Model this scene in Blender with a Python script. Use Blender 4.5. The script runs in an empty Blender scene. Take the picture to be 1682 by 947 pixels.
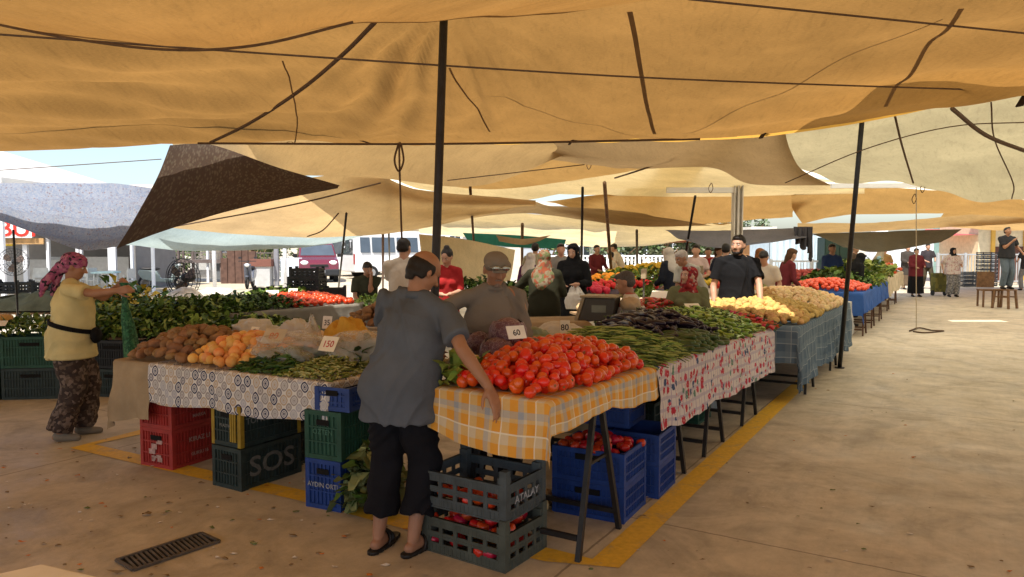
import bpy, math, random
import numpy as np
from mathutils import Vector, Matrix, Euler
random.seed(7); rng = np.random.default_rng(7)
scn = bpy.context.scene
COL = scn.collection
PI = math.pi
R = math.radians

# ---------------- camera, world, sun, exposure ----------------
EYE = 1.62; PITCH = R(3.28); FPX = 26/36*1682
cam_d = bpy.data.cameras.new('camera'); cam = bpy.data.objects.new('camera', cam_d); COL.objects.link(cam)
cam_d.lens = 26; cam_d.sensor_width = 36; cam_d.clip_start = 0.05; cam_d.clip_end = 3000
cam.location = (0, 0, EYE); cam.rotation_euler = (PI/2 - PITCH, 0, 0)
scn.camera = cam
SUN_EL = R(60); SUN_AZ = R(205)          # azimuth clockwise from +Y: the sun stands behind and a little left of the camera
sdir = Vector((math.sin(SUN_AZ)*math.cos(SUN_EL), math.cos(SUN_AZ)*math.cos(SUN_EL), math.sin(SUN_EL)))
world = bpy.data.worlds.new('World'); scn.world = world; world.use_nodes = True
wn = world.node_tree; bg = wn.nodes['Background']
sky = wn.nodes.new('ShaderNodeTexSky'); sky.sky_type = 'NISHITA'; sky.sun_disc = False
sky.sun_elevation = SUN_EL; sky.sun_rotation = SUN_AZ; sky.dust_density = 2.0; sky.air_density = 1.0
wn.links.new(sky.outputs[0], bg.inputs[0]); bg.inputs[1].default_value = 0.15
sun_d = bpy.data.lights.new('sun', 'SUN'); sun_d.energy = 5.0; sun_d.angle = R(0.5); sun_d.color = (1.0, 0.95, 0.87)
sun = bpy.data.objects.new('sun', sun_d); COL.objects.link(sun)
sun.rotation_euler = sdir.to_track_quat('Z', 'Y').to_euler(); sun.location = (0, -5, 30)
vs = scn.view_settings; vs.view_transform = 'Standard'; vs.look = 'None'; vs.gamma = 1; vs.use_curve_mapping = False
vs.exposure = 0.78
scn.cycles.max_bounces = 10; scn.cycles.diffuse_bounces = 5; scn.cycles.transmission_bounces = 6; scn.cycles.transparent_max_bounces = 8
scn.cycles.use_denoising = True
scn.cycles.sample_clamp_indirect = 6

# ---------------- placing ----------------
def ray(px, py):
    a = (px-841)/FPX; b = -(py-473.5)/FPX
    return Vector((a, b*math.sin(PITCH)+math.cos(PITCH), b*math.cos(PITCH)-math.sin(PITCH)))
def G(px, py, z=0.0):
    r = ray(px, py); t = (z-EYE)/r.z
    return Vector((r.x*t, r.y*t, z))
def A(px, py, d):
    r = ray(px, py); t = d/r.y
    return Vector((r.x*t, d, EYE+r.z*t))
ROW0 = G(958, 922); UX = Vector((.519, .855, 0)); VX = Vector((-.855, .519, 0))
UANG = math.atan2(.855, .519)
def RW(u, v, z=0.0):
    p = ROW0 + UX*u + VX*v; p.z = z; return p

# ---------------- objects ----------------
def tag(o, label=None, cat=None, group=None, kind=None):
    if label: o['label'] = label
    if cat: o['category'] = cat
    if group: o['group'] = group
    if kind: o['kind'] = kind
    return o
def empty(name, loc=(0, 0, 0), rz=0.0, label=None, cat=None, group=None):
    o = bpy.data.objects.new(name, None); COL.objects.link(o); o.location = loc; o.rotation_euler = (0, 0, rz)
    o.empty_display_size = .1
    return tag(o, label, cat, group)
def link(o, parent=None):
    COL.objects.link(o)
    if parent: o.parent = parent
    return o
def dup(o, loc=None, rot=None, scale=None, label=None, group=None, parent=None):
    c = o.copy(); COL.objects.link(c)
    if loc is not None: c.location = loc
    if rot is not None: c.rotation_euler = rot
    if scale is not None: c.scale = scale if hasattr(scale, '__len__') else (scale,)*3
    if label: c['label'] = label
    if group: c['group'] = group
    if parent: c.parent = parent
    for ch in o.children:
        dup(ch, parent=c)
    return c
def mesh(name, verts, faces, mats, parent=None, uv=None, smooth=False, midx=None, loc=None):
    me = bpy.data.meshes.new(name)
    me.from_pydata([tuple(v) for v in verts] if not isinstance(verts, np.ndarray) else verts.tolist(), [], faces)
    if not isinstance(mats, (list, tuple)): mats = [mats]
    for m in mats: me.materials.append(m)
    if midx is not None: me.polygons.foreach_set('material_index', np.asarray(midx, dtype=np.int32))
    if smooth: me.polygons.foreach_set('use_smooth', np.ones(len(me.polygons), dtype=bool))
    if uv is not None:
        l = me.uv_layers.new(name='UVMap')
        li = np.empty(len(me.loops), dtype=np.int32); me.loops.foreach_get('vertex_index', li)
        l.data.foreach_set('uv', np.asarray(uv, dtype=np.float32)[li].ravel())
    me.update()
    o = bpy.data.objects.new(name, me)
    if loc is not None: o.location = loc
    return link(o, parent)

class MB:
    def __init__(s): s.v = []; s.f = []; s.m = []
    def add(s, vs_, fs, mi=0):
        b = len(s.v); s.v += [Vector(v) for v in vs_]; s.f += [[i+b for i in f] for f in fs]; s.m += [mi]*len(fs); return s
    def box(s, c, sz, rz=0.0, mi=0, M_=None):
        hx, hy, hz = sz[0]/2, sz[1]/2, sz[2]/2
        vs_ = [Vector((x, y, z)) for x in (-hx, hx) for y in (-hy, hy) for z in (-hz, hz)]
        m = M_ or Matrix.Rotation(rz, 3, 'Z')
        vs_ = [m @ v + Vector(c) for v in vs_]
        return s.add(vs_, [(0, 1, 3, 2), (4, 6, 7, 5), (0, 4, 5, 1), (2, 3, 7, 6), (0, 2, 6, 4), (1, 5, 7, 3)], mi)
    def bar(s, p, q, w, h=None, mi=0):
        p, q = Vector(p), Vector(q); h = h or w; d = (q-p)
        if d.length < 1e-6: return s
        z = d.normalized(); up = Vector((0, 0, 1)) if abs(z.z) < .95 else Vector((0, 1, 0))
        x = z.cross(up).normalized(); y = x.cross(z)
        vs_ = []
        for e in (p, q):
            for a, b in ((-1, -1), (1, -1), (1, 1), (-1, 1)): vs_.append(e + x*a*w/2 + y*b*h/2)
        return s.add(vs_, [(3, 2, 1, 0), (4, 5, 6, 7), (0, 1, 5, 4), (1, 2, 6, 5), (2, 3, 7, 6), (3, 0, 4, 7)], mi)
    def tube(s, pts, r, n=8, mi=0, cap=True):
        pts = [Vector(p) for p in pts]; k = len(pts)
        rs = r if hasattr(r, '__len__') else [r]*k
        b = len(s.v); x0 = None
        for i, p in enumerate(pts):
            d = (pts[min(i+1, k-1)]-pts[max(i-1, 0)]).normalized()
            if x0 is None:
                up = Vector((0, 0, 1)) if abs(d.z) < .9 else Vector((0, 1, 0)); x = d.cross(up).normalized()
            else:
                x = (x0 - d*x0.dot(d)).normalized()
            x0 = x; y = d.cross(x)
            for j in range(n):
                a = 2*PI*j/n; s.v.append(p + (x*math.cos(a)+y*math.sin(a))*rs[i])
        for i in range(k-1):
            for j in range(n):
                j2 = (j+1) % n
                s.f.append([b+i*n+j, b+i*n+j2, b+(i+1)*n+j2, b+(i+1)*n+j]); s.m.append(mi)
        if cap:
            s.f.append([b+j for j in reversed(range(n))]); s.f.append([b+(k-1)*n+j for j in range(n)]); s.m += [mi, mi]
        return s
    def ell(s, c, r, nu=16, nv=10, M_=None, mi=0):
        b = len(s.v); r = r if hasattr(r, '__len__') else (r, r, r); c = Vector(c)
        def put(v):
            v = Vector((v[0]*r[0], v[1]*r[1], v[2]*r[2]))
            s.v.append((M_ @ v if M_ else v)+c)
        put((0, 0, -1))
        for i in range(1, nv):
            t = -PI/2+PI*i/nv
            for j in range(nu):
                a = 2*PI*j/nu; put((math.cos(t)*math.cos(a), math.cos(t)*math.sin(a), math.sin(t)))
        put((0, 0, 1)); e = len(s.v)-1
        for j in range(nu):
            j2 = (j+1) % nu
            s.f.append([b, b+1+j2, b+1+j]); s.m.append(mi)
            for i in range(nv-2):
                o = b+1+i*nu; s.f.append([o+j, o+j2, o+nu+j2, o+nu+j]); s.m.append(mi)
            o = b+1+(nv-2)*nu; s.f.append([o+j, o+j2, e]); s.m.append(mi)
        return s
    def rings(s, rings, n=20, mi=0):
        """rings: (centre, rx, ry[, M]) lofted and closed"""
        b = len(s.v)
        for rg in rings:
            c, rx, ry = Vector(rg[0]), rg[1], rg[2]; m = rg[3] if len(rg) > 3 else None
            for j in range(n):
                a = 2*PI*j/n; v = Vector((math.cos(a)*rx, math.sin(a)*ry, 0)); s.v.append(c+(m @ v if m else v))
        for i in range(len(rings)-1):
            for j in range(n):
                j2 = (j+1) % n; s.f.append([b+i*n+j, b+i*n+j2, b+(i+1)*n+j2, b+(i+1)*n+j]); s.m.append(mi)
        s.f.append([b+j for j in reversed(range(n))]); s.f.append([b+(len(rings)-1)*n+j for j in range(n)]); s.m += [mi, mi]
        return s
    def prism(s, prof, y0, y1, mi=0, f=None):
        """prof: (x,z) outline extruded along y"""
        f = f or (lambda x, y, z: (x, y, z)); n = len(prof)
        vs_ = [f(x, y0, z) for x, z in prof]+[f(x, y1, z) for x, z in prof]
        fs = [list(range(n)), [n+i for i in reversed(range(n))]]+[[i, n+i, n+(i+1) % n, (i+1) % n] for i in range(n)]
        return s.add(vs_, fs, mi)
    def build(s, name, mats, parent=None, smooth=False, loc=None, rz=None, bevel=0):
        o = mesh(name, s.v, s.f, mats, parent, smooth=smooth, midx=s.m, loc=loc)
        if rz is not None: o.rotation_euler = (0, 0, rz)
        if bevel:
            b = o.modifiers.new('bevel', 'BEVEL'); b.width = bevel; b.segments = 2; b.limit_method = 'ANGLE'
        return o

# ---------------- noise in numpy ----------------
_lat = rng.random((256, 256))
def vn(x, y, seed=0):
    x = np.asarray(x, float)+seed*17.3; y = np.asarray(y, float)+seed*9.1
    xi = np.floor(x).astype(int); yi = np.floor(y).astype(int); fx = x-xi; fy = y-yi
    fx = fx*fx*(3-2*fx); fy = fy*fy*(3-2*fy)
    g = lambda i, j: _lat[i % 256, j % 256]
    return (g(xi, yi)*(1-fx)*(1-fy)+g(xi+1, yi)*fx*(1-fy)+g(xi, yi+1)*(1-fx)*fy+g(xi+1, yi+1)*fx*fy)*2-1
def fbm(x, y, seed=0, oct=3):
    return sum(vn(np.asarray(x)*2**k, np.asarray(y)*2**k, seed+k)*.5**k for k in range(oct))

# ---------------- materials ----------------
class NB:
    def __init__(s, name):
        s.m = bpy.data.materials.new(name); s.m.use_nodes = True; s.t = s.m.node_tree
        s.b = s.t.nodes['Principled BSDF']; s.out = s.t.nodes['Material Output']
    def n(s, typ, ins=None, **kw):
        nd = s.t.nodes.new(typ)
        for k, v in kw.items(): setattr(nd, k, v)
        for k, v in (ins or {}).items(): s.set(nd.inputs[k], v)
        return nd
    def set(s, sock, v):
        if isinstance(v, bpy.types.NodeSocket): s.t.links.new(v, sock)
        elif hasattr(v, '__len__') and sock.type == 'RGBA' and len(v) == 3: sock.default_value = (*v, 1)
        else: sock.default_value = v
    def mt(s, op, a, b=0.0, c=None):
        nd = s.n('ShaderNodeMath', operation=op); s.set(nd.inputs[0], a); s.set(nd.inputs[1], b)
        if c is not None: s.set(nd.inputs[2], c)
        return nd.outputs[0]
    def mix(s, f, a, b, bt='MIX'):
        nd = s.n('ShaderNodeMix', data_type='RGBA', blend_type=bt); s.set(nd.inputs[0], f); s.set(nd.inputs[6], a); s.set(nd.inputs[7], b)
        return nd.outputs[2]
    def ramp(s, f, pts, interp='LINEAR'):
        nd = s.n('ShaderNodeValToRGB'); cr = nd.color_ramp; cr.interpolation = interp
        while len(cr.elements) < len(pts): cr.elements.new(0.5)
        for e, (p, c) in zip(cr.elements, pts): e.position = p; e.color = (*c, 1) if hasattr(c, '__len__') else (c, c, c, 1)
        s.set(nd.inputs[0], f); return nd.outputs[0]
    def noise(s, scale, vec=None, detail=4, rough=.55, dist=0.0):
        nd = s.n('ShaderNodeTexNoise', {'Scale': scale, 'Detail': detail, 'Roughness': rough, 'Distortion': dist})
        if vec is not None: s.set(nd.inputs['Vector'], vec)
        return nd.outputs['Fac']
    def vor(s, scale, vec=None, out='Distance', rnd=1.0, feature='F1'):
        nd = s.n('ShaderNodeTexVoronoi', {'Scale': scale, 'Randomness': rnd}, feature=feature)
        if vec is not None: s.set(nd.inputs['Vector'], vec)
        return nd.outputs[out]
    def co(s, which='Object'): return s.n('ShaderNodeTexCoord').outputs[which]
    def xyz(s, vec):
        nd = s.n('ShaderNodeSeparateXYZ'); s.set(nd.inputs[0], vec); return nd.outputs
    def vec(s, x, y, z=0.0):
        nd = s.n('ShaderNodeCombineXYZ'); s.set(nd.inputs[0], x); s.set(nd.inputs[1], y); s.set(nd.inputs[2], z); return nd.outputs[0]
    def bump(s, h, strength=.3, dist=.01):
        nd = s.n('ShaderNodeBump', {'Strength': strength, 'Distance': dist, 'Height': h}); return nd.outputs[0]
MATS = {}
def mat(name, c, rough=.65, var=.12, scale=6, c2=None, bump=0.0, bscale=60, metal=0.0, spec=.3, trans=0.0, coat=0.0, alpha=1.0, rnd=0.0, bdist=.004, emit=0.0, coord='Object', sub=0.0):
    if name in MATS: return MATS[name]
    b = NB(name); P = b.b
    c2 = c2 or tuple(min(1, x*(1+var)) for x in c); c1 = tuple(x*(1-var) for x in c) if not (c2 and var == 0) else c
    f = b.noise(scale, b.co(coord), 5)
    f = b.ramp(f, [(.3, 0.0), (.7, 1.0)])
    colr = b.mix(f, c1, c2)
    if rnd:
        oi = b.n('ShaderNodeObjectInfo').outputs['Random']
        hs = b.n('ShaderNodeHueSaturation', {'Hue': b.mt('ADD', .5, b.mt('MULTIPLY', b.mt('SUBTRACT', oi, .5), rnd*.12)),
                                            'Value': b.mt('ADD', 1-rnd*.5, b.mt('MULTIPLY', b.mt('FRACT', b.mt('MULTIPLY', oi, 7.31)), rnd)), 'Color': colr})
        colr = hs.outputs[0]
    b.set(P.inputs['Base Color'], colr); b.set(P.inputs['Roughness'], rough); b.set(P.inputs['Metallic'], metal)
    b.set(P.inputs['Specular IOR Level'], spec); b.set(P.inputs['Coat Weight'], coat)
    if sub: b.set(P.inputs['Subsurface Weight'], sub); b.set(P.inputs['Subsurface Radius'], (.012, .005, .003)); b.set(P.inputs['Subsurface Scale'], 1.0)
    if bump: b.set(P.inputs['Normal'], b.bump(b.noise(bscale, b.co(coord), 4), bump, bdist))
    if emit: b.set(P.inputs['Emission Color'], c); b.set(P.inputs['Emission Strength'], emit)
    if trans or alpha < 1:
        tr = b.n('ShaderNodeBsdfTranslucent', {'Color': colr}) if trans else None
        last = P.outputs[0]
        if trans:
            mx = b.n('ShaderNodeMixShader', {0: trans}); b.t.links.new(last, mx.inputs[1]); b.t.links.new(tr.outputs[0], mx.inputs[2]); last = mx.outputs[0]
        if alpha < 1:
            tp = b.n('ShaderNodeBsdfTransparent'); mx = b.n('ShaderNodeMixShader', {0: alpha})
            b.t.links.new(tp.outputs[0], mx.inputs[1]); b.t.links.new(last, mx.inputs[2]); last = mx.outputs[0]
        b.t.links.new(last, b.out.inputs[0])
    MATS[name] = b.m; return b.m
def uvm(name, fn, rough=.85, trans=0.0, bump=.25, bscale=500):
    """cloth with a printed or woven pattern: fn(b, u, v, uvvec) -> colour socket, uv in metres"""
    b = NB(name); uv = b.co('UV'); x = b.xyz(uv)
    colr = fn(b, x[0], x[1], uv)
    dirt = b.ramp(b.noise(3.0, uv, 6, .65), [(.25, .72), (.65, 1.0)])
    colr = b.mix(.6, colr, dirt, 'MULTIPLY')
    b.set(b.b.inputs['Base Color'], colr); b.set(b.b.inputs['Roughness'], rough); b.set(b.b.inputs['Specular IOR Level'], .15)
    h = b.mt('ADD', b.noise(14, uv, 5, .6), b.mt('MULTIPLY', b.noise(bscale, uv, 2), .12))
    b.set(b.b.inputs['Normal'], b.bump(h, bump, .02))
    if trans:
        tr = b.n('ShaderNodeBsdfTranslucent', {'Color': colr}); mx = b.n('ShaderNodeMixShader', {0: trans})
        b.t.links.new(b.b.outputs[0], mx.inputs[1]); b.t.links.new(tr.outputs[0], mx.inputs[2]); b.t.links.new(mx.outputs[0], b.out.inputs[0])
    MATS[name] = b.m; return b.m
def tarpmat(name, c, spot=.35, trans=.62, wr=.6):
    def fn(b, u, v, uv):
        big = b.ramp(b.noise(.7, uv, 5, .6), [(.3, tuple(x*.82 for x in c)), (.7, tuple(min(1, x*1.1) for x in c))])
        mp = b.n('ShaderNodeMapping', {'Vector': uv, 'Scale': (1.0, 5.0, 1.0), 'Rotation': (0, 0, .25)}).outputs[0]
        st = b.ramp(b.noise(4.5, mp, 6, .7, .6), [(.22, 1-spot*.62), (.48, 1.0)])
        sp = b.ramp(b.noise(48, uv, 4, .65), [(.26, 1-spot*1.2), (.34, 1.0)])
        weave = b.ramp(b.noise(140, b.n('ShaderNodeMapping', {'Vector': uv, 'Scale': (1, .25, 1)}).outputs[0], 2), [(.35, .90), (.65, 1.04)])
        return b.mix(1.0, b.mix(1.0, b.mix(1.0, big, st, 'MULTIPLY'), sp, 'MULTIPLY'), weave, 'MULTIPLY')
    return uvm(name, fn, .8, trans, wr, 300)
def pleat(b, x, period, width):    # 1 inside a stripe
    f = b.mt('FRACT', b.mt('DIVIDE', x, period))
    return b.mt('LESS_THAN', f, width)
# ---------------- shared materials ----------------
skin = mat('skin_tan', (.33, .165, .095), .5, .12, 9, spec=.35, bump=.15, bscale=140, sub=.08)
skin_l = mat('skin_light', (.42, .235, .155), .5, .1, 9, spec=.35, sub=.08)
black_metal = mat('black_painted_steel', (.02, .018, .017), .45, .3, 20, bump=.1)
rust_metal = mat('rusty_steel', (.10, .05, .028), .7, .4, 14, bump=.3, bscale=90)
wood_pole = mat('weathered_wood', (.17, .10, .055), .8, .3, 12, bump=.4)
white_paint = mat('white_paint', (.72, .73, .74), .5, .06, 3)
rope_m = mat('rope_brown', (.10, .06, .035), .9, .2, 40)
rope_l = mat('rope_pale', (.5, .42, .3), .9, .2, 40)
ply = mat('plywood_board', (.30, .19, .10), .7, .2, 10)
card_m = mat('price_card', (.78, .70, .55), .8, .08, 9)
ink_r = mat('red_marker', (.45, .04, .03), .7); ink_k = mat('black_marker', (.03, .025, .03), .7)
white_ink = mat('white_print', (.30, .31, .33), .8, .5, 40)
hair_k = mat('black_hair', (.012, .009, .008), .55, .3, 90, bump=.6, bscale=300)
hair_g = mat('greying_hair', (.07, .06, .055), .6, .4, 90, bump=.6, bscale=300)
hair_w = mat('grey_hair', (.35, .31, .28), .6, .2, 90)
eye_w = mat('eye', (.55, .5, .46), .2, .05); eye_d = mat('iris', (.02, .012, .008), .1, 0)

# ---------------- ground, markings ----------------
def ground_mat():
    b = NB('worn_concrete'); p = b.n('ShaderNodeNewGeometry').outputs['Position']
    rot = b.n('ShaderNodeMapping', {'Vector': p, 'Rotation': (0, 0, -UANG)}).outputs[0]; x = b.xyz(rot)
    base = b.ramp(b.noise(.35, p, 6, .6, .4), [(.3, (.50, .425, .305)), (.7, (.62, .53, .39))])
    fine = b.ramp(b.noise(5, p, 7, .7), [(.28, .72), (.68, 1.05)])
    c = b.mix(1, base, fine, 'MULTIPLY')
    stain = b.ramp(b.noise(1.3, p, 6, .7, 1.2), [(.34, .62), (.54, 1.0)])
    c = b.mix(.75, c, stain, 'MULTIPLY')
    scuff = b.n('ShaderNodeMapping', {'Vector': rot, 'Scale': (.6, 7, 1)}).outputs[0]
    c = b.mix(.5, c, b.ramp(b.noise(1.6, scuff, 6, .75), [(.33, .82), (.52, 1.0)]), 'MULTIPLY')
    spots = b.ramp(b.noise(22, p, 3, .6), [(.24, .35), (.31, 1.0)]); c = b.mix(.8, c, spots, 'MULTIPLY')
    # expansion joints
    wob = b.mt('MULTIPLY', b.mt('SUBTRACT', b.noise(9, p, 3), .5), .018)
    def joint(s, per, off):
        f = b.mt('FRACT', b.mt('ADD', b.mt('DIVIDE', b.mt('ADD', s, wob), per), off)); return b.mt('LESS_THAN', b.mt('ABSOLUTE', b.mt('SUBTRACT', f, .5)), (.007)/per)
    j = b.mt('MAXIMUM', joint(x[0], 4.1, .505), joint(x[1], 4.1, .096))
    # hairline cracks
    cr = b.vor(.55, b.n('ShaderNodeMixRGB', {0: .12, 1: p, 2: b.n('ShaderNodeTexNoise', {'Scale': 2.0, 'Detail': 5.0}).outputs['Color']}).outputs[0], 'Distance', 1, 'DISTANCE_TO_EDGE')
    j2 = j
    c = b.mix(b.mt('MULTIPLY', j2, .6), c, (.11, .085, .06))
    b.set(b.b.inputs['Base Color'], c); b.set(b.b.inputs['Roughness'], b.ramp(b.noise(2, p, 5), [(.3, .45), (.7, .8)])); b.set(b.b.inputs['Specular IOR Level'], .35)
    h = b.mt('SUBTRACT', b.noise(9, p, 8, .7), j2); b.set(b.b.inputs['Normal'], b.bump(h, .35, .01))
    return b.m
gm = ground_mat()
g = mesh('ground', [(-400, -30, 0), (400, -30, 0), (400, 900, 0), (-400, 900, 0)], [(0, 1, 2, 3)], gm); tag(g, kind='structure')
def yellow_mat():
    b = NB('worn_yellow_paint'); p = b.n('ShaderNodeNewGeometry').outputs['Position']
    wear = b.ramp(b.noise(7, p, 8, .75), [(.30, 1.0), (.48, 0.0)])
    wear2 = b.ramp(b.noise(1.2, p, 4, .6), [(.3, .8), (.55, .12)])
    f = b.mt('MAXIMUM', b.mt('MULTIPLY', wear, .8), b.mt('MULTIPLY', wear2, wear))
    c = b.mix(f, b.ramp(b.noise(30, p, 4), [(.3, (.62, .36, .02)), (.7, (.78, .47, .035))]), (.34, .25, .15))
    b.set(b.b.inputs['Base Color'], c); b.set(b.b.inputs['Roughness'], .6); return b.m
ym = yellow_mat()
def strip(pts, w, z=.004):
    v = []; f = []
    for i, p in enumerate(pts):
        d = (pts[min(i+1, len(pts)-1)]-pts[max(i-1, 0)]).normalized(); n = Vector((-d.y, d.x, 0))
        m_ = w/2
        if 0 < i < len(pts)-1:
            d1 = (pts[i]-pts[i-1]).normalized(); n1 = Vector((-d1.y, d1.x, 0)); m_ = w/2/max(.4, n.dot(n1))
        a = p+n*m_; c = p-n*m_; v += [(a.x, a.y, z), (c.x, c.y, z)]
        if i: k = 2*i; f.append((k-2, k-1, k+1, k))
    return v, f
v, f = strip([G(1320, 625), G(1140, 790), G(995, 926), G(905, 913), G(740, 878), G(500, 815), G(330, 778), G(135, 733), G(240, 708)], .16)
tag(mesh('road_marking', v, f, ym), kind='structure')

# drain grating set in the floor
gr = empty('drain_grating', G(273, 907), 0, 'long steel drain grating with diagonal slots set in the concrete floor', 'drain grating')
p0, p1 = G(205, 930), G(345, 884); ax = (p1-p0).normalized(); L = (p1-p0).length; gr.rotation_euler = (0, 0, math.atan2(ax.y, ax.x)); gr.location = (p0+p1)/2
steel = mat('dull_steel', (.13, .115, .10), .5, .35, 15, metal=.6, bump=.2); dk = mat('dark_void', (.008, .008, .008), 1, 0)
m = MB(); wd = .19
m.box((0, wd/2, .008), (L, .018, .012)); m.box((0, -wd/2, .008), (L, .018, .012)); m.box((-L/2, 0, .0095), (.018, wd, .009)); m.box((L/2, 0, .0095), (.018, wd, .009))
m.build('frame', steel, gr)
m = MB(); n = 17
for i in range(n):
    x = -L/2+.03+(L-.06)*i/(n-1); m.bar((x-.012, -wd/2+.012, .007), (x+.012, wd/2-.012, .007), .013, .008)
m.build('slats', steel, gr)
m = MB(); m.box((0, 0, .0025), (L-.02, wd-.02, .003)); m.build('gutter', dk, gr)

# litter
m = MB(); lm = [mat('dry_leaf', (.20, .13, .06), .8), mat('green_scrap', (.12, .14, .04), .7), mat('orange_scrap', (.5, .16, .03), .7), mat('pale_scrap', (.55, .48, .38), .8)]
for i in range(270):
    if i < 190: px = random.uniform(-60, 720); py = random.uniform(700, 947)
    else: px = random.uniform(900, 1700); py = random.uniform(560, 947)
    p = G(px, py); s = random.uniform(.008, .026)*(1.0 if random.random() < .93 else 1.7); a = random.random()*6.3; q = []
    k = random.choice((4, 5, 6))
    for j in range(k):
        t = a+2*PI*j/k; rr = s*random.uniform(.45, 1.0)*(1 if j % 2 else .7); q.append(p+Vector((math.cos(t)*rr*1.5, math.sin(t)*rr*.8, random.uniform(.003, .003+s*.5))))
    q.append(p+Vector((0, 0, .006+s*.3)))
    m.add(q, [(j, (j+1) % k, k) for j in range(k)], random.choice((0, 0, 0, 1, 2, 3, 3)))
tag(m.build('litter', lm), 'small dry leaves and vegetable scraps scattered over the floor', 'litter', kind='stuff')

# ---------------- canopies ----------------
def cr_interp(C, nu, nv):
    C = np.array(C, float)
    def axis(C, n):
        k = C.shape[0]; t = np.linspace(0, k-1, n); i = np.clip(np.floor(t).astype(int), 0, k-2); f = (t-i).reshape(-1, *([1]*(C.ndim-1)))
        g_ = lambda j: C[np.clip(j, 0, k-1)]
        p0, p1, p2, p3 = g_(i-1), g_(i), g_(i+1), g_(i+2)
        p0 = np.where((i == 0).reshape(f.shape), 2*p1-p2, p0); p3 = np.where((i == k-2).reshape(f.shape), 2*p2-p1, p3)
        return .5*((2*p1)+(-p0+p2)*f+(2*p0-5*p1+4*p2-p3)*f**2+(-p0+3*p1-3*p2+p3)*f**3)
    C = axis(C, nu); C = np.swapaxes(axis(np.swapaxes(C, 0, 1), nv), 0, 1); return C
SURF = {}
def tarp(label, rows, m_, res=(50, 70), wr=.03, seed=1, cat='tarp', name='canopy_tarp', group=None, folds=None):
    """rows of (px, py, depth) or Vectors; a smooth cloth through them"""
    C = [[(q if isinstance(q, Vector) else A(*q)) for q in r] for r in rows]
    S = cr_interp([[tuple(q) for q in r] for r in C], *res)
    nu, nv = res
    du = np.r_[np.zeros((1, nv)), np.linalg.norm(np.diff(S, axis=0), axis=2)].cumsum(0); dv = np.c_[np.zeros((nu, 1)), np.linalg.norm(np.diff(S, axis=1), axis=2)].cumsum(1)
    U = np.repeat(du.mean(1)[:, None], nv, 1); V = np.repeat(dv.mean(0)[None], nu, 0)
    w = fbm(U*.5, V*1.4, seed, 3)*wr + fbm(U*2.2+V*.8, V*3.1, seed+5, 2)*wr*.28
    edge = np.minimum(1, np.minimum(np.arange(nu), np.arange(nu)[::-1])/(nu*.12))[:, None]*.7+.3
    tu = np.gradient(S, axis=0); tv = np.gradient(S, axis=1); nn = np.cross(tu, tv); nn /= np.linalg.norm(nn, axis=2, keepdims=True)+1e-9
    S = S+nn*(w*edge)[..., None]
    if folds: S = folds(S, U, V)
    idx = np.arange(nu*nv).reshape(nu, nv)
    F_ = np.stack([idx[:-1, :-1], idx[1:, :-1], idx[1:, 1:], idx[:-1, 1:]], -1).reshape(-1, 4).tolist()
    o = mesh(name, S.reshape(-1, 3), F_, m_, uv=np.stack([U, V], -1).reshape(-1, 2), smooth=True)
    tag(o, label, cat, group); SURF[o.name] = S
    return o
def line_on(S, a, b, n=24, lift=-.03):
    """points of a surface grid between two (s,t) parameters"""
    pts = []
    for k in range(n+1):
        f_ = k/n; s = a[0]+(b[0]-a[0])*f_; t = a[1]+(b[1]-a[1])*f_
        i = s*(S.shape[0]-1); j = t*(S.shape[1]-1); i0 = min(int(i), S.shape[0]-2); j0 = min(int(j), S.shape[1]-2); fi, fj = i-i0, j-j0
        p = S[i0, j0]*(1-fi)*(1-fj)+S[i0+1, j0]*fi*(1-fj)+S[i0, j0+1]*(1-fi)*fj+S[i0+1, j0+1]*fi*fj
        pts.append(Vector(p)+Vector((0, 0, lift)))
    return pts
def rope(label, pts, r=.008, m_=None, sag=0.0, name='rope', n=14, group=None):
    P = [(q if isinstance(q, Vector) else A(*q)) for q in pts]
    if len(P) == 2:
        P = [P[0].lerp(P[1], k/n)-Vector((0, 0, sag*4*(k/n)*(1-k/n))) for k in range(n+1)]
    else:
        P = [Vector(q) for q in cr_interp([[tuple(q)]*2 for q in P], (len(P)-1)*6+1, 2)[:, 0]]
    mb = MB().tube(P, r, 6); o = mb.build(name, m_ or rope_m, smooth=True); tag(o, label, 'rope', group); return o
def seam(surf_obj, a, b, w=.03, name='tarp_strip', bend=0.0):
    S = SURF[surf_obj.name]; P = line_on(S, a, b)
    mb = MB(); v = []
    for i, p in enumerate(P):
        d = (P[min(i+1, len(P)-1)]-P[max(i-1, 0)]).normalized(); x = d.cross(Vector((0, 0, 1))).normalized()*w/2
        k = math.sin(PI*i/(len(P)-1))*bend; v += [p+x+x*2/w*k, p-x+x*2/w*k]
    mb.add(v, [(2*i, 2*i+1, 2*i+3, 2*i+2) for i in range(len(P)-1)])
    mb.build(name, mat('brown_strip', (.24, .14, .055), .9), surf_obj)

tan = tarpmat('canopy_tan_canvas', (.272, .140, .038), .36)
tan2 = tarpmat('canopy_ochre_canvas', (.50, .31, .12), .3)
beige = tarpmat('canopy_beige_canvas', (.50, .345, .17), .3, .62)
cream = tarpmat('canopy_cream_canvas', (.68, .55, .325), .3, .66)
brown = tarpmat('canopy_shaded_brown_canvas', (.34, .235, .125), .3, .55)  # darker brown has the shade of a doubled tarp put into the colour
white_t = tarpmat('canopy_white_plastic', (.85, .86, .86), .1, .4)
paleblue = tarpmat('canopy_pale_blue_plastic', (.34, .42, .42), .15, .5)
greyblue = tarpmat('awning_grey_blue', (.16, .16, .19), .2, .3)
olive = tarpmat('awning_olive', (.10, .085, .055), .2, .25)
green_net = tarpmat('green_shade_net', (.03, .16, .12), .2, .5)
hemm = tarpmat('canopy_orange_hem', (.58, .32, .06), .2, .66)

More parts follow.
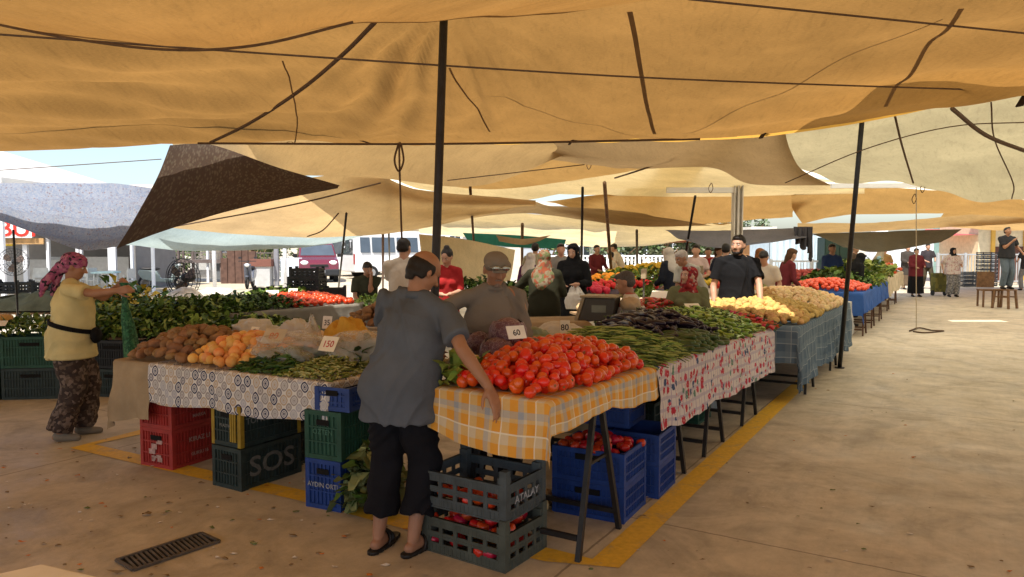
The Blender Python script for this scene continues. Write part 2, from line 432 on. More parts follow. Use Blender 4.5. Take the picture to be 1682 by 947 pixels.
xs = [-5.5, -3.9, -2.4, -1.1, .2, 1.4, 2.8, 4.6]
tarp('nearest ochre canvas tarp, directly overhead along the top of the picture',
     [[(-950, -30, 3.4), (-150, 22, 3.42), (120, 60, 3.42), (370, 77, 3.4), (570, 40, 3.4), (740, 31, 3.4), (1000, 8, 3.4), (1700, -160, 3.4)],
      [Vector((x, 1.6, 2.52+.05*math.sin(x))) for x in xs], [Vector((x, 0, 2.60)) for x in xs], [Vector((x, -1.6, 2.7)) for x in xs]], tan, (60, 90), .025, 3)
far = [(-220, 253, 9.0), (60, 247, 8.7), (330, 236, 8.4), (480, 236, 8.3), (640, 236, 8.2), (800, 235, 8.0), (950, 232, 7.8), (1110, 229, 7.5), (1250, 221, 7.1), (1400, 199, 6.7), (1560, 178, 6.1), (1682, 160, 5.7), (1880, 130, 5.2)]
fp = [A(*q) for q in far]; nr = [Vector((-6.0+ k*1.0, 3.12, 2.95)) for k in range(13)]
for k, p in enumerate(nr): p.z = 3.0+.12*math.exp(-((p.x+.4)/1.2)**2)
rows = []
for t, sag in ((0, 0), (.32, .0), (.62, .06), (.86, .07), (1, 0)):
    r_ = []
    for a_, b_ in zip(nr, fp):
        p = a_.lerp(b_, t); p.z = a_.z*(1-t)+b_.z*t - sag*.6 + .10*math.exp(-(((p.x+.42)/.9)**2+((p.y-4.5)/1.2)**2)); r_.append(p)
    rows.append(r_)
PTOP = A(729, 30, 4.45)
def tb_folds(S, U, V):
    d = S[..., :2]-np.array([PTOP.x, PTOP.y]); rr = np.hypot(d[..., 0], d[..., 1])+1e-6; an = np.arctan2(d[..., 0], d[..., 1])
    amp = np.exp(-(rr/3.0)**2)*np.clip(rr/1.1, 0, 1)*(np.exp(-((an+.33)/.30)**2)+.5*np.exp(-((an-.35)/.35)**2))
    S[..., 2] += amp*(.085*(1-2*np.abs(np.sin(an*13+vn(rr*1.1, an*3)*1.1)))+.035*np.sin(an*41+vn(rr, an*5)*1.5))
    # long shallow folds on the left-hand side
    lf = np.exp(-((S[..., 0]+3.2)/1.9)**2); S[..., 2] += lf*.05*np.sin(S[..., 1]*5.2+S[..., 0]*1.3)+lf*.022*np.sin(S[..., 1]*11-S[..., 0]*2)
    rf = np.exp(-((S[..., 0]-3.2)/1.6)**2); S[..., 2] += rf*.03*np.sin(S[..., 1]*6.5+S[..., 0]*3.5)
    return S
TB = tarp('large orange tan canvas tarp that peaks at the thick black pole', rows, tan, (130, 280), .02, 9, folds=tb_folds)
S = SURF[TB.name]
def near_px(px, py):
    """grid parameters of the TB surface seen at a pixel"""
    r = ray(px, py); D = S-np.array([0, 0, EYE]); k = D[..., 1]/r.y
    e = (D[..., 0]-r.x*k)**2+(D[..., 2]-r.z*k)**2; e[k < 1] = 9; i, j = np.unravel_index(np.argmin(e/(k+.1)**2), e.shape)
    return i/(S.shape[0]-1), j/(S.shape[1]-1)
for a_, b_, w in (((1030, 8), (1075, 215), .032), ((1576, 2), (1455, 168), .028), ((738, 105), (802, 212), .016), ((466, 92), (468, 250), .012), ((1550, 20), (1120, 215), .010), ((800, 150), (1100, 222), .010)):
    seam(TB, near_px(*a_), near_px(*b_), w)  # narrow brown strips just under the canvas
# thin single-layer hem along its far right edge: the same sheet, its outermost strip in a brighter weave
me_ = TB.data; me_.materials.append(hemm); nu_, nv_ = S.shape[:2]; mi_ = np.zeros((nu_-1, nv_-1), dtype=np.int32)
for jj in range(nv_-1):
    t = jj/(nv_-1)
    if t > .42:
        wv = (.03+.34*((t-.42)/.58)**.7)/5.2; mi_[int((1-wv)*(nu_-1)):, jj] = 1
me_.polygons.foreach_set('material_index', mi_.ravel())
for px, py in ((938, 231), (1252, 220), (1676, 166)):
    p = A(px, py, 7.7 if px < 1000 else (7.0 if px < 1400 else 5.6)); MB().bar(p+Vector((.05, 0, .06)), p+Vector((-.02, -.02, -.04)), .06, .012).build('corner_patch', mat('dark_patch', (.03, .02, .015), .9), TB)

CT = 'overlapping canvas tarps roofing the market'
tarp('dark brown patterned cloth hanging as a triangle beside the floral sheet', [
    [(279, 238, 8.7), (345, 237, 8.6), (450, 272, 8.3), (560, 305, 8.0)],
    [(250, 305, 8.7), (330, 312, 8.5), (440, 305, 8.2), (558, 307, 8.0)],
    [(190, 408, 8.6), (285, 374, 8.4), (420, 335, 8.1), (556, 309, 8.0)]],
    uvm('brown_floral_cloth', lambda b, u, v, uv: b.mix(b.ramp(b.vor(30, uv, 'Distance'), [(.25, 1.0), (.5, 0.0)]), (.075, .05, .035), b.mix(b.noise(14, uv, 3), (.14, .095, .07), (.09, .08, .05))), .9, .35, .4), (40, 50), .03, 4, cat='cloth', name='hanging_cloth')
fl = uvm('blue_floral_cloth', lambda b, u, v, uv: b.mix(b.ramp(b.noise(13, uv, 4, .7, 2.5), [(.36, 0.0), (.60, 1.0)]), (.24, .30, .42), b.mix(b.ramp(b.vor(22, uv, 'Distance'), [(.2, 1.0), (.35, 0.0)]), (.38, .40, .45), (.28, .20, .20))), .85, .55, .4)
tarp('pale blue floral sheet sagging in front of the kiosks', [
    [(-160, 300, 10.6), (0, 304, 10.4), (100, 306, 10.3), (190, 304, 10.2), (262, 310, 9.6)],
    [(-160, 312, 10.2), (0, 322, 10.0), (100, 335, 9.9), (180, 338, 9.8), (252, 336, 9.4)],
    [(-160, 325, 9.4), (0, 342, 9.3), (95, 372, 9.2), (170, 382, 9.1), (232, 375, 8.9)],
    [(-160, 330, 8.9), (0, 366, 8.8), (75, 398, 8.8), (140, 416, 8.7), (196, 404, 8.65)]],
    fl, (50, 60), .035, 8, cat='sheet', name='floral_sheet',
    folds=lambda S, U, V: S+np.stack([0*U, 0*U, .05*np.sin(U*10+V*.9)*np.clip(V/2, 0, 1)], -1))
tarp('light beige tarp just behind the peaked orange one, above the patterned cloth', [
    [(250, 200, 9.2), (480, 200, 9.2), (700, 200, 9.2), (900, 200, 9.2), (1000, 210, 9.0)],
    [(300, 250, 9.8), (450, 262, 9.8), (620, 262, 9.7), (800, 260, 9.6), (960, 240, 9.3)],
    [(330, 262, 10.3), (450, 285, 10.3), (600, 290, 10.0), (780, 305, 9.9), (925, 256, 9.6)]], beige, (40, 60), .03, 12, group=None)
tarp('long orange tarp behind the beige one in the middle', [
    [(560, 240, 11.0), (760, 250, 11.0), (960, 250, 11), (1180, 240, 11.0)],
    [(600, 275, 11.8), (770, 288, 11.8), (900, 280, 11.8), (1100, 262, 11.8)],
    [(690, 297, 12.3), (800, 311, 12.3), (930, 297, 12.2), (1100, 270, 12.2)]], tan2, (40, 60), .03, 14)
tarp('bright cream tarp curving under the orange one in the middle', [
    [(640, 285, 12.6), (800, 290, 12.8), (960, 280, 12.8), (1160, 265, 12.6)],
    [(660, 300, 13.4), (800, 315, 13.4), (960, 300, 13.5), (1300, 288, 13.5)],
    [(690, 310, 14), (840, 330, 14), (1000, 310, 14.2), (1360, 312, 14)]], cream, (40, 60), .03, 15)
tarp('wide beige tarp sloping down to the pale blue one on the left', [
    [(385, 318, 10.4), (480, 296, 10.6), (600, 284, 10.8), (700, 312, 11.0), (880, 329, 11.4)],
    [(340, 345, 12.3), (440, 345, 12.4), (600, 340, 12.5), (740, 345, 12.6), (880, 336, 12.4)],
    [(250, 372, 14.4), (400, 384, 14.6), (545, 389, 14.8), (700, 374, 14.8), (880, 332, 13.6)]], beige, (50, 60), .04, 17)
tarp('pale blue plastic tarp hanging low above the parked scooter', [
    [(180, 372, 14.2), (330, 376, 14.9), (450, 386, 15.1), (600, 386, 15.2)],
    [(175, 395, 14.2), (300, 398, 14.6), (450, 400, 14.8), (570, 394, 15.0)],
    [(200, 400, 14.1), (300, 411, 14.4), (450, 409, 14.6), (530, 402, 14.8)]], paleblue, (30, 50), .03, 19)
tarp('brown tarp with a round scooped edge beside the white one', [
    [(880, 212, 8.4), (1000, 208, 8.2), (1120, 205, 8.1), (1200, 203, 8.0), (1285, 200, 7.8)],
    [(915, 240, 9.0), (1030, 262, 9.0), (1130, 244, 8.9), (1210, 240, 8.8), (1296, 238, 8.4)],
    [(900, 254, 9.6), (1040, 272, 9.6), (1160, 262, 9.6), (1230, 275, 9.6), (1318, 275, 9.4)],
    [(880, 258, 9.9), (1040, 276, 10.1), (1170, 275, 10.3), (1235, 302, 10.4), (1366, 304, 10.4)]], brown, (50, 60), .035, 21)
tarp('pale grey cream tarp with soft ripples, largest on the right', [
    [(1270, 140, 7.0), (1420, 125, 7.0), (1560, 110, 6.8), (1700, 90, 6.5), (1950, 60, 6.2)],
    [(1285, 226, 8.6), (1420, 212, 8.5), (1560, 200, 8.3), (1700, 190, 8.0), (1950, 170, 7.6)],
    [(1310, 272, 9.9), (1430, 265, 9.9), (1560, 262, 9.7), (1700, 262, 9.5), (1950, 250, 9.2)],
    [(1372, 300, 10.9), (1500, 302, 10.9), (1590, 327, 10.7), (1700, 330, 10.6), (1950, 320, 10.3)]],
    tarpmat('canopy_grey_cream_canvas', (.50, .45, .31), .38), (70, 90), .03, 23,
    folds=lambda S, U, V: S+np.stack([0*U, 0*U, .028*np.sin(V*7+U*3.2)*np.exp(-((V-1.6)/2.2)**2)], -1))
tarp('cream tarp peeking through above the scooped brown tarp', [
    [(960, 215, 14), (1060, 215, 14), (1180, 215, 14)], [(970, 250, 14.5), (1060, 280, 14.5), (1170, 262, 14.5)]], cream, (20, 30), .03, 25)
tarp('flat cream tarp behind the steel column', [
    [(940, 290, 15), (1100, 280, 15), (1300, 290, 15), (1420, 300, 15)],
    [(900, 318, 16.5), (1050, 322, 16.6), (1200, 322, 16.6), (1420, 318, 16.5)]], cream, (20, 50), .03, 26)
tarp('orange tent tarp gathered at its middle, left of the steel column', [
    [(895, 332, 15.5), (1000, 318, 16.5), (1170, 316, 17), (1260, 318, 17), (1330, 320, 17)],
    [(960, 345, 16.8), (1040, 350, 17.3), (1160, 345, 17.6), (1240, 348, 17.6), (1305, 345, 17.6)],
    [(1010, 350, 17.6), (1075, 366, 18), (1170, 366, 18.2), (1250, 360, 18.2), (1302, 357, 18.2)]], tan2, (40, 70), .05, 27)
tarp('orange tent tarp right of the steel column', [
    [(1300, 320, 16.5), (1400, 306, 16.5), (1540, 312, 16.5), (1700, 330, 16.5)],
    [(1302, 342, 17.3), (1400, 336, 17.4), (1540, 340, 17.4), (1700, 345, 17.4)],
    [(1318, 367, 18), (1385, 354, 18.2), (1540, 350, 18.2), (1700, 358, 18.2)]], tan2, (40, 70), .05, 28)
tarp('brownish tarp crossing between the poles in the middle distance', [
    [(700, 345, 14.5), (860, 330, 15), (905, 338, 15.3), (1000, 344, 15.5), (1060, 350, 15.8)],
    [(700, 365, 16.5), (860, 350, 16.6), (960, 362, 16.8), (1060, 372, 17), (1170, 370, 17)]], brown, (24, 50), .03, 29)
tarp('wide pale tarp at the back of the market above the white railing', [
    [(620, 350, 17.5), (760, 352, 17.5), (900, 352, 17.6), (1060, 366, 17.8), (1200, 366, 17.8)],
    [(680, 372, 20.5), (800, 378, 20.5), (940, 380, 20.6), (1080, 385, 20.8), (1220, 378, 20.8)],
    [(690, 384, 24), (800, 390, 24), (900, 398, 24), (1010, 406, 24), (1190, 392, 24)]], cream, (40, 70), .06, 31)
tarp('grey blue awning cloth hanging left of the steel column', [
    [(1092, 378, 15.5), (1200, 378, 16), (1325, 374, 16.3)], [(1112, 392, 15), (1200, 398, 15.4), (1325, 388, 15.8)], [(1128, 396, 14.8), (1190, 407, 15.1), (1325, 390, 15.6)]], greyblue, (24, 40), .04, 33, cat='awning')
tarp('dark olive awning cloth sagging above the walkers', [
    [(1335, 384, 16.2), (1440, 380, 17), (1580, 376, 18.2)], [(1360, 396, 15.6), (1450, 404, 16.4), (1560, 390, 17.8)], [(1385, 406, 15.2), (1450, 413, 16), (1545, 398, 17.4)]], olive, (24, 40), .04, 34, cat='awning')
tarp('pale narrow tarp stretched over the far right passage', [
    [(1310, 366, 19), (1450, 364, 20), (1600, 352, 21), (1760, 345, 21)], [(1310, 384, 21), (1450, 379, 22), (1600, 370, 23), (1760, 362, 23)]], beige, (20, 50), .05, 35)
tarp('ochre tarp over the farthest right stalls', [
    [(1560, 340, 22), (1640, 336, 22), (1760, 334, 22)], [(1540, 362, 25), (1640, 366, 25), (1760, 366, 25)], [(1560, 372, 28), (1640, 378, 28), (1760, 378, 28)]], tan2, (20, 40), .05, 36)
tarp('sheet of beige canvas hung as a screen behind the seller in the cap', [
    [(688, 384, 13.6), (760, 392, 13.8), (846, 410, 14)], [(695, 425, 13.6), (765, 432, 13.8), (842, 440, 14.0)], [(718, 468, 13.6), (770, 468, 13.8), (838, 462, 14)]], cream, (30, 30), .05, 37, cat='canvas screen', name='canvas_screen')
tarp('green shade net behind the canvas screen', [[(760, 382, 17), (850, 386, 17), (930, 393, 17)], [(770, 398, 17), (850, 406, 17), (925, 408, 17)]], green_net, (20, 30), .06, 38, cat='shade net', name='shade_net')
tarp('small grey brown cloth tied to the thin wooden post', [[(815, 386, 14.4), (860, 392, 14.5), (905, 386, 14.4)], [(820, 396, 14.4), (860, 402, 14.4), (885, 396, 14.4)]], brown, (16, 20), .03, 39, cat='cloth', name='small_cloth')
# covers that roof the parts of the market beyond the frame
tarp('canvas tarp overhead on the right, outside the picture', [[Vector((4.2, -1.6, 2.9)), Vector((9, -1.6, 3.0)), Vector((14, -1.6, 2.9))], [Vector((4.2, 3, 2.95)), Vector((9, 3, 2.8)), Vector((14, 3, 2.9))], [Vector((5.2, 6.0, 2.95)), Vector((9, 6.6, 2.9)), Vector((14, 7.4, 2.9))]], tan, (20, 20), .03, 40)
tarp('canvas tarp overhead on the left, outside the picture', [[Vector((-12, -1.6, 2.9)), Vector((-5.6, -1.6, 2.8))], [Vector((-12, 3, 2.9)), Vector((-5.6, 3, 2.85))], [Vector((-12, 8.4, 2.9)), Vector((-6.4, 8.0, 2.8))]], tan, (20, 20), .03, 41)
# tarps above the right-hand aisle
tarp('canvas tarp beyond the right edge of the picture', [[Vector((9.5, 7.4, 3.0)), Vector((17, 7.4, 3.0))], [Vector((10, 15.3, 3.0)), Vector((20, 15.3, 3.0))]], beige, (20, 20), .04, 42)

upper = tarpmat('added_sun_cover_canvas', (.86, .78, .60), .08, .95, .2)  # for unseen sheets added over the tarps to keep sun off aisle and stalls
def flat(label, P, z):
    tarp(label, [[Vector((x, y, z+.05*math.sin(x+y))) for x, y in r] for r in P], upper, (16, 30), .03, int(z*100))
flat('unseen pale canvas added to block sun above the grey cream tarp', [[(2.6, 5.3), (6, 4.4), (10, 4.2), (17, 4.2)], [(2.3, 9), (6, 9), (10, 9), (17, 9)], [(2.3, 12), (6, 12), (10, 12), (17, 12)]], 3.25)
flat('unseen pale canvas added to block sun above the brown scooped tarp', [[(2.5, 11.6), (8, 11.6), (12, 11.6), (18, 11.6)], [(2.5, 13), (8, 13), (12, 13), (18, 13)], [(2.5, 14.25), (8.6, 14.25), (12, 14.2), (18, 14.1)]], 2.98)
flat('unseen pale canvas added to block sun above the orange tents', [[(2.5, 14.2), (8.4, 14.25), (9.2, 14.7), (18, 14.6)], [(2.5, 18), (8.5, 18), (12, 18), (18, 18)], [(3, 24), (8.5, 24), (12, 24), (18, 24)]], 2.88)  # near edge stepped back on the right so a sun strip reaches the floor
flat('unseen pale canvas added to block sun over the middle stalls', [[(-3.4, 8.6), (0, 8.4), (2.6, 8.2)], [(-3.4, 14), (0, 14), (3.4, 14)], [(-3.4, 19.5), (0, 19.5), (3.4, 19.5)]], 3.06)
# long ropes under the canopy
rope('thick dark rope sloping down the left of the peaked orange tarp', [(616, 36, 4.3), (560, 92, 5.0), (490, 150, 5.8), (410, 202, 6.8), (345, 234, 7.7)], .014)
rope('dark rope curving up from the left edge under the nearest tarp', [(-60, 28, 3.3), (100, 60, 3.25), (270, 81, 3.2), (420, 74, 3.18), (580, 36, 3.16)], .006)
rope('long thin rope crossing the whole orange tarp from the left edge', [(-60, 52, 4.0), (560, 96, 4.4), (1100, 129, 4.9), (1660, 149, 5.6)], .006)
rope('thin rope crossing the top right of the orange tarp', [(1130, -2, 3.6), (1740, 60, 4.4)], .0055)
rope('taut dark rope along the lower edge of the peaked tarp', [(325, 235, 7.6), (720, 236, 7.6), (1150, 228, 7.3)], .012)
rope('thin slack rope low across the left of the orange tarp', [(-60, 207, 7.6), (200, 203, 7.4), (460, 194, 7.2), (610, 236, 7.8)], .008)
rope('looped rope hanging from the orange tarp left of the thick pole', [(655, 234, 8.0), (648, 262, 8.0), (655, 281, 8.0), (663, 262, 8.0), (656, 236, 8.0), (658, 330, 8.0), (660, 392, 8.0)], .011)
rope('pale rope crossing the grey cream tarp', [(1290, 300, 9.0), (1420, 245, 8.2), (1560, 208, 7.8), (1700, 200, 7.4)], .006)
rope('dark rope down the middle of the grey cream tarp', [(1470, 190, 8.0), (1482, 240, 8.8), (1500, 300, 10.6)], .012)
rope('thick dark rope on the right of the grey cream tarp', [(1564, 178, 7.2), (1620, 222, 8.0), (1690, 250, 8.6)], .022)
rope('short vertical rope holding the grey cream tarp by its far edge', [(1628, 168, 7.6), (1634, 230, 8.6), (1664, 300, 9.6), (1662, 326, 10.4)], .008)
rope('thin rope slanting across the white strip of sky', [(-40, 282, 13.0), (265, 261, 13.0)], .008)
rope('thin long rope running from the black pole to the middle tarps', [(735, 296, 9.5), (960, 270, 9.8)], .007)
rope('thin rope over the beige tarp below the patterned cloth', [(285, 372, 13.0), (480, 336, 11.5), (625, 300, 10.6)], .012)
rope('curved seam rope on the beige tarp near the thin black pole', [(505, 388, 14.4), (530, 378, 14), (556, 350, 12.5)], .012)
rope('dark rope across the scooped brown tarp', [(1110, 256, 9.2), (1060, 276, 9.7), (1010, 292, 10.5)], .012)
rope('plumb rope hanging to the aisle floor', [A(1505, 308, 10.6), G(1505, 541)], .007, rope_l, name='hanging_rope')
rope('dark rope coil lying on the aisle floor', [G(1494, 543, .02), G(1510, 538, .02), G(1530, 542, .02), G(1550, 543, .015), G(1520, 546, .015), G(1500, 544, .015)], .014, name='rope_coil')
for k, (px, py, d) in enumerate(((968, 262, 10.5), (1168, 300, 11.5), (1516, 300, 10.7), (1502, 318, 10.8))):
    rope(['loop of cord hanging under the orange tarp centre', 'loop of cord tied beside the scooped brown tarp', 'loop of cord at the far corner of the grey cream tarp', 'small loop of cord below the grey cream corner'][k],
         [(px, py, d), (px-4, py+9, d), (px-1, py+16, d), (px+3, py+9, d), (px+1, py, d)], .006)

# ---------------- poles ----------------
def pole(label, a, b, r, m_, name='canopy_pole', base=True, group='poles holding up the canopy'):
    o = empty(name, b, 0, label, 'pole', group)
    a, b = Vector(a), Vector(b); q = a-b
    MB().tube([(0, 0, 0), q*.5, q], [r, r, r*.95], 12).build('shaft', m_, o, True)
    if base:
        MB().tube([(0, 0, .0), (0, 0, .012)], r*2.2, 12).build('foot', m_, o)
    return o
pole('thick black pole in the middle, rising behind the man in the grey T-shirt', PTOP, Vector((A(708, 500, 4.35).x-.03, 4.35, 0)), .026, black_metal)
pole('dark leaning pole beside the blue plaid table', A(1417, 186, 8.1), G(1379, 604), .028, black_metal)
pl = [('thin black pole just left of the thick one', (636, 284, 10.8), (641, 470), .022, black_metal), ('rusty pole behind the seller in the cap', (772, 302, 11.6), (783, 474), .025, rust_metal),
      ('thin black pole in front of the red van', (569, 350, 12.4), (552, 512), .02, black_metal), ('thin dark pole beside the woman in the black coat', (957, 308, 12.2), (954, 500), .024, black_metal),
      ('crooked wooden pole standing among the far fruit stalls', (993, 300, 12.8), (1008, 498), .035, wood_pole), ('thin black pole leaning behind the woman in the red scarf', (1142, 322, 13), (1112, 500), .024, black_metal),
      ('short wooden post holding the small cloth', (858, 368, 15.5), (857, 486), .035, wood_pole), ('grey post in front of the white railing', (1046, 378, 18.5), (1047, 478), .035, steel),
      ('thin black pole behind the woman in the yellow T-shirt', (22, 378, 9.0), (33, 590), .014, black_metal), ('short rusty post beside the white minibus', (629, 378, 15.4), (629, 482), .03, rust_metal)]
for lb, a_, b_, r_, m_ in pl:
    pole(lb, A(*a_), G(*b_), r_, m_)
# steel column and beam of the market hall
c = empty('steel_column', A(1210, 404, 14.0)-Vector((0, 0, 0)), 0, 'white steel column standing behind the man in the black polo shirt', 'column'); c.location.z = 0
sc_m = mat('grey_white_steel', (.48, .45, .40), .5, .15, 4)
m = MB(); m.box((0, 0, 1.4), (.035, .16, 2.8)); m.box((-.075, 0, 1.4), (.02, .18, 2.8)); m.box((.075, 0, 1.4), (.02, .18, 2.8)); m.build('shaft', sc_m, c)
MB().box((0, 0, .01), (.3, .3, .02)).build('foot_plate', sc_m, c)
b_ = MB(); b_.bar(A(1095, 312, 14.0)+Vector((0, 0, 0)), A(1208, 312, 14.0), .1, .10)
tag(b_.build('steel_beam', white_paint), 'short white steel beam meeting the top of the column', 'beam')
b_ = MB(); b_.bar(A(1365, 305, 11.2), A(1515, 304, 11.2), .05, .07); tag(b_.build('white_batten', white_paint), 'white batten under the edge of the grey cream tarp', 'batten')
# ================= buildings, railings, vehicles and trees at the back =================
glass = mat('dark_window_glass', (.03, .04, .045), .1, .2, 3, spec=.6); wallp = mat('pale_plaster', (.62, .58, .50), .8, .08, 2); wally = mat('yellow_plaster', (.60, .48, .28), .8, .08, 2); wallg = mat('grey_plaster', (.33, .36, .40), .8, .08, 2)
tile = mat('roof_tile', (.32, .12, .07), .8, .2, 6); grey_in = mat('grey_kiosk_wall', (.20, .19, .185), .7, .1, 3); alu = mat('white_aluminium', (.70, .72, .76), .4, .05, 3)
def building(label, x0, x1, d, z1, dep, wall, nf, nw, roof='flat', win=(1.1, 1.3), balc=False, cat='building', name='building', z0=.4):
    o = empty(name, ((x0+x1)/2, d, 0), 0, label, cat); w = x1-x0
    MB().box((0, dep/2, z1/2), (w, dep, z1)).build('wall', wall, o)
    if roof == 'flat': MB().box((0, dep/2, z1+.15), (w+.4, dep+.4, .3)).build('roof', wallp, o)
    else:
        m = MB(); m.add([(-w/2-.4, -.4, z1), (w/2+.4, -.4, z1), (w/2+.4, dep+.4, z1), (-w/2-.4, dep+.4, z1), (-w/2+dep/2*.6, dep/2, z1+dep*.22), (w/2-dep/2*.6, dep/2, z1+dep*.22)], [(0, 1, 5, 4), (1, 2, 5), (2, 3, 4, 5), (3, 0, 4), (3, 2, 1, 0)]); m.build('roof', tile, o)
    fh = z1/nf
    for f in range(nf):
        for k in range(nw):
            x = -w/2+w*(k+.5)/nw; z = fh*(f+.55); wd = empty  # window with frame and pane
            fr = MB()
            for sx in (-1, 1): fr.box((x+sx*(win[0]/2), -.02, z), (.09, .09, win[1]+.18))
            for sz in (-1, 1): fr.box((x, -.02, z+sz*(win[1]/2+.045)), (win[0]-.09, .085, .09))
            fr.box((x, -.015, z), (.05, .07, win[1]))
            fo_ = fr.build('window', alu, o); MB().box((x, .0, z), (win[0]-.02, .02, win[1])).build('pane', glass, fo_)
        if balc and f:
            b = MB(); b.box((0, -.55, fh*f), (w*.45, 1.1, .16)); b.box((0, -1.07, fh*f+.5), (w*.45, .06, .85)); b.build('balcony', wall, o)
    return o
def bx(px, d): return (px-841)*d/FPX
building('cream apartment block behind the fence, nearest to the kiosks', bx(215, 62), bx(318, 62), 62, 6.4, 10, wallp, 2, 6, win=(1.0, 1.4), balc=True)
building('yellow apartment block behind the fence, left of the shrubs', bx(322, 68), bx(400, 68), 68, 6.6, 10, wally, 2, 4, win=(1.2, 1.4), balc=True)
building('pale yellow apartment block behind the red van', bx(505, 66), bx(600, 66), 66, 7, 10, wally, 2, 4, balc=True)
building('white apartment block with terraces behind the minibuses', bx(612, 70), bx(760, 70), 70, 7, 10, wallp, 2, 6, balc=True)
building('grey blue building behind the middle of the railing', bx(858, 48), bx(948, 48), 48, 4.2, 8, wallg, 1, 4)
building('low white building behind the railing', bx(990, 46), bx(1105, 46), 46, 3.2, 8, wallp, 1, 4)
building('small building with a red tiled roof right of the grey blue one', bx(940, 56), bx(1012, 56), 56, 2.3, 8, wallg, 1, 2, roof='hip')
building('orange plastered hut behind the man in black', bx(1238, 30), bx(1264, 30), 30, 2.1, 3, mat('orange_plaster', (.42, .20, .07), .8), 1, 1, win=(.3, .4))
# corrugated walls
def corr(label, x0, x1, d, z1, m_, name='corrugated_wall', per=.22, cat='wall'):
    n = int((x1-x0)/per*2); m = MB(); v = []
    for i in range(n+1):
        x = x0+(x1-x0)*i/n; y = d+(.05 if i % 2 else 0); v += [(x, y, .02), (x, y, z1)]
    m.add(v, [(2*i, 2*i+2, 2*i+3, 2*i+1) for i in range(n)]); m.add([(x0, d+.06, .02), (x1, d+.06, .02), (x1, d+2.2, .02), (x0, d+2.2, .02), (x0, d+.06, z1+.02), (x1, d+.06, z1+.02), (x1, d+2.2, z1+.02), (x0, d+2.2, z1+.02)], [(4, 5, 6, 7), (0, 4, 7, 3), (1, 2, 6, 5), (3, 7, 6, 2)])
    return tag(m.build(name, m_), label, cat)
corr('pale blue corrugated container wall behind the onions', bx(1264, 26), bx(1362, 26), 26, 2.0, mat('pale_blue_sheet', (.45, .55, .62), .5, .1))
corr('grey green corrugated wall behind the shopping trolley', bx(1566, 42), bx(1650, 42), 42, 3.1, mat('grey_green_sheet', (.22, .33, .29), .6, .1), per=.5)
corr('white corrugated wall behind the walkers', bx(1450, 44), bx(1560, 44), 44, 2.2, mat('white_sheet', (.6, .62, .64), .6, .1), per=.5)
o = empty('cabinet', (bx(1378, 24), 24, 0), 0, 'dark green metal cabinet behind the person in blue', 'cabinet'); MB().box((0, .3, .95), (.95, .6, 1.9)).build('cabinet_body', mat('dark_green_metal', (.015, .04, .03), .5), o); [MB().box((q*.24, -.01, .98), (.44, .03, 1.7)).build('door', mat('dark_green_metal', (.015, .04, .03)), o) for q in (-1, 1)]
aw = MB(); aw.add([A(1515, 388, 33), A(1640, 384, 33), A(1640, 377, 37), A(1520, 376, 37)], [(0, 1, 2, 3)]); tag(aw.build('pink_awning', tarpmat('pink_awning_cloth', (.55, .12, .13), .1, .3)), 'faded pink awning above the corrugated wall', 'awning')
hut = empty('market_hut', (bx(1655, 33), 33, 0), 0, 'cream hut with a yellow door frame at the far right', 'hut')
MB().box((0, 1.5, 1.5), (2.7, 3, 3.0)).build('wall', mat('cream_plaster', (.62, .52, .33), .8), hut); MB().box((0, -.03, .8), (1.3, .04, 1.6)).build('opening', mat('brown_shutter', (.10, .04, .025), .7), hut)
for q in (-1, 1): MB().box((q*.72, -.05, 1.2), (.16, .08, 2.4)).build('door_frame', mat('yellow_paint', (.62, .36, .06), .6), hut)
MB().box((0, -.3, 2.9), (3.2, 1.2, .12)).build('roof', tile, hut)
pil = empty('white_pillar', at_ if False else (bx(1443, 32), 32, 0), 0, 'white pillar behind the far stall', 'pillar'); MB().box((0, 0, 1.3), (.55, .4, 2.6)).build('shaft', white_paint, pil); MB().box((0, 0, .05), (.7, .5, .1)).build('base', white_paint, pil)
def railing(label, a, b, h, n, m_, name='railing', pw=.05, posts=4, wide=.05):
    a, b = Vector(a), Vector(b); o = empty(name, a, math.atan2((b-a).y, (b-a).x), label, 'railing'); L_ = (b-a).length
    m = MB(); m.box((L_/2, 0, h-.03), (L_, .05, .06)); m.box((L_/2, 0, .15), (L_, .04, .05)); m.build('rails', m_, o)
    m = MB(); [m.box((L_*(i+.5)/n, 0, h/2+.03), (pw, .02, h-.20)) for i in range(n)]; m.build('bars', m_, o)
    for i in range(posts+1): MB().box((L_*i/posts, 0, h/2+.02), (.09, .09, h+.04)).build('post', m_, o)
    return o
rail_m = mat('white_railing_paint', (.78, .78, .78), .5, .04)
railing('long white picket railing behind the middle stalls', (bx(895, 30), 30, 0), (bx(1200, 30), 30, 0), 1.25, 46, rail_m, pw=.08)
railing('white picket railing left of the red van', (bx(447, 34), 34, 0), (bx(474, 34), 34, 0), 1.0, 6, rail_m, pw=.06, posts=1)
railing('grey metal railing at the far right', (bx(1540, 31), 31, 0), (bx(1720, 31), 31, 0), 1.3, 34, mat('grey_rail', (.35, .36, .36), .5), pw=.03)
railing('thin light railing before the blue container', (bx(1266, 24.5), 24.5, 0), (bx(1400, 24.5), 24.5, 0), 1.15, 26, mat('light_rail', (.5, .52, .55), .5), pw=.02)
railing('long fence in front of the apartment blocks', (bx(224, 38), 38, 0), (bx(450, 38), 38, 0), 1.3, 36, mat('brown_grey_rail', (.14, .12, .11), .7), pw=.03, posts=7)
pw_ = MB().box((0, 0, .55), (.95, .08, 1.1)); o = pw_.build('site_board', mat('pale_panel', (.6, .66, .75), .6)); o.location = (bx(479, 33), 33, 0); tag(o, 'pale blue white panel standing beside the red van', 'panel')
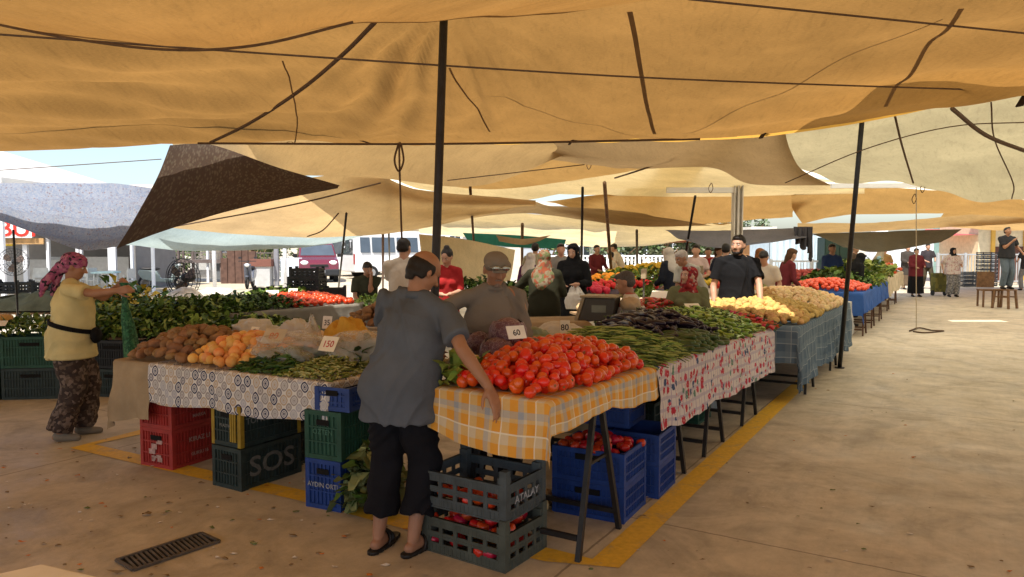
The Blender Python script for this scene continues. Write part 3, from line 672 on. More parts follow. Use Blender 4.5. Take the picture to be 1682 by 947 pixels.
# kiosk
kd = 27.5
k = empty('kiosk', (bx(90, kd), kd, 0), 0, 'open fronted snack kiosk with white posts and a red lettered sign', 'kiosk')
kx = lambda px: bx(px, kd)-bx(90, kd)
MB().box(((kx(-120)+kx(222))/2, 3.2, 1.4), (kx(222)-kx(-120), .15, 2.8)).build('back_wall', grey_in, k)
MB().box((kx(222), 1.6, 1.4), (.12, 3.2, 2.8)).build('side_wall', grey_in, k)
MB().box(((kx(-120)+kx(226))/2, 1.5, 2.9), (kx(230)-kx(-120), 3.9, .14)).build('roof', alu, k)
for px, w in ((-90, .14), (49, .16), (86, .10), (134, .10), (140, .06), (190, .28), (222, .08)): MB().box((kx(px), -.2, 1.42), (w, .12, 2.84)).build('post', alu, k)
for px0, px1 in ((52, 70), (84, 118)): f = MB().box(((kx(px0)+kx(px1))/2, 3.08, 1.95), (kx(px1)-kx(px0), .05, .9)).build('window', alu, k); MB().box(((kx(px0)+kx(px1))/2, 3.05, 1.95), (kx(px1)-kx(px0)-.1, .03, .8)).build('pane', mat('bright_window', (.55, .66, .62), .2, .2, 2), f)
MB().box((kx(30), 1.2, .55), (2.6, .5, 1.1)).build('counter', mat('pale_counter', (.45, .45, .44)), k); MB().box((kx(110), 1.6, .6), (3.2, .5, 1.2)).build('counter', mat('pale_counter', (.45, .45, .44)), k)
MB().box((kx(5), -.5, .55), (1.1, .5, 1.0)).build('display_cabinet', white_paint, k)
sg = MB().box(((kx(-120)+kx(68))/2, -.45, 2.22), (kx(68)-kx(-120), .08, .60)).build('sign', mat('sign_white', (.75, .76, .75), .5), k)
def mesh_text(parent, s, loc, rot, size, m_, name='lettering', ext=.0006, align='CENTER', sx=1.0):
    cu = bpy.data.curves.new(name, 'FONT'); cu.body = s; cu.size = size; cu.extrude = ext; cu.align_x = align; cu.align_y = 'CENTER'; cu.resolution_u = 3; cu.offset = size*.012
    t = bpy.data.objects.new(name, cu); COL.objects.link(t); dg = bpy.context.evaluated_depsgraph_get(); dg.update(); me = bpy.data.meshes.new_from_object(t.evaluated_get(dg)); me.name = name
    bpy.data.objects.remove(t); me.materials.clear(); me.materials.append(m_)
    o = bpy.data.objects.new(name, me); o.location = loc; o.rotation_euler = rot; o.scale = (sx, 1, 1); return link(o, parent)
mesh_text(sg, 'T  BUFE', (kx(36), -.50, 2.24), (PI/2, 0, 0), .85, mat('sign_red', (.70, .03, .02), .5), ext=.01, sx=1.1)
MB().box((kx(35), -.36, 1.80), (2.2, .05, .22)).build('menu_board', mat('menu_print', (.30, .22, .10), .6, .6, 2, c2=(.6, .35, .15)), k)
MB().box((kx(0), .3, 1.75), (.7, .2, .25)).build('yellow_sign', mat('yellow_sign', (.7, .5, .03), .5), k)
# white chairs and table at the kiosk
pc = empty('plastic_chair', (bx(66, 26), 26, 0), .5, 'white plastic armchair in front of the kiosk counter', 'chair', 'white plastic chairs at the kiosk'); wpl = mat('white_chair_plastic', (.5, .5, .47), .5)
for x in (-.24, .24):
    for y in (-.22, .22): MB().bar((x, y, 0), (x*.85, y*.85, .62 if y < 0 else .8), .045).build('leg', wpl, pc)
MB().box((0, 0, .42), (.46, .44, .04)).build('seat', wpl, pc); MB().box((0, .2, .68), (.44, .04, .34)).build('backrest', wpl, pc)
dup(pc, (bx(159, 26), 26, 0), (0, 0, 1.4), label='white plastic armchair left of the small kiosk table'); dup(pc, (bx(206, 25.5), 25.5, 0), (0, 0, -1.6), label='white plastic armchair beside the white kiosk pillar'); dup(pc, (bx(148, 27), 27, 0), (0, 0, 2.6), label='white plastic armchair under the person in maroon')
kt = empty('cafe_table', (bx(174, 26), 26, 0), .2, 'small kiosk table with a light blue cloth', 'table'); MB().box((0, 0, .70), (.75, .75, .06)).build('table_top', mat('light_blue_top', (.45, .62, .62), .6), kt); [MB().bar((x, y, 0), (x, y, .68), .04).build('leg', wpl, kt) for x in (-.3, .3) for y in (-.3, .3)]
# shelter structures right of the kiosk
sh = empty('shelter', (bx(320, 33), 33, 0), 0, 'long open shelter with a brown grey beam and thin posts', 'shelter'); sx_ = lambda px: bx(px, 33)-bx(320, 33)
bw_ = mat('brown_grey_wood', (.13, .10, .09), .8, .2)
MB().box(((sx_(232)+sx_(388))/2, 0, .95), (sx_(388)-sx_(232), .1, .16)).build('beam', bw_, sh); MB().box((sx_(320), 1.3, 2.85), (sx_(470)-sx_(226), 3.4, .1)).build('roof', mat('shelter_roof', (.4, .42, .42), .6), sh)
for px in (240, 274, 284, 292, 300, 316, 340, 362): MB().box((sx_(px), .1, 1.4), (.09, .09, 2.8)).build('post', bw_ if px != 340 else alu, sh)
MB().box((sx_(328), .6, .6), (1.1, .6, .85)).build('white_cabinet', mat('pale_counter', (.45, .45, .44)), sh)
MB().box((sx_(372), .3, .55), (1.1, .3, .8)).build('noticeboard', mat('grey_screen', (.12, .13, .14), .5), sh)
wsd = empty('wooden_shed', (bx(392, 32), 32, 0), 0, 'dark brown wooden boards standing beside the second scooter', 'shed')
for i, (w, h_) in enumerate(((.3, 1.1), (.35, 1.5), (.3, 1.9), (.25, 2.3), (.3, 1.4))): MB().box((-.6+i*.3, 0, h_/2), (w, .12, h_)).build('board', mat('dark_brown_board', (.10, .055, .04), .8, .3), wsd)
lp = MB().tube([(0, 0, 0), (0, 0, 2.9)], .07, 10).build('white_post', alu, None, True); lp.location = (bx(352, 26.5), 26.5, 0); tag(lp, 'slim white post in front of the shelter', 'post')
lp = dup(lp, (bx(468, 27), 27, 0), label='slim white post between the shelter and the red van')
ds = empty('counter', (bx(432, 30), 30, 0), 0, 'small counter with a brown slanted top beside the scooter', 'counter'); MB().box((0, 0, .4), (.7, .5, .8)).build('body', mat('pale_counter', (.45, .45, .44)), ds); MB().box((0, -.05, .95), (.85, .5, .3)).build('top', mat('brown_top', (.17, .07, .05)), ds); MB().box((.52, .1, 1.2), (.16, .16, 2.4)).build('post', mat('grey_post', (.2, .2, .22)), ds)
lad = MB(); 
for q in (-.2, .2): lad.bar((q-.5, 0, 2.0), (q+.4, .2, 0), .06)
for t in np.linspace(.1, .9, 6): lad.bar((-.2-.5+.9*t, .2*t, 2*(1-t)), (.2-.5+.9*t, .2*t, 2*(1-t)), .04)
o = lad.build('ladder', mat('grey_metal', (.25, .25, .26))); o.location = (bx(236, 31), 31, 0); tag(o, 'metal ladder leaning beside the kiosk', 'ladder')
# trees and shrubs
def tree(label, x, y, h, r, n, seed, cols=None, name='tree', trunk=True, z0=.9, leaf=.22):
    rs = random.Random(seed); o = empty(name, (x, y, 0), 0, label, 'tree' if trunk else 'shrub')
    if trunk:
        m = MB().tube([(0, 0, 0), (.05, 0, h*.25), (0, .05, h*.55)], [.14, .11, .06], 8)
        for k in range(6):
            a = k*1.05; m.tube([(0, 0, h*(.25+.04*k)), (math.cos(a)*r*.4, math.sin(a)*r*.4, h*(.45+.05*k)), (math.cos(a)*r*.7, math.sin(a)*r*.7, h*(.6+.05*k))], [.06, .035, .015], 5)
        m.build('trunk', wood_pole, o, True)
    cols = cols or gl_; m = MB(); cl_ = [(rs.uniform(-.7, .7)*r, rs.uniform(-.7, .7)*r, rs.uniform(z0, h*.9), rs.uniform(.25, .5)*r) for _ in range(14)]
    for i in range(n):
        c = rs.choice(cl_); a = rs.uniform(0, 6.3); b = rs.uniform(-1.5, 1.5); rr = c[3]*rs.random()**.4
        p = Vector((c[0]+math.cos(a)*math.cos(b)*rr, c[1]+math.sin(a)*math.cos(b)*rr, c[2]+math.sin(b)*rr*.8)); d = Vector((rs.uniform(-1, 1), rs.uniform(-1, 1), rs.uniform(-.6, .6))).normalized()*leaf*rs.uniform(.6, 1.2); e = d.cross(Vector((rs.uniform(-1, 1), rs.uniform(-1, 1), 1))).normalized()*leaf*.4
        m.add([p-d*.5, p+e, p+d*.5, p-e], [(0, 1, 2, 3)], rs.randrange(len(cols)))
    m.build('crown' if trunk else 'foliage', cols, o); return o
gl_ = [mat('tree_leaf_dark', (.035, .06, .015), .7, .3), mat('tree_leaf_mid', (.07, .11, .03), .7, .3), mat('tree_leaf_light', (.13, .17, .06), .7, .3)]
olv = [mat('olive_leaf_grey', (.11, .14, .08), .7, .3), mat('olive_leaf_pale', (.20, .24, .15), .7, .3), gl_[1]]
for i, px in enumerate((1010, 1050, 1092, 1136, 1178, 1226)):
    tree('olive tree behind the white railing, ' + ('leftmost of the row', 'second from the left of the row', 'third from the left of the row', 'third from the right of the row', 'second from the right of the row', 'rightmost of the row')[i], bx(px, 36+i % 2*2), 36+i % 2*2, 2.6+.3*(i % 3), 1.5, 1500, i, olv)
tree('broad green shrub left of the red van', bx(468, 40), 40, 2.6, 1.9, 1600, 21, [gl_[1], gl_[2], gl[3] if 'gl' in globals() else gl_[2]], name='shrub', trunk=False, z0=.4)
tree('tree showing behind the wooden boards', bx(418, 44), 44, 3.2, 1.6, 1300, 22); tree('palm like dark tree left of the grey blue building', bx(905, 38), 38, 2.1, .9, 500, 24, trunk=True)
tree('small tree behind the kiosk fence', bx(262, 41), 41, 2.2, 1.2, 900, 25, [gl_[2], gl_[1]])
tree('shrub behind the long fence', bx(300, 42), 42, 1.6, 1.4, 800, 26, [gl_[2], gl_[1]], name='shrub', trunk=False, z0=.4)
# white marquee roof
mq = empty('marquee', (bx(-60, 22), 22, 0), 0, 'white pyramid tent roof behind the floral sheet at the left edge', 'marquee')
q = 3.9; m = MB(); m.add([(-q, -q, 3.3), (q, -q, 3.3), (q, q, 3.3), (-q, q, 3.3), (-.3, 0, 4.9), (-q, -q, 3.0), (q, -q, 3.0), (q, q, 3.0), (-q, q, 3.0)], [(0, 1, 4), (1, 2, 4), (2, 3, 4), (3, 0, 4), (5, 6, 1, 0), (6, 7, 2, 1), (7, 8, 3, 2), (8, 5, 0, 3)])
m.build('canopy', white_t, mq)
for a in (-1, 1):
    for b in (-1, 1): MB().box((a*(q-.1), b*(q-.1), 1.6), (.09, .09, 3.2)).build('leg', alu, mq)
# vehicles
def van(label, p, rz, L_, W_, H_, paint, lower, minibus=False, name='van', dark=None):
    o = empty(name, p, rz, label, 'van'); gls = mat('vehicle_glass', (.06, .075, .09), .08, .2, 2, spec=.8, coat=.5); bl = mat('tyre_rubber', (.015, .015, .015), .8)
    if minibus: prof = [(-L_/2, .35), (L_/2-.1, .35), (L_/2, .6), (L_/2-.05, 1.1), (L_/2-.75, 1.30), (L_/2-1.35, H_-.12), (L_/2-1.9, H_), (-L_/2+.15, H_), (-L_/2, H_-.25)]
    else: prof = [(-L_/2, .32), (L_/2-.08, .32), (L_/2, .55), (L_/2-.04, .85), (L_/2-.35, 1.02), (L_/2-1.0, 1.16), (L_/2-1.62, H_-.12), (L_/2-1.95, H_-.02), (-L_/2+.3, H_), (-L_/2+.06, H_-.25), (-L_/2, 1.0)]
    def taper(x, y, z): return (x, y*(1-.17*max(0, (z-1.05)/(H_-1.05))), z)
    m = MB(); m.prism(prof, -W_/2, W_/2, f=taper); b_ = m.build('body', paint, o, bevel=.05); b_.data.polygons.foreach_set('use_smooth', np.zeros(len(b_.data.polygons), dtype=bool))
    if lower: m = MB(); m.box((0, 0, .46), (L_+.03, W_+.03, .30)); m.build('bumper', lower, o, bevel=.05)
    # glazing: side panes and windscreen set just proud of the body
    zt_ = H_-.30; zb_ = 1.16 if not minibus else 1.30
    for sy in (-1, 1):
        panes = [(L_/2-1.45, L_/2-2.25), (L_/2-2.35, L_/2-3.3)] if not minibus else [(L_/2-1.35, L_/2-2.1), (L_/2-2.25, L_/2-3.4), (L_/2-3.5, L_/2-4.7), (L_/2-4.8, -L_/2+.3)]
        for a, b in panes:
            yb = sy*(W_/2*(1-.17*(zb_-1.05)/(H_-1.05))+.012); yt = sy*(W_/2*(1-.17*(zt_-1.05)/(H_-1.05))+.012)
            MB().add([(a, yb, zb_), (b, yb, zb_), (b, yt, zt_), (a-.25*(a > L_/2-1.5), yt, zt_)], [(0, 1, 2, 3)]).build('side_window', gls, o)
    i0, i1 = (4, 5) if minibus else (5, 6); x0, z0_ = prof[i0]; x1, z1_ = prof[i1]
    wsn = Vector((z1_-z0_, 0, x0-x1)).normalized()*.012
    def ws(t, sy): x = x0+(x1-x0)*t; z = z0_+(z1_-z0_)*t; return Vector((x, sy*W_/2*(1-.17*max(0, (z-1.05)/(H_-1.05)))*.90, z))+wsn
    MB().add([ws(.06, -1), ws(.06, 1), ws(.95, 1), ws(.95, -1)], [(0, 1, 2, 3)]).build('windscreen', gls, o)
    MB().add([(-L_/2-.012, -W_*.36, 1.2), (-L_/2-.012, W_*.36, 1.2), (-L_/2+(.03 if not minibus else -.012), W_*.32, H_-.4), (-L_/2+(.03 if not minibus else -.012), -W_*.32, H_-.4)], [(0, 3, 2, 1)]).build('rear_window', gls, o)
    for x in (L_/2-.85, -L_/2+.85):
        for sy in (-1, 1):
            y = sy*(W_/2-.09); w = MB().tube([(x, y-.10, .33), (x, y+.10, .33)], .33, 20).build('wheel', bl, o, False); MB().tube([(x, y+sy*.095, .33), (x, y+sy*.112, .33)], .19, 14).build('rim', mat('wheel_rim', (.3, .3, .3), .4, metal=.5), w)
    for sy in (-1, 1):
        m = MB(); m.ell((L_/2-.20, sy*W_*.36, .86 if not minibus else .85), (.20, .20, .13), 12, 8); m.build('headlight', mat('headlight_glass', (.7, .72, .7), .1), o, True)
        MB().box((-L_/2-.005, sy*W_*.45, 1.0), (.03, .12, .5)).build('tail_light', mat('tail_red', (.4, .03, .02), .3), o)
        MB().box((L_/2-1.35, sy*(W_/2+.12), 1.2), (.1, .18, .16)).build('mirror', bl, o, bevel=.02)
    MB().box((L_/2+.018, 0, .5), (.012, .5, .11)).build('number_plate', white_paint, o)
    MB().box((L_/2+.0, 0, .76), (.05, W_*.45, .10)).build('grille', bl, o)
    return o
redp = mat('maroon_car_paint', (.12, .008, .014), .25, .05, 2, spec=.6, coat=.7); blkp = mat('black_plastic_trim', (.02, .022, .025), .6)
van('small maroon red van parked beside the railing, facing the market', (bx(520, 34.5), 34.5, 0), R(-72), 4.0, 1.72, 1.82, redp, blkp)
whp = mat('white_car_paint', (.72, .72, .72), .3, .04, 2, spec=.6, coat=.5)
v1 = van('white minibus seen from behind, left of the pair', (bx(604, 42), 42, 0), R(62), 5.8, 2.05, 2.65, whp, None, True, name='minibus')
v2 = van('white minibus with square letter panels on its doors, right of the pair', (bx(658, 38), 38, 0), R(32), 5.6, 2.0, 2.35, whp, None, True, name='minibus')
for y, s_ in ((.48, 'C'), (-.48, 'T')):
    pn = MB().box((-2.8-.02, y, 1.70), (.01, .5, .5)).build('door_panel', mat('sticker_black', (.05, .05, .05), .5), v2)
    mesh_text(pn, s_, (-2.8-.027, y, 1.70), (PI/2, 0, -PI/2), .5, white_paint, sx=1.0)
def scooter(label, p, rz, paint):
    o = empty('scooter', p, rz, label, 'scooter'); bl = mat('tyre_rubber', (.015, .015, .015), .8); 
    for x in (-.62, .62):
        m = MB(); P = [(x+.22*math.cos(a), 0, .26+.22*math.sin(a)) for a in np.linspace(0, 2*PI, 20)]; m.tube(P, .045, 8); w = m.build('wheel', bl, o, True); MB().tube([(x, -.03, .26), (x, .03, .26)], .13, 12).build('rim', steel, w)
    m = MB(); m.prism([(-.85, .62), (-.70, .40), (-.30, .30), (.30, .26), (.42, .40), (.56, .92), (.46, .96), (.26, .42), (-.08, .42), (-.20, .70), (-.80, .76)], -.13, .13); m.build('body', paint, o, bevel=.03)
    MB().ell((-.45, 0, .78), (.36, .13, .07), 14, 8).build('seat', leather_, o, True); MB().box((.66, 0, .48), (.22, .12, .06)).build('mudguard', paint, o, bevel=.02)
    m = MB(); m.bar((.58, 0, .3), (.47, 0, 1.0), .05); m.bar((.45, -.32, 1.05), (.45, .32, 1.05), .03); m.build('handlebar', blkp, o); m = MB().ell((.55, 0, .90), (.06, .09, .07), 10, 8); m.build('headlight', mat('headlight_glass', (.7, .72, .7), .1), o, True)
    [MB().box((.40, q*.28, 1.18), (.02, .10, .07)).build('mirror', blkp, o) for q in (-1, 1)]
    return o
leather_ = mat('seat_vinyl', (.02, .018, .018), .5)
scooter('silver and black scooter parked side on under the shelter', (bx(268, 27.5), 27.5, 0), R(15), mat('silver_green_paint', (.18, .22, .21), .3, .1, coat=.4)); scooter('dark motor scooter facing the camera beside the wooden boards', (bx(410, 28.5), 28.5, 0), R(-80), mat('grey_scooter_paint', (.09, .10, .13), .3, coat=.4))
# fans
def fan(label, p, z, rz, r=.26):
    o = empty('pedestal_fan', p, rz, label, 'fan'); m = MB()
    MB().tube([(0, 0, 0), (0, 0, z)], .02, 8).build('stand', rust_metal, o, True); MB().tube([(0, 0, 0), (0, 0, .04)], .22, 16).build('base', blkp, o)
    for rr, y in ((r, -.02), (r*.99, -.07), (r*.6, -.11), (r*.35, -.12), (r*.8, -.1)):
        m.tube([(rr*math.cos(a), y, z+rr*math.sin(a)) for a in np.linspace(0, 2*PI, 30)], .005, 5)
    for a in np.linspace(0, 2*PI, 24, endpoint=False): m.tube([(.04*math.cos(a), -.12, z+.04*math.sin(a)), (r*.8*math.cos(a), -.10, z+r*.8*math.sin(a)), (r*math.cos(a), -.03, z+r*math.sin(a)), (r*.6*math.cos(a), .05, z+r*.6*math.sin(a))], .0035, 4)
    m.build('guard', blkp, o)
    for k_ in range(3):
        a = k_*2.09+.4; b = MB(); P = []
        for t, w in ((.05, .02), (.13, .07), (.20, .07), (.22, .03)):
            c = Vector((math.cos(a)*t, -.06, z+math.sin(a)*t)); n_ = Vector((-math.sin(a), .35, math.cos(a)))*w; P += [c-n_, c+n_]
        b.add(P, [(2*i, 2*i+1, 2*i+3, 2*i+2) for i in range(3)]); b.build('blade', mat('fan_blade', (.12, .08, .06), .4), o)
    MB().ell((0, .06, z), (.07, .13, .07), 12, 8).build('motor', blkp, o, True); return o
fan('pedestal fan behind the leafy greens heap', at_f if False else Vector((bx(304, 10.3), 10.3, 0)), 1.18, -.3, .27); fan('grey pedestal fan in front of the kiosk at the left', Vector((bx(24, 16), 16, 0)), 1.28, .2, .3)
# stacked crates at the far right
for i in range(9):
    m = MB(); m.box((0, 0, .02), (.62, .45, .03)); [m.box((0, s_*.21, z_), (.62, .015, .035)) for s_ in (-1, 1) for z_ in (.06, .115)]; [m.box((s_*.30, 0, z_), (.015, .40, .035)) for s_ in (-1, 1) for z_ in (.06, .115)]; [m.box((a*.295, b*.21, .08), (.03, .03, .13)) for a in (-1, 1) for b in (-1, 1)]
    if i == 0: fc0 = m.build('flat_crate', mat('black_flat_crate', (.014, .015, .017), .5)); fc0.location = (bx(1621, 30), 30, 0); tag(fc0, 'black flat crate at the bottom of the tall stack by the hut', 'crate', 'black flat crates stacked by the railing')
    else: dup(fc0, (bx(1621, 30), 30, i*.155), label='black flat crate number %s from the floor in the tall stack by the hut' % ('one', 'two', 'three', 'four', 'five', 'six', 'seven', 'eight', 'nine')[i])
for i in range(4): dup(fc0, (bx(1592, 29.5), 29.5, i*.155), label=('lowest', 'second', 'third', 'topmost')[i]+' black flat crate in the short stack left of the tall one')
blu = empty('hanging_jacket', A(1318, 372, 15.8), 0, 'dark grey jacket hanging from the grey blue awning edge', 'jacket')
U_, W_ = np.meshgrid(np.linspace(-1, 1, 30), np.linspace(0, 1, 26), indexing='ij')
for nm_, w0, l0, x0_ in (('cloth', .17, .40, -.02), ('sleeve', .055, .60, .17)):
    px_ = x0_+w0*U_*(1+.15*W_*np.sin(3*U_+1)); fo = .045*np.sin(U_*9+W_*1.5)*(.3+W_); pz_ = -l0*W_*(1+.18*np.sin(U_*2.3+.6)+.08*np.sin(U_*7)); idx_ = np.arange(30*26).reshape(30, 26)
    F_ = np.stack([idx_[:-1, :-1], idx_[1:, :-1], idx_[1:, 1:], idx_[:-1, 1:]], -1).reshape(-1, 4).tolist()
    o = mesh(nm_, np.stack([px_, fo, pz_], -1).reshape(-1, 3), F_, mat('dark_grey_cloth', (.05, .048, .055), .9, bump=.5), blu, smooth=True)
    sm_ = o.modifiers.new('thickness', 'SOLIDIFY'); sm_.thickness = .012
um = MB(); um.rings([((0, 0, 0), .02, .02), ((0, 0, -.12), .5, .5), ((0, 0, -.20), .85, .85), ((0, 0, -.21), .83, .83), ((0, 0, -.13), .49, .49)], 10); uo = empty('parasol', A(1130, 386, 24), 0, 'faded red parasol in front of the olive trees', 'parasol'); um.build('canopy', tarpmat('red_parasol_cloth', (.55, .08, .07), .1, .4), uo); MB().tube([(0, 0, -.1), (0, 0, -uo.location.z)], .02, 8).build('pole', steel, uo)
# ================= stalls =================
class Fr:
    def __init__(s, o, ax):
        s.o = Vector(o); s.o.z = 0; s.x = Vector((ax[0], ax[1], 0)).normalized(); s.y = Vector((-s.x.y, s.x.x, 0)); s.a = math.atan2(s.x.y, s.x.x)
    def p(s, x, y, z=0.0): 
        q = s.o+s.x*x+s.y*y; q.z = z; return q
def cloth(label, fr, x0, x1, y0, y1, z, m_, dl=.0, dr=.0, df=.0, db=.0, seed=1, step=.02, wav=1.0, cat='tablecloth', name='tablecloth', hem=.12, group=None):
    zf = z if callable(z) else (lambda x, y: z)
    xsn = np.arange(x0-dl, x1+dr+step*.5, step); ysn = np.arange(y0-df, y1+db+step*.5, step)
    X, Y = np.meshgrid(xsn, ysn, indexing='ij')
    n1 = fbm(X*2.3, Y*2.3, seed, 2); n2 = fbm(X*6, Y*6, seed+3, 2)
    cx = np.clip(X, x0, x1); cy = np.clip(Y, y0, y1); ox = X-cx; oy = Y-cy
    h = np.hypot(ox, oy); h2 = h*(1+hem*n1); dirx = np.where(h > 0, ox/np.maximum(h, 1e-6), 0); diry = np.where(h > 0, oy/np.maximum(h, 1e-6), 0)
    along = np.where(np.abs(ox) > np.abs(oy), Y, X)
    fold = np.sin(along*19+n1*3)*.5+np.sin(along*37+1+n2*2)*.25
    out = .014+np.minimum(h, .7)*(.05+.085*wav*fold)+.012*n2*np.minimum(1, h*8)
    out = np.where(h > 0, np.maximum(out, .012+.0*h), 0)
    PX = cx+dirx*out; PY = cy+diry*out
    Z = np.vectorize(zf)(cx, cy)+np.where(h > 0, 0, .003*n2+.004)-np.maximum(0, h2-.006)
    Z = np.maximum(Z, .012)
    P = np.stack([fr.o.x+fr.x.x*PX+fr.y.x*PY, fr.o.y+fr.x.y*PX+fr.y.y*PY, Z], -1)
    nu, nv = X.shape; idx = np.arange(nu*nv).reshape(nu, nv)
    F_ = np.stack([idx[:-1, :-1], idx[1:, :-1], idx[1:, 1:], idx[:-1, 1:]], -1).reshape(-1, 4).tolist()
    o = mesh(name, P.reshape(-1, 3), F_, m_, uv=np.stack([X, Y], -1).reshape(-1, 2), smooth=True)
    return tag(o, label, cat, group)

# ---- printed cloths ----
def f_check(b, u, v, uv):
    s = lambda x, per, w, off=0.0: pleat(b, b.mt('ADD', x, off), per, w)
    a = b.mt('ADD', s(u, .095, .5), s(v, .095, .5))
    c = b.ramp(b.mt('DIVIDE', a, 2.0), [(.2, (.62, .50, .33)), (.5, (.66, .42, .16)), (.9, (.70, .32, .045))])
    blue = b.mt('MULTIPLY', b.mt('ADD', s(u, .19, .16, .03), s(v, .19, .16, .03)), .45)
    c = b.mix(blue, c, (.30, .33, .38))
    w = b.mt('MAXIMUM', s(u, .19, .035, .1), s(v, .19, .035, .1)); return b.mix(b.mt('MULTIPLY', w, .8), c, (.78, .70, .55))
def f_medal(b, u, v, uv):
    c = (.68, .66, .62)
    def lattice(c, off, per, ring, cols, seed):
        uu = b.mt('ADD', b.mt('DIVIDE', u, per), off[0]); vv = b.mt('ADD', b.mt('DIVIDE', v, per*1.15), off[1])
        fu = b.mt('SUBTRACT', b.mt('FRACT', uu), .5); fv = b.mt('SUBTRACT', b.mt('FRACT', vv), .5)
        cell = b.vec(b.mt('FLOOR', uu), b.mt('FLOOR', vv), seed); wn_ = b.n('ShaderNodeTexWhiteNoise', {0: cell}); r = wn_.outputs['Value']
        d = b.mt('SQRT', b.mt('ADD', b.mt('MULTIPLY', fu, fu), b.mt('MULTIPLY', fv, fv)))
        dd = b.mt('ADD', b.mt('MULTIPLY', d, .75), b.mt('MULTIPLY', b.mt('ADD', b.mt('ABSOLUTE', fu), b.mt('ABSOLUTE', fv)), .2))
        colr = b.ramp(r, [(0, cols[0]), (.44, cols[1]), (.66, cols[2]), (.84, cols[3])], 'CONSTANT')
        rg = b.mt('LESS_THAN', b.mt('ABSOLUTE', b.mt('SUBTRACT', dd, ring)), .05)
        fill = b.mt('LESS_THAN', dd, ring-.05); dot = b.mt('LESS_THAN', dd, .085); r2 = b.mt('LESS_THAN', b.mt('ABSOLUTE', b.mt('SUBTRACT', dd, .17)), .018)
        c = b.mix(fill, c, (.55, .54, .53)); c = b.mix(rg, c, colr); c = b.mix(r2, c, colr); return b.mix(dot, c, colr)
    navy, grey, tn, pale = (.022, .028, .085), (.33, .30, .29), (.48, .37, .25), (.42, .42, .46)
    c = lattice(c, (0, 0), .082, .33, (navy, grey, tn, pale), 1.0)
    return lattice(c, (.5, .5), .082, .25, (tn, pale, grey, (.2, .19, .22)), 2.0)
def f_flower(b, u, v, uv):
    c = b.mix(pleat(b, u, .06, .16), (.62, .55, .50), (.40, .33, .40)); c = b.mix(b.mt('MULTIPLY', pleat(b, v, .075, .3), .75), c, (.42, .36, .42))
    vn_ = b.n('ShaderNodeTexVoronoi', {'Scale': 15.0, 'Randomness': .75, 'Vector': uv}); d = vn_.outputs['Distance']; cc = b.xyz(vn_.outputs['Color'])[0]
    pet = b.mt('ADD', d, b.mt('MULTIPLY', b.mt('SUBTRACT', b.noise(60, uv, 2), .5), .5))
    colr = b.ramp(cc, [(0, (.45, .03, .05)), (.45, (.05, .08, .16)), (.62, (.5, .06, .09)), (.85, (.12, .22, .16))], 'CONSTANT')
    c = b.mix(b.mt('LESS_THAN', pet, .41), c, colr); return b.mix(b.mt('LESS_THAN', d, .10), c, (.6, .35, .33))
def f_bplaid(b, u, v, uv):
    c = b.mix(pleat(b, u, .13, .45), (.085, .125, .165), (.12, .165, .205)); c = b.mix(b.mt('MULTIPLY', pleat(b, v, .15, .4), .5), c, (.15, .19, .22))
    w = b.mt('MAXIMUM', pleat(b, u, .13, .07), pleat(b, v, .15, .05)); return b.mix(b.mt('MULTIPLY', w, .6), c, (.32, .36, .36))
def f_plain(c, v2=.15):
    return lambda b, u, v, uv: b.ramp(b.noise(5, uv, 4), [(.3, tuple(x*(1-v2) for x in c)), (.7, tuple(x*(1+v2) for x in c))])
c_check = uvm('orange_checked_cotton', f_check); c_medal = uvm('medallion_print_cotton', f_medal); c_flower = uvm('flower_print_cotton', f_flower); c_plaid = uvm('blue_plaid_cotton', f_bplaid)
c_royal = uvm('royal_blue_cloth', f_plain((.035, .095, .30))); c_cream = uvm('cream_cloth', f_plain((.55, .45, .30))); c_burlap = uvm('beige_sackcloth', f_plain((.36, .27, .165)), bump=.6)
c_gcov = uvm('grey_cover_cloth', f_plain((.20, .185, .155))); c_purp = uvm('purple_cover_cloth', lambda b, u, v, uv: b.mix(pleat(b, v, .16, .45), (.13, .095, .12), (.34, .31, .30)))
c_yellow = uvm('yellow_blanket', f_plain((.62, .34, .05), .2), bump=.6); c_white = uvm('white_striped_cloth', lambda b, u, v, uv: b.mix(pleat(b, u, .03, .5), (.6, .58, .53), (.3, .3, .3)))

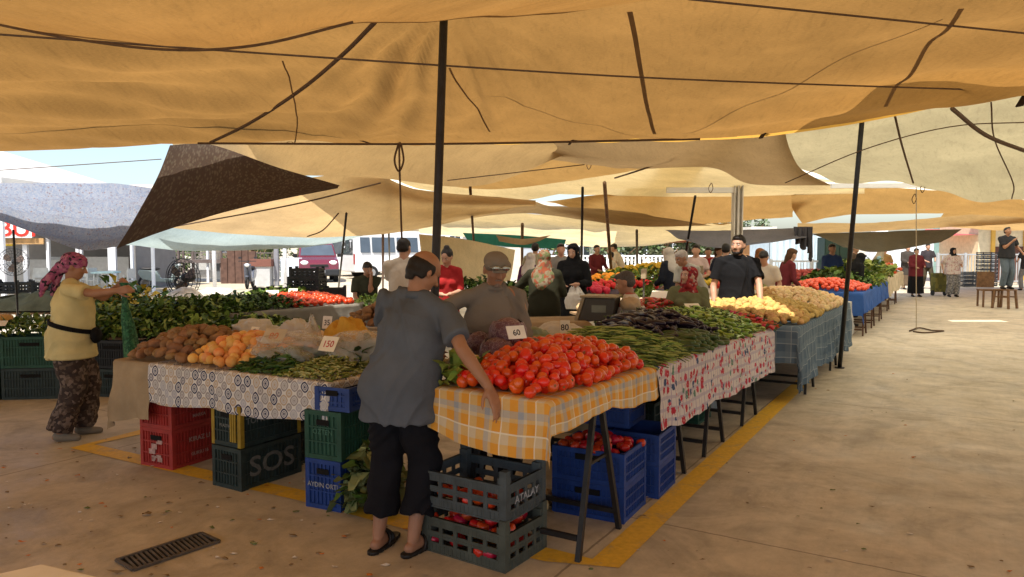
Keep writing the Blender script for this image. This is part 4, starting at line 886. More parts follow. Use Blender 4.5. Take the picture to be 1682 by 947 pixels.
def table(label, fr, x0, x1, y0, y1, zt, trestles, name='trestle_table', th=.025, cat='table', legm=None):
    legm = legm or black_metal
    """board on A-frame trestles; trestles: list of x centres"""
    zf = zt if callable(zt) else (lambda x: zt)
    o = empty(name, fr.p((x0+x1)/2, (y0+y1)/2, 0), fr.a, label, cat)
    X = lambda x: x-(x0+x1)/2; Y = lambda y: y-(y0+y1)/2
    m = MB(); k = 8
    for i in range(k):
        a, c = x0+(x1-x0)*i/k+.004, x0+(x1-x0)*(i+1)/k; za, zc = zf(a)-th-.012, zf(c)-th-.012
        m.add([(X(a), Y(y0+.02), za), (X(c), Y(y0+.02), zc), (X(c), Y(y1-.02), zc), (X(a), Y(y1-.02), za), (X(a), Y(y0+.02), za+th), (X(c), Y(y0+.02), zc+th), (X(c), Y(y1-.02), zc+th), (X(a), Y(y1-.02), za+th)],
              [(3, 2, 1, 0), (4, 5, 6, 7), (0, 1, 5, 4), (1, 2, 6, 5), (2, 3, 7, 6), (3, 0, 4, 7)])
    m.build('table_top', ply, o)
    for xt in trestles:
        z1 = zf(xt)-th-.014; w_ = y1-y0; t = MB(); yo = -w_/2+.0; yi = w_/2-.08
        for y in (yo, yi):
            for sx in (-1, 1): t.bar((X(xt)+sx*.265, y-.02*(1 if y < 0 else -1), 0), (X(xt)+sx*.03, y, z1-.02), .028)
            t.bar((X(xt)-.2, y, .2), (X(xt)+.2, y, .2), .02) if y > 0 else t.bar((X(xt)-.14, y, z1*.56), (X(xt)+.14, y, z1*.56), .016)
        for sx in (-1, 1):
            t.bar((X(xt)+sx*.235, yo, .11), (X(xt)+sx*.235, yi, .11), .026)
        t.bar((X(xt)-.03, yo, z1-.012), (X(xt)-.03, yi, z1-.012), .026); t.bar((X(xt)+.03, yo, z1-.012), (X(xt)+.03, yi, z1-.012), .026)
        t.build('trestle', legm, o)
    return o

# ---- crates ----
def crate_deep(label, p, rz, m_, sx=.30, sy=.50, h=.30, group='stacked plastic vegetable crates', corner=None):
    o = empty('plastic_crate', p, rz, label, 'crate', group)
    b = MB(); t = .006
    for sg in (-1, 1):
        b.box((0, sg*(sy/2-.012), h/2), (sx-.03, t, h-.01)); b.box((sg*(sx/2-.012), 0, h/2), (t, sy-.03, h-.01))
        for z in (.014, h*.36, h*.66, h-.014):
            hh = .028 if z in (.014, h-.014) else .010
            b.box((0, sg*(sy/2-.006), z), (sx, .012, hh)); b.box((sg*(sx/2-.006), 0, z+.0005), (.012, sy-.026, hh))
        n = int(sx/.028)
        for i in range(1, n): b.box((-sx/2+sx*i/n, sg*(sy/2-.0065), h/2+.0007), (.005, .010, h-.06))
        n = int(sy/.028)
        for i in range(1, n): b.box((sg*(sx/2-.0065), -sy/2+sy*i/n, h/2+.0007), (.010, .005, h-.06))
        for s2 in (-1, 1): b.box((sg*(sx/2-.014), s2*(sy/2-.014), h/2), (.031, .031, h), mi=1 if corner else 0)
    b.box((0, 0, .012), (sx-.02, sy-.02, .008))
    if corner:
        for i in range(3): b.box((sx/2-.05-i*.022, -(sy/2+.002), h*.55), (.014, .008, h*.85), mi=1)
    b.build('crate_shell', [m_, corner or m_], o)
    for sg in (-1, 1): MB().box((0, sg*(sy/2-.001), h*.76), (sx*.34, .008, .034)).build('handle_slot', dk, o)
    return o
def text_on(parent, s, loc, rot, size, m_, name='lettering', ext=.0006, align='CENTER', sx=1.0):
    return mesh_text(parent, s, loc, rot, size, m_, name, ext, align, sx)
def crate_tray(label, p, rz, m_, sx=.54, sy=.39, h=.19, post=.26, group='low tray crates', lett=None, rows_=2):
    o = empty('tray_crate', p, rz, label, 'crate', group); b = MB()
    for sg in (-1, 1):
        zs = [.0]+[h*(k+1)/(rows_+.7) for k in range(rows_)]
        for (lx, fx) in ((sx, True), (sy, False)):
            def wall(c, w, z0, z1, tk=.009):
                if fx: b.box((c, sg*(sy/2-.006), (z0+z1)/2), (w, tk, z1-z0))
                else: b.box((sg*(sx/2-.006), c, (z0+z1)/2), (tk, w, z1-z0))
            wall(0, lx-.03, .0, h*.29); wall(0, lx-.03, h*.43, h*.60, .008); wall(0, lx-.03, h*.74, h, .012); wall(0, lx-.02, h-.012, h, .02)
            n = 5 if fx else 4
            for i in range(n+1):
                wall(-lx/2+.03+(lx-.06)*i/n, .024, .002, h-.004, .0115)
            for i in range(int(lx/.03)):
                cc = -lx/2+.03+(lx-.06)*(i+.5)/int(lx/.03)
                for z0, z1 in ((.006, h*.23), (h*.77, h-.014)): wall(cc, .005, z0, z1, .0145)
            wall(0, lx-.04, h*.485, h*.515, .0125); wall(0, lx-.04, .0, .010, .017)
        for s2 in (-1, 1):
            b.box((sg*(sx/2-.018), s2*(sy/2-.018), post/2), (.040, .040, post)); b.box((sg*(sx/2-.030), s2*(sy/2-.030), post/2+.001), (.05, .05, post*.7))
    for i in range(9): b.box((0, -sy/2+.03+(sy-.06)*i/8, .008), (sx-.03, .022, .007))
    for i in range(6): b.box((-sx/2+.05+(sx-.1)*i/5, 0, .009), (.018, sy-.03, .006))
    b.build('crate_shell', m_, o, bevel=.0015)
    if lett: text_on(o, lett, (sx/2+.0035, .0, h*.50), (PI/2, 0, PI/2), .055, white_ink, sx=1.15)
    return o
cr_red = mat('red_crate_plastic', (.33, .028, .022), .55, .2, 12, spec=.4, bump=.1); cr_dk = mat('dark_green_crate_plastic', (.022, .036, .034), .5, .3, 12, bump=.1); cr_gr = mat('green_crate_plastic', (.018, .07, .045), .55, .25, 12)
cr_bl = mat('blue_crate_plastic', (.014, .045, .20), .5, .2, 12); cr_bl2 = mat('deep_blue_crate_plastic', (.02, .05, .20), .5, .2, 12); cr_gy = mat('grey_crate_plastic', (.055, .068, .072), .6, .25, 14, bump=.15); cr_ol = mat('olive_grey_crate_plastic', (.06, .07, .058), .6, .25, 14, bump=.15)
cr_ye = mat('yellow_crate_plastic', (.30, .20, .02), .6, .25, 12); cr_bk = mat('black_crate_plastic', (.012, .014, .015), .5, .3, 14)

# ---- produce shapes ----
def lump(name, r, mats, seed=0, nz=.06, nu=22, nv=14, squash=None, fn=None):
    m = MB().ell((0, 0, 0), (1, 1, 1), nu, nv); V_ = np.array([tuple(v) for v in m.v])
    th = np.arctan2(V_[:, 1], V_[:, 0])
    if fn: V_ = fn(V_, th)
    V_ *= (1+nz*(vn(V_[:, 0]*1.7+V_[:, 2]*2, V_[:, 1]*1.7, seed)))[:, None]; V_ *= np.array(r)
    me = bpy.data.meshes.new(name); me.from_pydata(V_.tolist(), [], m.f)
    for q in (mats if isinstance(mats, list) else [mats]): me.materials.append(q)
    me.polygons.foreach_set('use_smooth', np.ones(len(me.polygons), dtype=bool))
    if isinstance(mats, list) and len(mats) > 1:
        mi = np.zeros(len(me.polygons), dtype=np.int32)
        for i, f in enumerate(m.f):
            if any(j == len(m.v)-1 for j in f): mi[i] = 1
        me.polygons.foreach_set('material_index', mi)
    return me
def tomfn(V_, th):
    rr = np.hypot(V_[:, 0], V_[:, 1]); k = 1+.035*np.cos(th*5)*rr; V_[:, :2] *= k[:, None]; V_[:, 2] -= np.where(V_[:, 2] > 0, .28*np.exp(-(rr/.35)**2), 0)
    V_[:, 2] += np.where(V_[:, 2] < 0, .08*np.exp(-(rr/.3)**2), 0); return V_
def banana(name, L, r, m_, bend=.1, taper=(.5, 1, 1, .85, .4), n=9, tip=None, seg=None, seed=0):
    k = len(taper); rs = random.Random(seed); p = []; ts = []
    for i in range(k*2-1):
        t = i/(k*2-2); p.append(((t-.5)*L, bend*L*(4*t*(1-t)-.5)+rs.uniform(-.02, .02)*L*.2, rs.uniform(-.03, .03)*L*.3)); j = t*(k-1); j0 = min(int(j), k-2); ts.append(r*(taper[j0]*(1-(j-j0))+taper[j0+1]*(j-j0)))
    p = [(p[0][0]-r*.4, p[0][1], p[0][2])]+p+[(p[-1][0]+r*.4, p[-1][1], p[-1][2])]; ts = [ts[0]*.4]+ts+[ts[-1]*.45]
    m = MB().tube(p, ts, n)
    mats_ = [m_]
    if tip:
        m.tube([p[0], Vector(p[0])+Vector((-.025, .006, 0))], [r*.35, r*.25], 6, mi=1); m.ell(Vector(p[1])-Vector((.002, 0, 0)), (r*.5, r*.75*taper[0]*1.2, r*.75*taper[0]*1.2), 8, 6, mi=1); mats_.append(tip)
    me = bpy.data.meshes.new(name); me.from_pydata([tuple(v) for v in m.v], [], m.f)
    for q in mats_: me.materials.append(q)
    me.polygons.foreach_set('material_index', np.array(m.m, dtype=np.int32)); me.polygons.foreach_set('use_smooth', np.ones(len(me.polygons), dtype=bool)); return me
stemm = mat('green_stem', (.07, .10, .03), .8); 
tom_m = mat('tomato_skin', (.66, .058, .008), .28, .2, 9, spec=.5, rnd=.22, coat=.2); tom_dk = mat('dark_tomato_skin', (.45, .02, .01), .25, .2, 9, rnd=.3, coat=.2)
scar = mat('tomato_scar', (.28, .10, .03), .8)
TOM = [lump('tomato', (.034, .034, .029), [tom_m, scar], 1, .06, fn=tomfn), lump('tomato', (.037, .035, .031), [tom_m, scar], 2, .09, fn=tomfn), lump('tomato', (.035, .036, .030), [tom_m, scar], 5, .05, fn=tomfn), lump('tomato', (.033, .034, .031), [tom_m, stemm], 6, .05, fn=tomfn), lump('tomato', (.031, .031, .040), tom_m, 3, .05)]
pot_m = mat('brown_potato_skin', (.25, .135, .06), .8, .3, 18, rnd=.25, bump=.2); gold_m = mat('golden_potato_skin', (.52, .31, .10), .7, .2, 16, rnd=.25, bump=.1)
POT = [lump('potato', (.050, .036, .031), pot_m, k, .2) for k in range(4)]; GOLD = [lump('potato', (.047, .036, .033), gold_m, k+5, .2) for k in range(4)]
pea_m = mat('peach_skin', (.74, .44, .14), .6, .0, 7, c2=(.72, .27, .06), rnd=.3); PEA = [lump('peach', (.036, .036, .034), pea_m, k+9, .05) for k in range(3)]
on_m = mat('onion_skin', (.72, .50, .24), .5, .15, 12, rnd=.25); ON = [lump('onion', (.038, .038, .034), on_m, k+13, .06, fn=lambda V_, th: V_+np.stack([0*th, 0*th, np.where(V_[:, 2] > .8, .35*(V_[:, 2]-.8)/.2, 0)], -1)) for k in range(3)]
mush_m = mat('pale_fruit_skin', (.66, .46, .26), .6, .2, 9, rnd=.3)
egg_m = mat('aubergine_skin', (.014, .006, .016), .3, .4, 12, spec=.4, coat=.1); EGG = [banana('aubergine', .22, .021, egg_m, b_, (.75, .85, 1, 1.05, .7), 9, stemm, seed=k) for k, b_ in enumerate((.08, -.12, .16))]
cuc_m = mat('courgette_skin', (.05, .085, .022), .4, .5, 30, spec=.4, rnd=.3); CUC = [banana('courgette', .17, .021, cuc_m, b_, (.8, 1, 1, 1, .8), 9, seed=k+4) for k, b_ in enumerate((.04, -.06, .1))]
pep_m = mat('green_pepper_skin', (.22, .34, .045), .3, .4, 10, spec=.5, rnd=.5, coat=.2); PEP = [banana('green_pepper', .13, .018, pep_m, b_, (.9, 1, .8, .5, .2), 8, stemm, seed=k+8) for k, b_ in enumerate((.12, -.18, .05))]
rp_m = mat('red_pepper_skin', (.42, .02, .012), .3, .3, 10, rnd=.4, coat=.2); RP = [banana('red_pepper', .12, .019, rp_m, b_, (.9, 1, .8, .5, .2), 8, stemm, seed=k+20) for k, b_ in enumerate((.12, -.18))]
def heap_pts(fr, x0, x1, y0, y1, zb, h, sp, r, layers=2, seed=0, pw=2.2, jit=.95):
    rs = random.Random(seed); zf = zb if callable(zb) else (lambda x, y: zb); out = []
    cx, cy, hx, hy = (x0+x1)/2, (y0+y1)/2, (x1-x0)/2, (y1-y0)/2
    for L_ in range(layers):
        j = 0; y = y0+r*.6+(sp*.29 if L_ % 2 else 0)
        while y < y1:
            x = x0+r*.6+(sp/2 if (j+L_) % 2 else 0)
            while x < x1:
                X = abs((x-cx)/hx); Y = abs((y-cy)/hy)
                if (X**6+Y**6) < 1.05:
                    f = h*max(0, 1-X**pw)**.8*max(0, 1-Y**pw)**.8
                    z = f-L_*sp*.72
                    if L_ == 0 or z > .0: out.append((fr.p(x+rs.uniform(-jit, jit)*sp*.5, y+rs.uniform(-jit, jit)*sp*.5, zf(x, y)+r*.85+max(0, z)+rs.uniform(-.35, .35)*r), L_))
                x += sp
            y += sp*.87; j += 1
    return out
COUNT = {}
def strew(name, label, cat, group, meshes, pts, scale=(.88, 1.12), flat=False, yaw=None, yj=.5, tilt=.35, seed=0, cap=300):
    rs = random.Random(seed+5)
    pts = sorted(pts, key=lambda q: (q[1], (q[0]-Vector((0, 0, EYE))).length)); rest = []
    for p, L_ in pts:
        c = COUNT.get(cat, 0); s = rs.uniform(*scale)
        if yaw is None: e = Euler((rs.uniform(0, 6.3), rs.uniform(0, 6.3), rs.uniform(0, 6.3))) if not flat else Euler((rs.uniform(-.5, .5), rs.uniform(-.5, .5), rs.uniform(0, 6.3)))
        else: e = Euler((rs.uniform(0, 6.3), 0, 0)).to_matrix().to_4x4(); e = (Matrix.Rotation(yaw+rs.uniform(-yj, yj), 4, 'Z') @ Matrix.Rotation(rs.uniform(-tilt, tilt), 4, 'Y') @ e).to_euler()
        me = meshes[rs.randrange(len(meshes))]
        if c >= cap: rest.append((me, p, e, s)); continue
        COUNT[cat] = c+1
        o = bpy.data.objects.new(name, me); o.location = p; o.rotation_euler = e; o.scale = (s,)*3; COL.objects.link(o); tag(o, label, cat, group)
    if rest:
        V_ = []; F_ = []; n0 = 0; mi_ = []; mats_ = []
        for me, p, e, s in rest:
            M_ = Matrix.LocRotScale(p, e, (s,)*3); V_ += [M_ @ v.co for v in me.vertices]
            if me.materials[0] not in mats_: mats_.append(me.materials[0])
            k = mats_.index(me.materials[0])
            F_ += [[i+n0 for i in q.vertices] for q in me.polygons]; mi_ += [k]*len(me.polygons); n0 += len(me.vertices)
        o = mesh(name+'_heap', V_, F_, mats_, smooth=True, midx=mi_)
        tag(o, 'remaining mass of '+label[:70], cat, None, 'stuff')
def leafpile(label, fr, x0, x1, y0, y1, zb, h, n, size, mats_, name='leafy_greens', cat='greens', seed=0, pw=2.2, long=1.6, kind='stuff', over=.06):
    rs = random.Random(seed); m = MB(); cx, cy, hx, hy = (x0+x1)/2, (y0+y1)/2, (x1-x0)/2, (y1-y0)/2; zf = zb if callable(zb) else (lambda x, y: zb)
    clumps = [(rs.uniform(-1, 1), rs.uniform(-1, 1), rs.uniform(.08, .22), rs.uniform(.4, 1)) for _ in range(30)]
    for i in range(n):
        X, Y = rs.uniform(-1, 1), rs.uniform(-1, 1)
        f = h*max(0, 1-abs(X)**pw)**.7*max(0, 1-abs(Y)**pw)**.7
        f += sum(h*.28*a*math.exp(-(((X-u_)/w_)**2+((Y-v_)/w_)**2)) for u_, v_, w_, a in clumps)
        t = rs.random()**.6; p = fr.p(cx+X*(hx+over*rs.random()), cy+Y*(hy+over*rs.random()), zf(cx+X*hx, cy+Y*hy)+f*t+rs.uniform(0, size*.5))
        s = size*rs.uniform(.6, 1.3); d = Vector((rs.uniform(-1, 1), rs.uniform(-1, 1), rs.uniform(-.5, .9))).normalized(); sd = d.cross(Vector((rs.uniform(-.4, .4), rs.uniform(-.4, .4), 1))).normalized(); up = sd.cross(d)
        a = p; c1 = p+d*s*long*.5+up*s*rs.uniform(.1, .35); c2 = p+d*s*long+up*s*rs.uniform(-.4, .2); w = s*.42
        m.add([a-sd*w*.25, a+sd*w*.25, c1-sd*w+up*s*.15, c1, c1+sd*w+up*s*.15, c2-sd*w*.5, c2+sd*w*.4], [(0, 1, 3), (0, 3, 2), (1, 4, 3), (2, 3, 5), (3, 6, 5), (3, 4, 6)], rs.choice(range(len(mats_))))
    o = m.build(name, mats_, smooth=False); tag(o, label, cat, None, kind)
    core = None
    return o
def strands(label, fr, x0, x1, y0, y1, zb, h, n, L_, r, mats_, yaw=0.0, yj=3.1, name='green_beans', cat='beans', seed=0, pw=2.2):
    rs = random.Random(seed); m = MB(); cx, cy, hx, hy = (x0+x1)/2, (y0+y1)/2, (x1-x0)/2, (y1-y0)/2; zf = zb if callable(zb) else (lambda x, y: zb)
    for i in range(n):
        X, Y = rs.uniform(-1, 1), rs.uniform(-1, 1); f = h*max(0, 1-abs(X)**pw)**.7*max(0, 1-abs(Y)**pw)**.7
        p = fr.p(cx+X*hx, cy+Y*hy, zf(cx+X*hx, cy+Y*hy)+f*(rs.random()**.35)+r); a = fr.a+yaw+rs.uniform(-yj, yj); d = Vector((math.cos(a), math.sin(a), rs.uniform(-.25, .25))); sd = Vector((-d.y, d.x, 0)); l = L_*rs.uniform(.7, 1.2); b_ = rs.uniform(-.16, .16)*l
        q = [p+d*(t-.5)*l+sd*b_*4*t*(1-t)+Vector((0, 0, -abs(t-.5)**2*l*.3)) for t in (0, .3, .65, 1)]
        m.tube(q, [r*.5, r, r, r*.4], 5, mi=rs.randrange(len(mats_)), cap=False)
    o = m.build(name, mats_, smooth=True); return tag(o, label, cat, None, 'stuff')
gl = [mat('leaf_dark_green', (.028, .055, .010), .6, .3), mat('leaf_mid_green', (.07, .13, .02), .6, .3), mat('leaf_light_green', (.17, .25, .04), .6, .3), mat('leaf_yellow_green', (.24, .28, .05), .6, .3)]
bagm = mat('clear_plastic_bag', (.72, .68, .60), .22, .05, 5, spec=.6, alpha=.36, bump=.9, bscale=16, bdist=.03); bagw = mat('cloudy_plastic_bag', (.75, .70, .62), .3, .05, 5, spec=.6, alpha=.62, bump=.8, bscale=14, bdist=.03)
def bag(label, p, r, m_, rz=0.0, seed=0, neck=True, name='plastic_bag', cat='plastic bag', amp=.13):
    m = MB().ell((0, 0, 0), (1, 1, 1), 48, 30); V_ = np.array([tuple(v) for v in m.v])
    n = vn(V_[:, 0]*2.6+V_[:, 2]*1.5, V_[:, 1]*2.6+V_[:, 2], seed); n2 = 1-2*np.abs(vn(V_[:, 0]*5+V_[:, 2]*2, V_[:, 1]*5-V_[:, 2]*3, seed+3)); V_ *= (1+amp*n+amp*.45*n2)[:, None]
    if neck:
        k = np.clip((V_[:, 2]-.45)/.5, 0, 1); V_[:, :2] *= (1-.35*k)[:, None]; V_[:, 2] += -.12*k+.2*k*np.sin(np.arctan2(V_[:, 1], V_[:, 0])*5+seed)
    V_[:, 2] = np.maximum(V_[:, 2], -.62); V_ *= np.array(r); V_[:, 2] += .62*r[2]
    o = mesh(name, V_, m.f, m_, smooth=True, loc=p); o.rotation_euler = (0, 0, rz); return tag(o, label, cat)
def card(label, p, w, h, rz, tilt, txt=None, ink=None, m_=None):
    o = empty('price_card', p, rz, label, 'price card', 'price cards on the heaps'); o.rotation_euler = (PI/2-tilt, 0, rz)
    MB().box((0, 0, 0), (w, h, .003)).build('card', m_ or card_m, o)
    if txt: text_on(o, txt, (0, -.004, .0022), (0, 0, .06), h*.62, ink or ink_k, 'handwriting', .0004)
    return o

# ================= row of stalls on the right =================
FR = Fr(ROW0, UX)
zr = lambda x, y=0: .885-.025*(x+.3)
table('near trestle table under the orange checked cloth', FR, -.30, 1.30, .04, .80, lambda x: zr(x), [.245])
cloth('orange and grey checked tablecloth on the near corner table', FR, -.32, 1.12, .03, .82, zr, c_check, dl=.25, df=.18, seed=4, wav=.8, hem=.2)
table('long trestle table under the flower print cloth', FR, 1.34, 4.5, .05, 1.15, lambda x: zr(x), [1.45, 2.45, 3.6])
cloth('white tablecloth with red flowers hanging along the long table', FR, 1.10, 4.52, .02, 1.18, lambda x, y: zr(x)+.004, c_flower, dl=.05, df=.43, seed=9, wav=.32, hem=.07)
table('table under the blue plaid cloth beside the leaning pole', FR, 4.62, 8.6, -.18, 1.2, .77, [5.4, 7.2])
cloth('blue grey plaid tablecloth reaching nearly to the floor', FR, 4.60, 8.65, -.20, 1.22, .785, c_plaid, dl=.36, df=.62, seed=14, wav=.9, hem=.12, step=.03)
cloth('black and white edged cloth end at the far side of the plaid one', FR, 8.66, 8.95, -.20, 1.0, .78, c_white, df=.55, seed=15, wav=.9, step=.03)
table('table under the royal blue cloth', FR, 11.0, 15.9, -.12, 1.2, .78, [11.5, 13, 14.6], legm=rust_metal)
cloth('royal blue tablecloth with a wavy hem', FR, 10.95, 16.0, -.15, 1.22, .80, c_royal, dl=.42, df=.38, seed=16, wav=.8, step=.04)
table('far table under the cream cloth', FR, 16.6, 22.5, -.05, 1.2, .82, [17.5, 20], legm=rust_metal)
cloth('cream tablecloth on the far end of the row', FR, 16.5, 22.6, -.08, 1.22, .84, c_cream, dl=.4, df=.45, seed=17, wav=.8, step=.06)

zt = lambda x, y: zr(x)+.004
pts = heap_pts(FR, -.30, 1.08, .045, .68, zt, .175, .060, .031, 3, 1)
strew('tomato', 'ripe red tomato in the big heap on the orange checked cloth', 'tomato', 'tomatoes heaped on the near corner table', TOM, pts[:] if len(pts) < 330 else pts, cap=236, scale=(.82, 1.08))
COUNT['tomato'] = 236
# beans, aubergines, courgettes, peppers
bean_m = [mat('bean_green', (.22, .32, .06), .5, .3), mat('bean_yellow', (.33, .37, .10), .5, .3), mat('bean_dark', (.06, .10, .018), .5, .3)]
strands('long flat green beans heaped beside the tomatoes', FR, 1.02, 1.95, .06, .95, zt, .20, 1500, .17, .0055, bean_m, yaw=PI/2+.5, yj=.7, seed=3)
strew('courgette', 'dark green courgette at the front edge of the long table', 'courgette', 'courgettes in front of the aubergines', CUC, heap_pts(FR, 1.85, 2.75, .05, .42, zt, .10, .06, .021, 2, 4), yaw=UANG+PI/2, yj=.35, tilt=.15)
strew('aubergine', 'long dark purple aubergine in the heap on the flower print cloth', 'aubergine', 'aubergines heaped on the long table', EGG, heap_pts(FR, 1.95, 3.15, .2, 1.0, zt, .22, .066, .021, 2, 5), yaw=UANG-PI/2-.5, yj=.55, tilt=.3)
strew('green_pepper', 'pale green pepper in the large heap behind the aubergines', 'green pepper', 'green peppers heaped on the long table', PEP, heap_pts(FR, 2.95, 4.4, .06, 1.12, zt, .20, .062, .018, 2, 6), yaw=UANG, yj=1.6, tilt=.4, cap=300)
strew('red_pepper', 'red pepper in the strip between the green peppers and the potatoes', 'red pepper', 'red peppers at the end of the long table', RP, heap_pts(FR, 4.2, 4.62, .02, 1.3, .78, .14, .065, .02, 2, 7)+heap_pts(FR, 3.7, 4.9, 1.1, 1.45, .90, .12, .065, .02, 2, 8), yaw=UANG+PI/2, yj=.8, cap=150)
ffr = lambda x, y: .79
gp = heap_pts(FR, 4.7, 6.5, -.18, 1.15, .785, .20, .068, .034, 2, 9)
strew('potato', 'golden potato in the heap on the blue plaid cloth', 'potato', 'golden potatoes on the plaid cloth', GOLD, [q for q in gp if q[1] == 0 or q[0].z > .86], cap=160, flat=True)
op = heap_pts(FR, 6.5, 8.55, -.18, 1.15, .785, .20, .075, .036, 1, 10)
strew('onion', 'yellow onion in the heap behind the golden potatoes', 'onion', 'onions on the plaid cloth', ON, op, cap=300, scale=(.9, 1.15))
strew('potato', 'golden potato in the heap on the blue plaid cloth', 'potato', 'golden potatoes on the plaid cloth', GOLD, heap_pts(FR, 6.3, 7.4, .4, 1.2, .80, .22, .09, .034, 1, 11), cap=180)
# cabbages, cauliflower
def cab_mat():
    b = NB('red_cabbage_leaf'); p = b.co('Object'); w = b.n('ShaderNodeMixRGB', {0: .06, 1: p, 2: b.n('ShaderNodeTexNoise', {'Scale': 9.0, 'Detail': 4.0}).outputs['Color']}).outputs[0]
    e = b.vor(24, w, 'Distance', 1, 'DISTANCE_TO_EDGE'); v = b.ramp(e, [(.0, 1.0), (.10, 0.0)]); f = b.ramp(b.noise(11, p, 5, .6), [(.35, 0), (.65, 1)])
    c = b.mix(f, (.07, .018, .045), (.20, .10, .125)); c = b.mix(b.mt('MULTIPLY', v, .75), c, (.38, .28, .32))
    b.set(b.b.inputs['Base Color'], c); b.set(b.b.inputs['Roughness'], .42); b.set(b.b.inputs['Normal'], b.bump(b.mt('ADD', v, b.noise(25, p, 4)), .6, .008)); return b.m
cab_m = cab_mat()
def cabbage(label, p, r, seed):
    o = empty('red_cabbage', p, seed*1.3, label, 'cabbage', 'red cabbages piled behind the tomatoes')
    m = MB().ell((0, 0, r*.93), (r*.93, r*.93, r*.9), 26, 18); m.build('head', cab_m, o, True)
    rs = random.Random(seed)
    for k in range(7):
        a = k*2*PI/7*1.0+rs.uniform(-.2, .2); tl = rs.uniform(.1, .55); V_ = []; nn_ = 9
        for i in range(nn_):
            for j in range(nn_):
                u_ = (j/(nn_-1)-.5)*1.9; t_ = -.9+i/(nn_-1)*(1.5+tl*.5); rr = r*(1.0+.03*k/7+.06*max(0, t_-.2)+.03*math.sin(u_*7+k)*max(0, t_+.3))
                x = math.cos(t_)*math.cos(u_*(1-.25*abs(t_)))*rr; y = math.cos(t_)*math.sin(u_*(1-.25*abs(t_)))*rr; z = math.sin(t_)*rr*.95+r*.93
                V_.append((x*math.cos(a)-y*math.sin(a), x*math.sin(a)+y*math.cos(a), z))
        F_ = [(i*nn_+j, i*nn_+j+1, (i+1)*nn_+j+1, (i+1)*nn_+j) for i in range(nn_-1) for j in range(nn_-1)]
        mesh('leaf', V_, F_, cab_m, o, smooth=True)
    return o
def at_z(px, py, z): return G(px, py, z)
cabbage('large red cabbage at the top of the pile, below the price card', at_z(834, 592, .95)+Vector((0, 0, .05)), .112, 1)
cabbage('purple red cabbage in front, touching the tomatoes', at_z(816, 612, .90)+Vector((0, 0, .02)), .10, 2)
cabbage('small dark red cabbage on the left of the pile', at_z(787, 590, .93)+Vector((0, 0, .03)), .078, 3)
cabbage('dark red cabbage on the right, half behind the tomatoes', at_z(872, 600, .93), .09, 4)
cauli = mat('cauliflower_curd', (.72, .55, .28), .8, .15, 30, bump=.8, bscale=60, bdist=.01)
def cauliflower(label, p, r, seed):
    o = empty('cauliflower', p, 0, label, 'cauliflower', 'cauliflowers behind the man\'s arm'); rs = random.Random(seed); m = MB()
    m.ell((0, 0, r*.8), (r*.85, r*.85, r*.62), 18, 12)
    for k in range(60):
        a = rs.uniform(0, 6.3); t_ = rs.uniform(.05, 1.5); m.ell((math.cos(a)*math.cos(t_)*r*.85, math.sin(a)*math.cos(t_)*r*.85, r*.8+math.sin(t_)*r*.62), r*rs.uniform(.14, .22), 8, 6)
    m.build('curd', cauli, o, True); m = MB()
    for k in range(9):
        a = k*.7; d = Vector((math.cos(a), math.sin(a), 0)); s_ = Vector((-d.y, d.x, 0)); q = []
        for t in (0, .5, 1):
            c = d*(r*(.5+.75*t))+Vector((0, 0, r*(1.05*t+.1))); w = r*.38*(1-.4*abs(t-.5)); q += [c-s_*w, c+d*r*.08, c+s_*w]
        m.add(q, [(0, 1, 4, 3), (1, 2, 5, 4), (3, 4, 7, 6), (4, 5, 8, 7)], 0)
    m.build('leaves', gl[2], o, True); return o
cauliflower('cream cauliflower nearest the red cabbages', at_z(774, 617, .90), .075, 1)
cauliflower('cauliflower half hidden behind the man in the grey T-shirt', at_z(744, 622, .89), .075, 2)
leafpile('pale green cabbage leaves at the left end of the checked cloth', FR, -.25, .0, .55, .78, .89, .05, 60, .09, gl[2:], cat='leaves', seed=31)
bag('clear bag of tomatoes between the cabbages and the heap', RW(.55, .72, .90), (.10, .08, .07), bagm, seed=8)
bag('cloudy plastic bag of peppers behind the beans', RW(1.62, .98, .88), (.18, .14, .10), bagw, seed=9, neck=False, amp=.22)
bag('green tinted plastic bag left of the beans', RW(1.25, 1.02, .88), (.15, .11, .09), mat('green_tinted_bag', (.30, .34, .20), .3, .1, alpha=.75, bump=.8, bscale=14, bdist=.03), seed=10, neck=False, amp=.22)
card('small white price card stuck in the red cabbages', at_z(848, 575, 1.06)+Vector((0, -.02, .10)), .11, .075, .5, .5, '60', ink_k, mat('white_card', (.72, .68, .62), .7))
card('price card standing in front of the bags behind the beans', RW(1.42, .84, 1.03), .07, .10, -.3, .15, '80', ink_k)
card('small torn card lying on the green peppers', RW(3.75, .62, 1.02), .16, .11, .3, .9)
card('large pale cardboard strip beside the scale on the golden potatoes', RW(4.7, 1.2, 1.07), .42, .12, -.5, .9)
card('folded white card on the onions', RW(6.0, .6, 1.03), .18, .10, .4, .5)
bag('rumpled pale bag on the potatoes', RW(5.8, 1.0, .92), (.15, .12, .10), bagw, seed=12, neck=False)
bag('round cream pouch lying on the aubergines', RW(2.95, .95, 1.04), (.09, .07, .07), mat('cream_pouch', (.45, .33, .2), .8, .2, bump=.5), seed=13, neck=False)
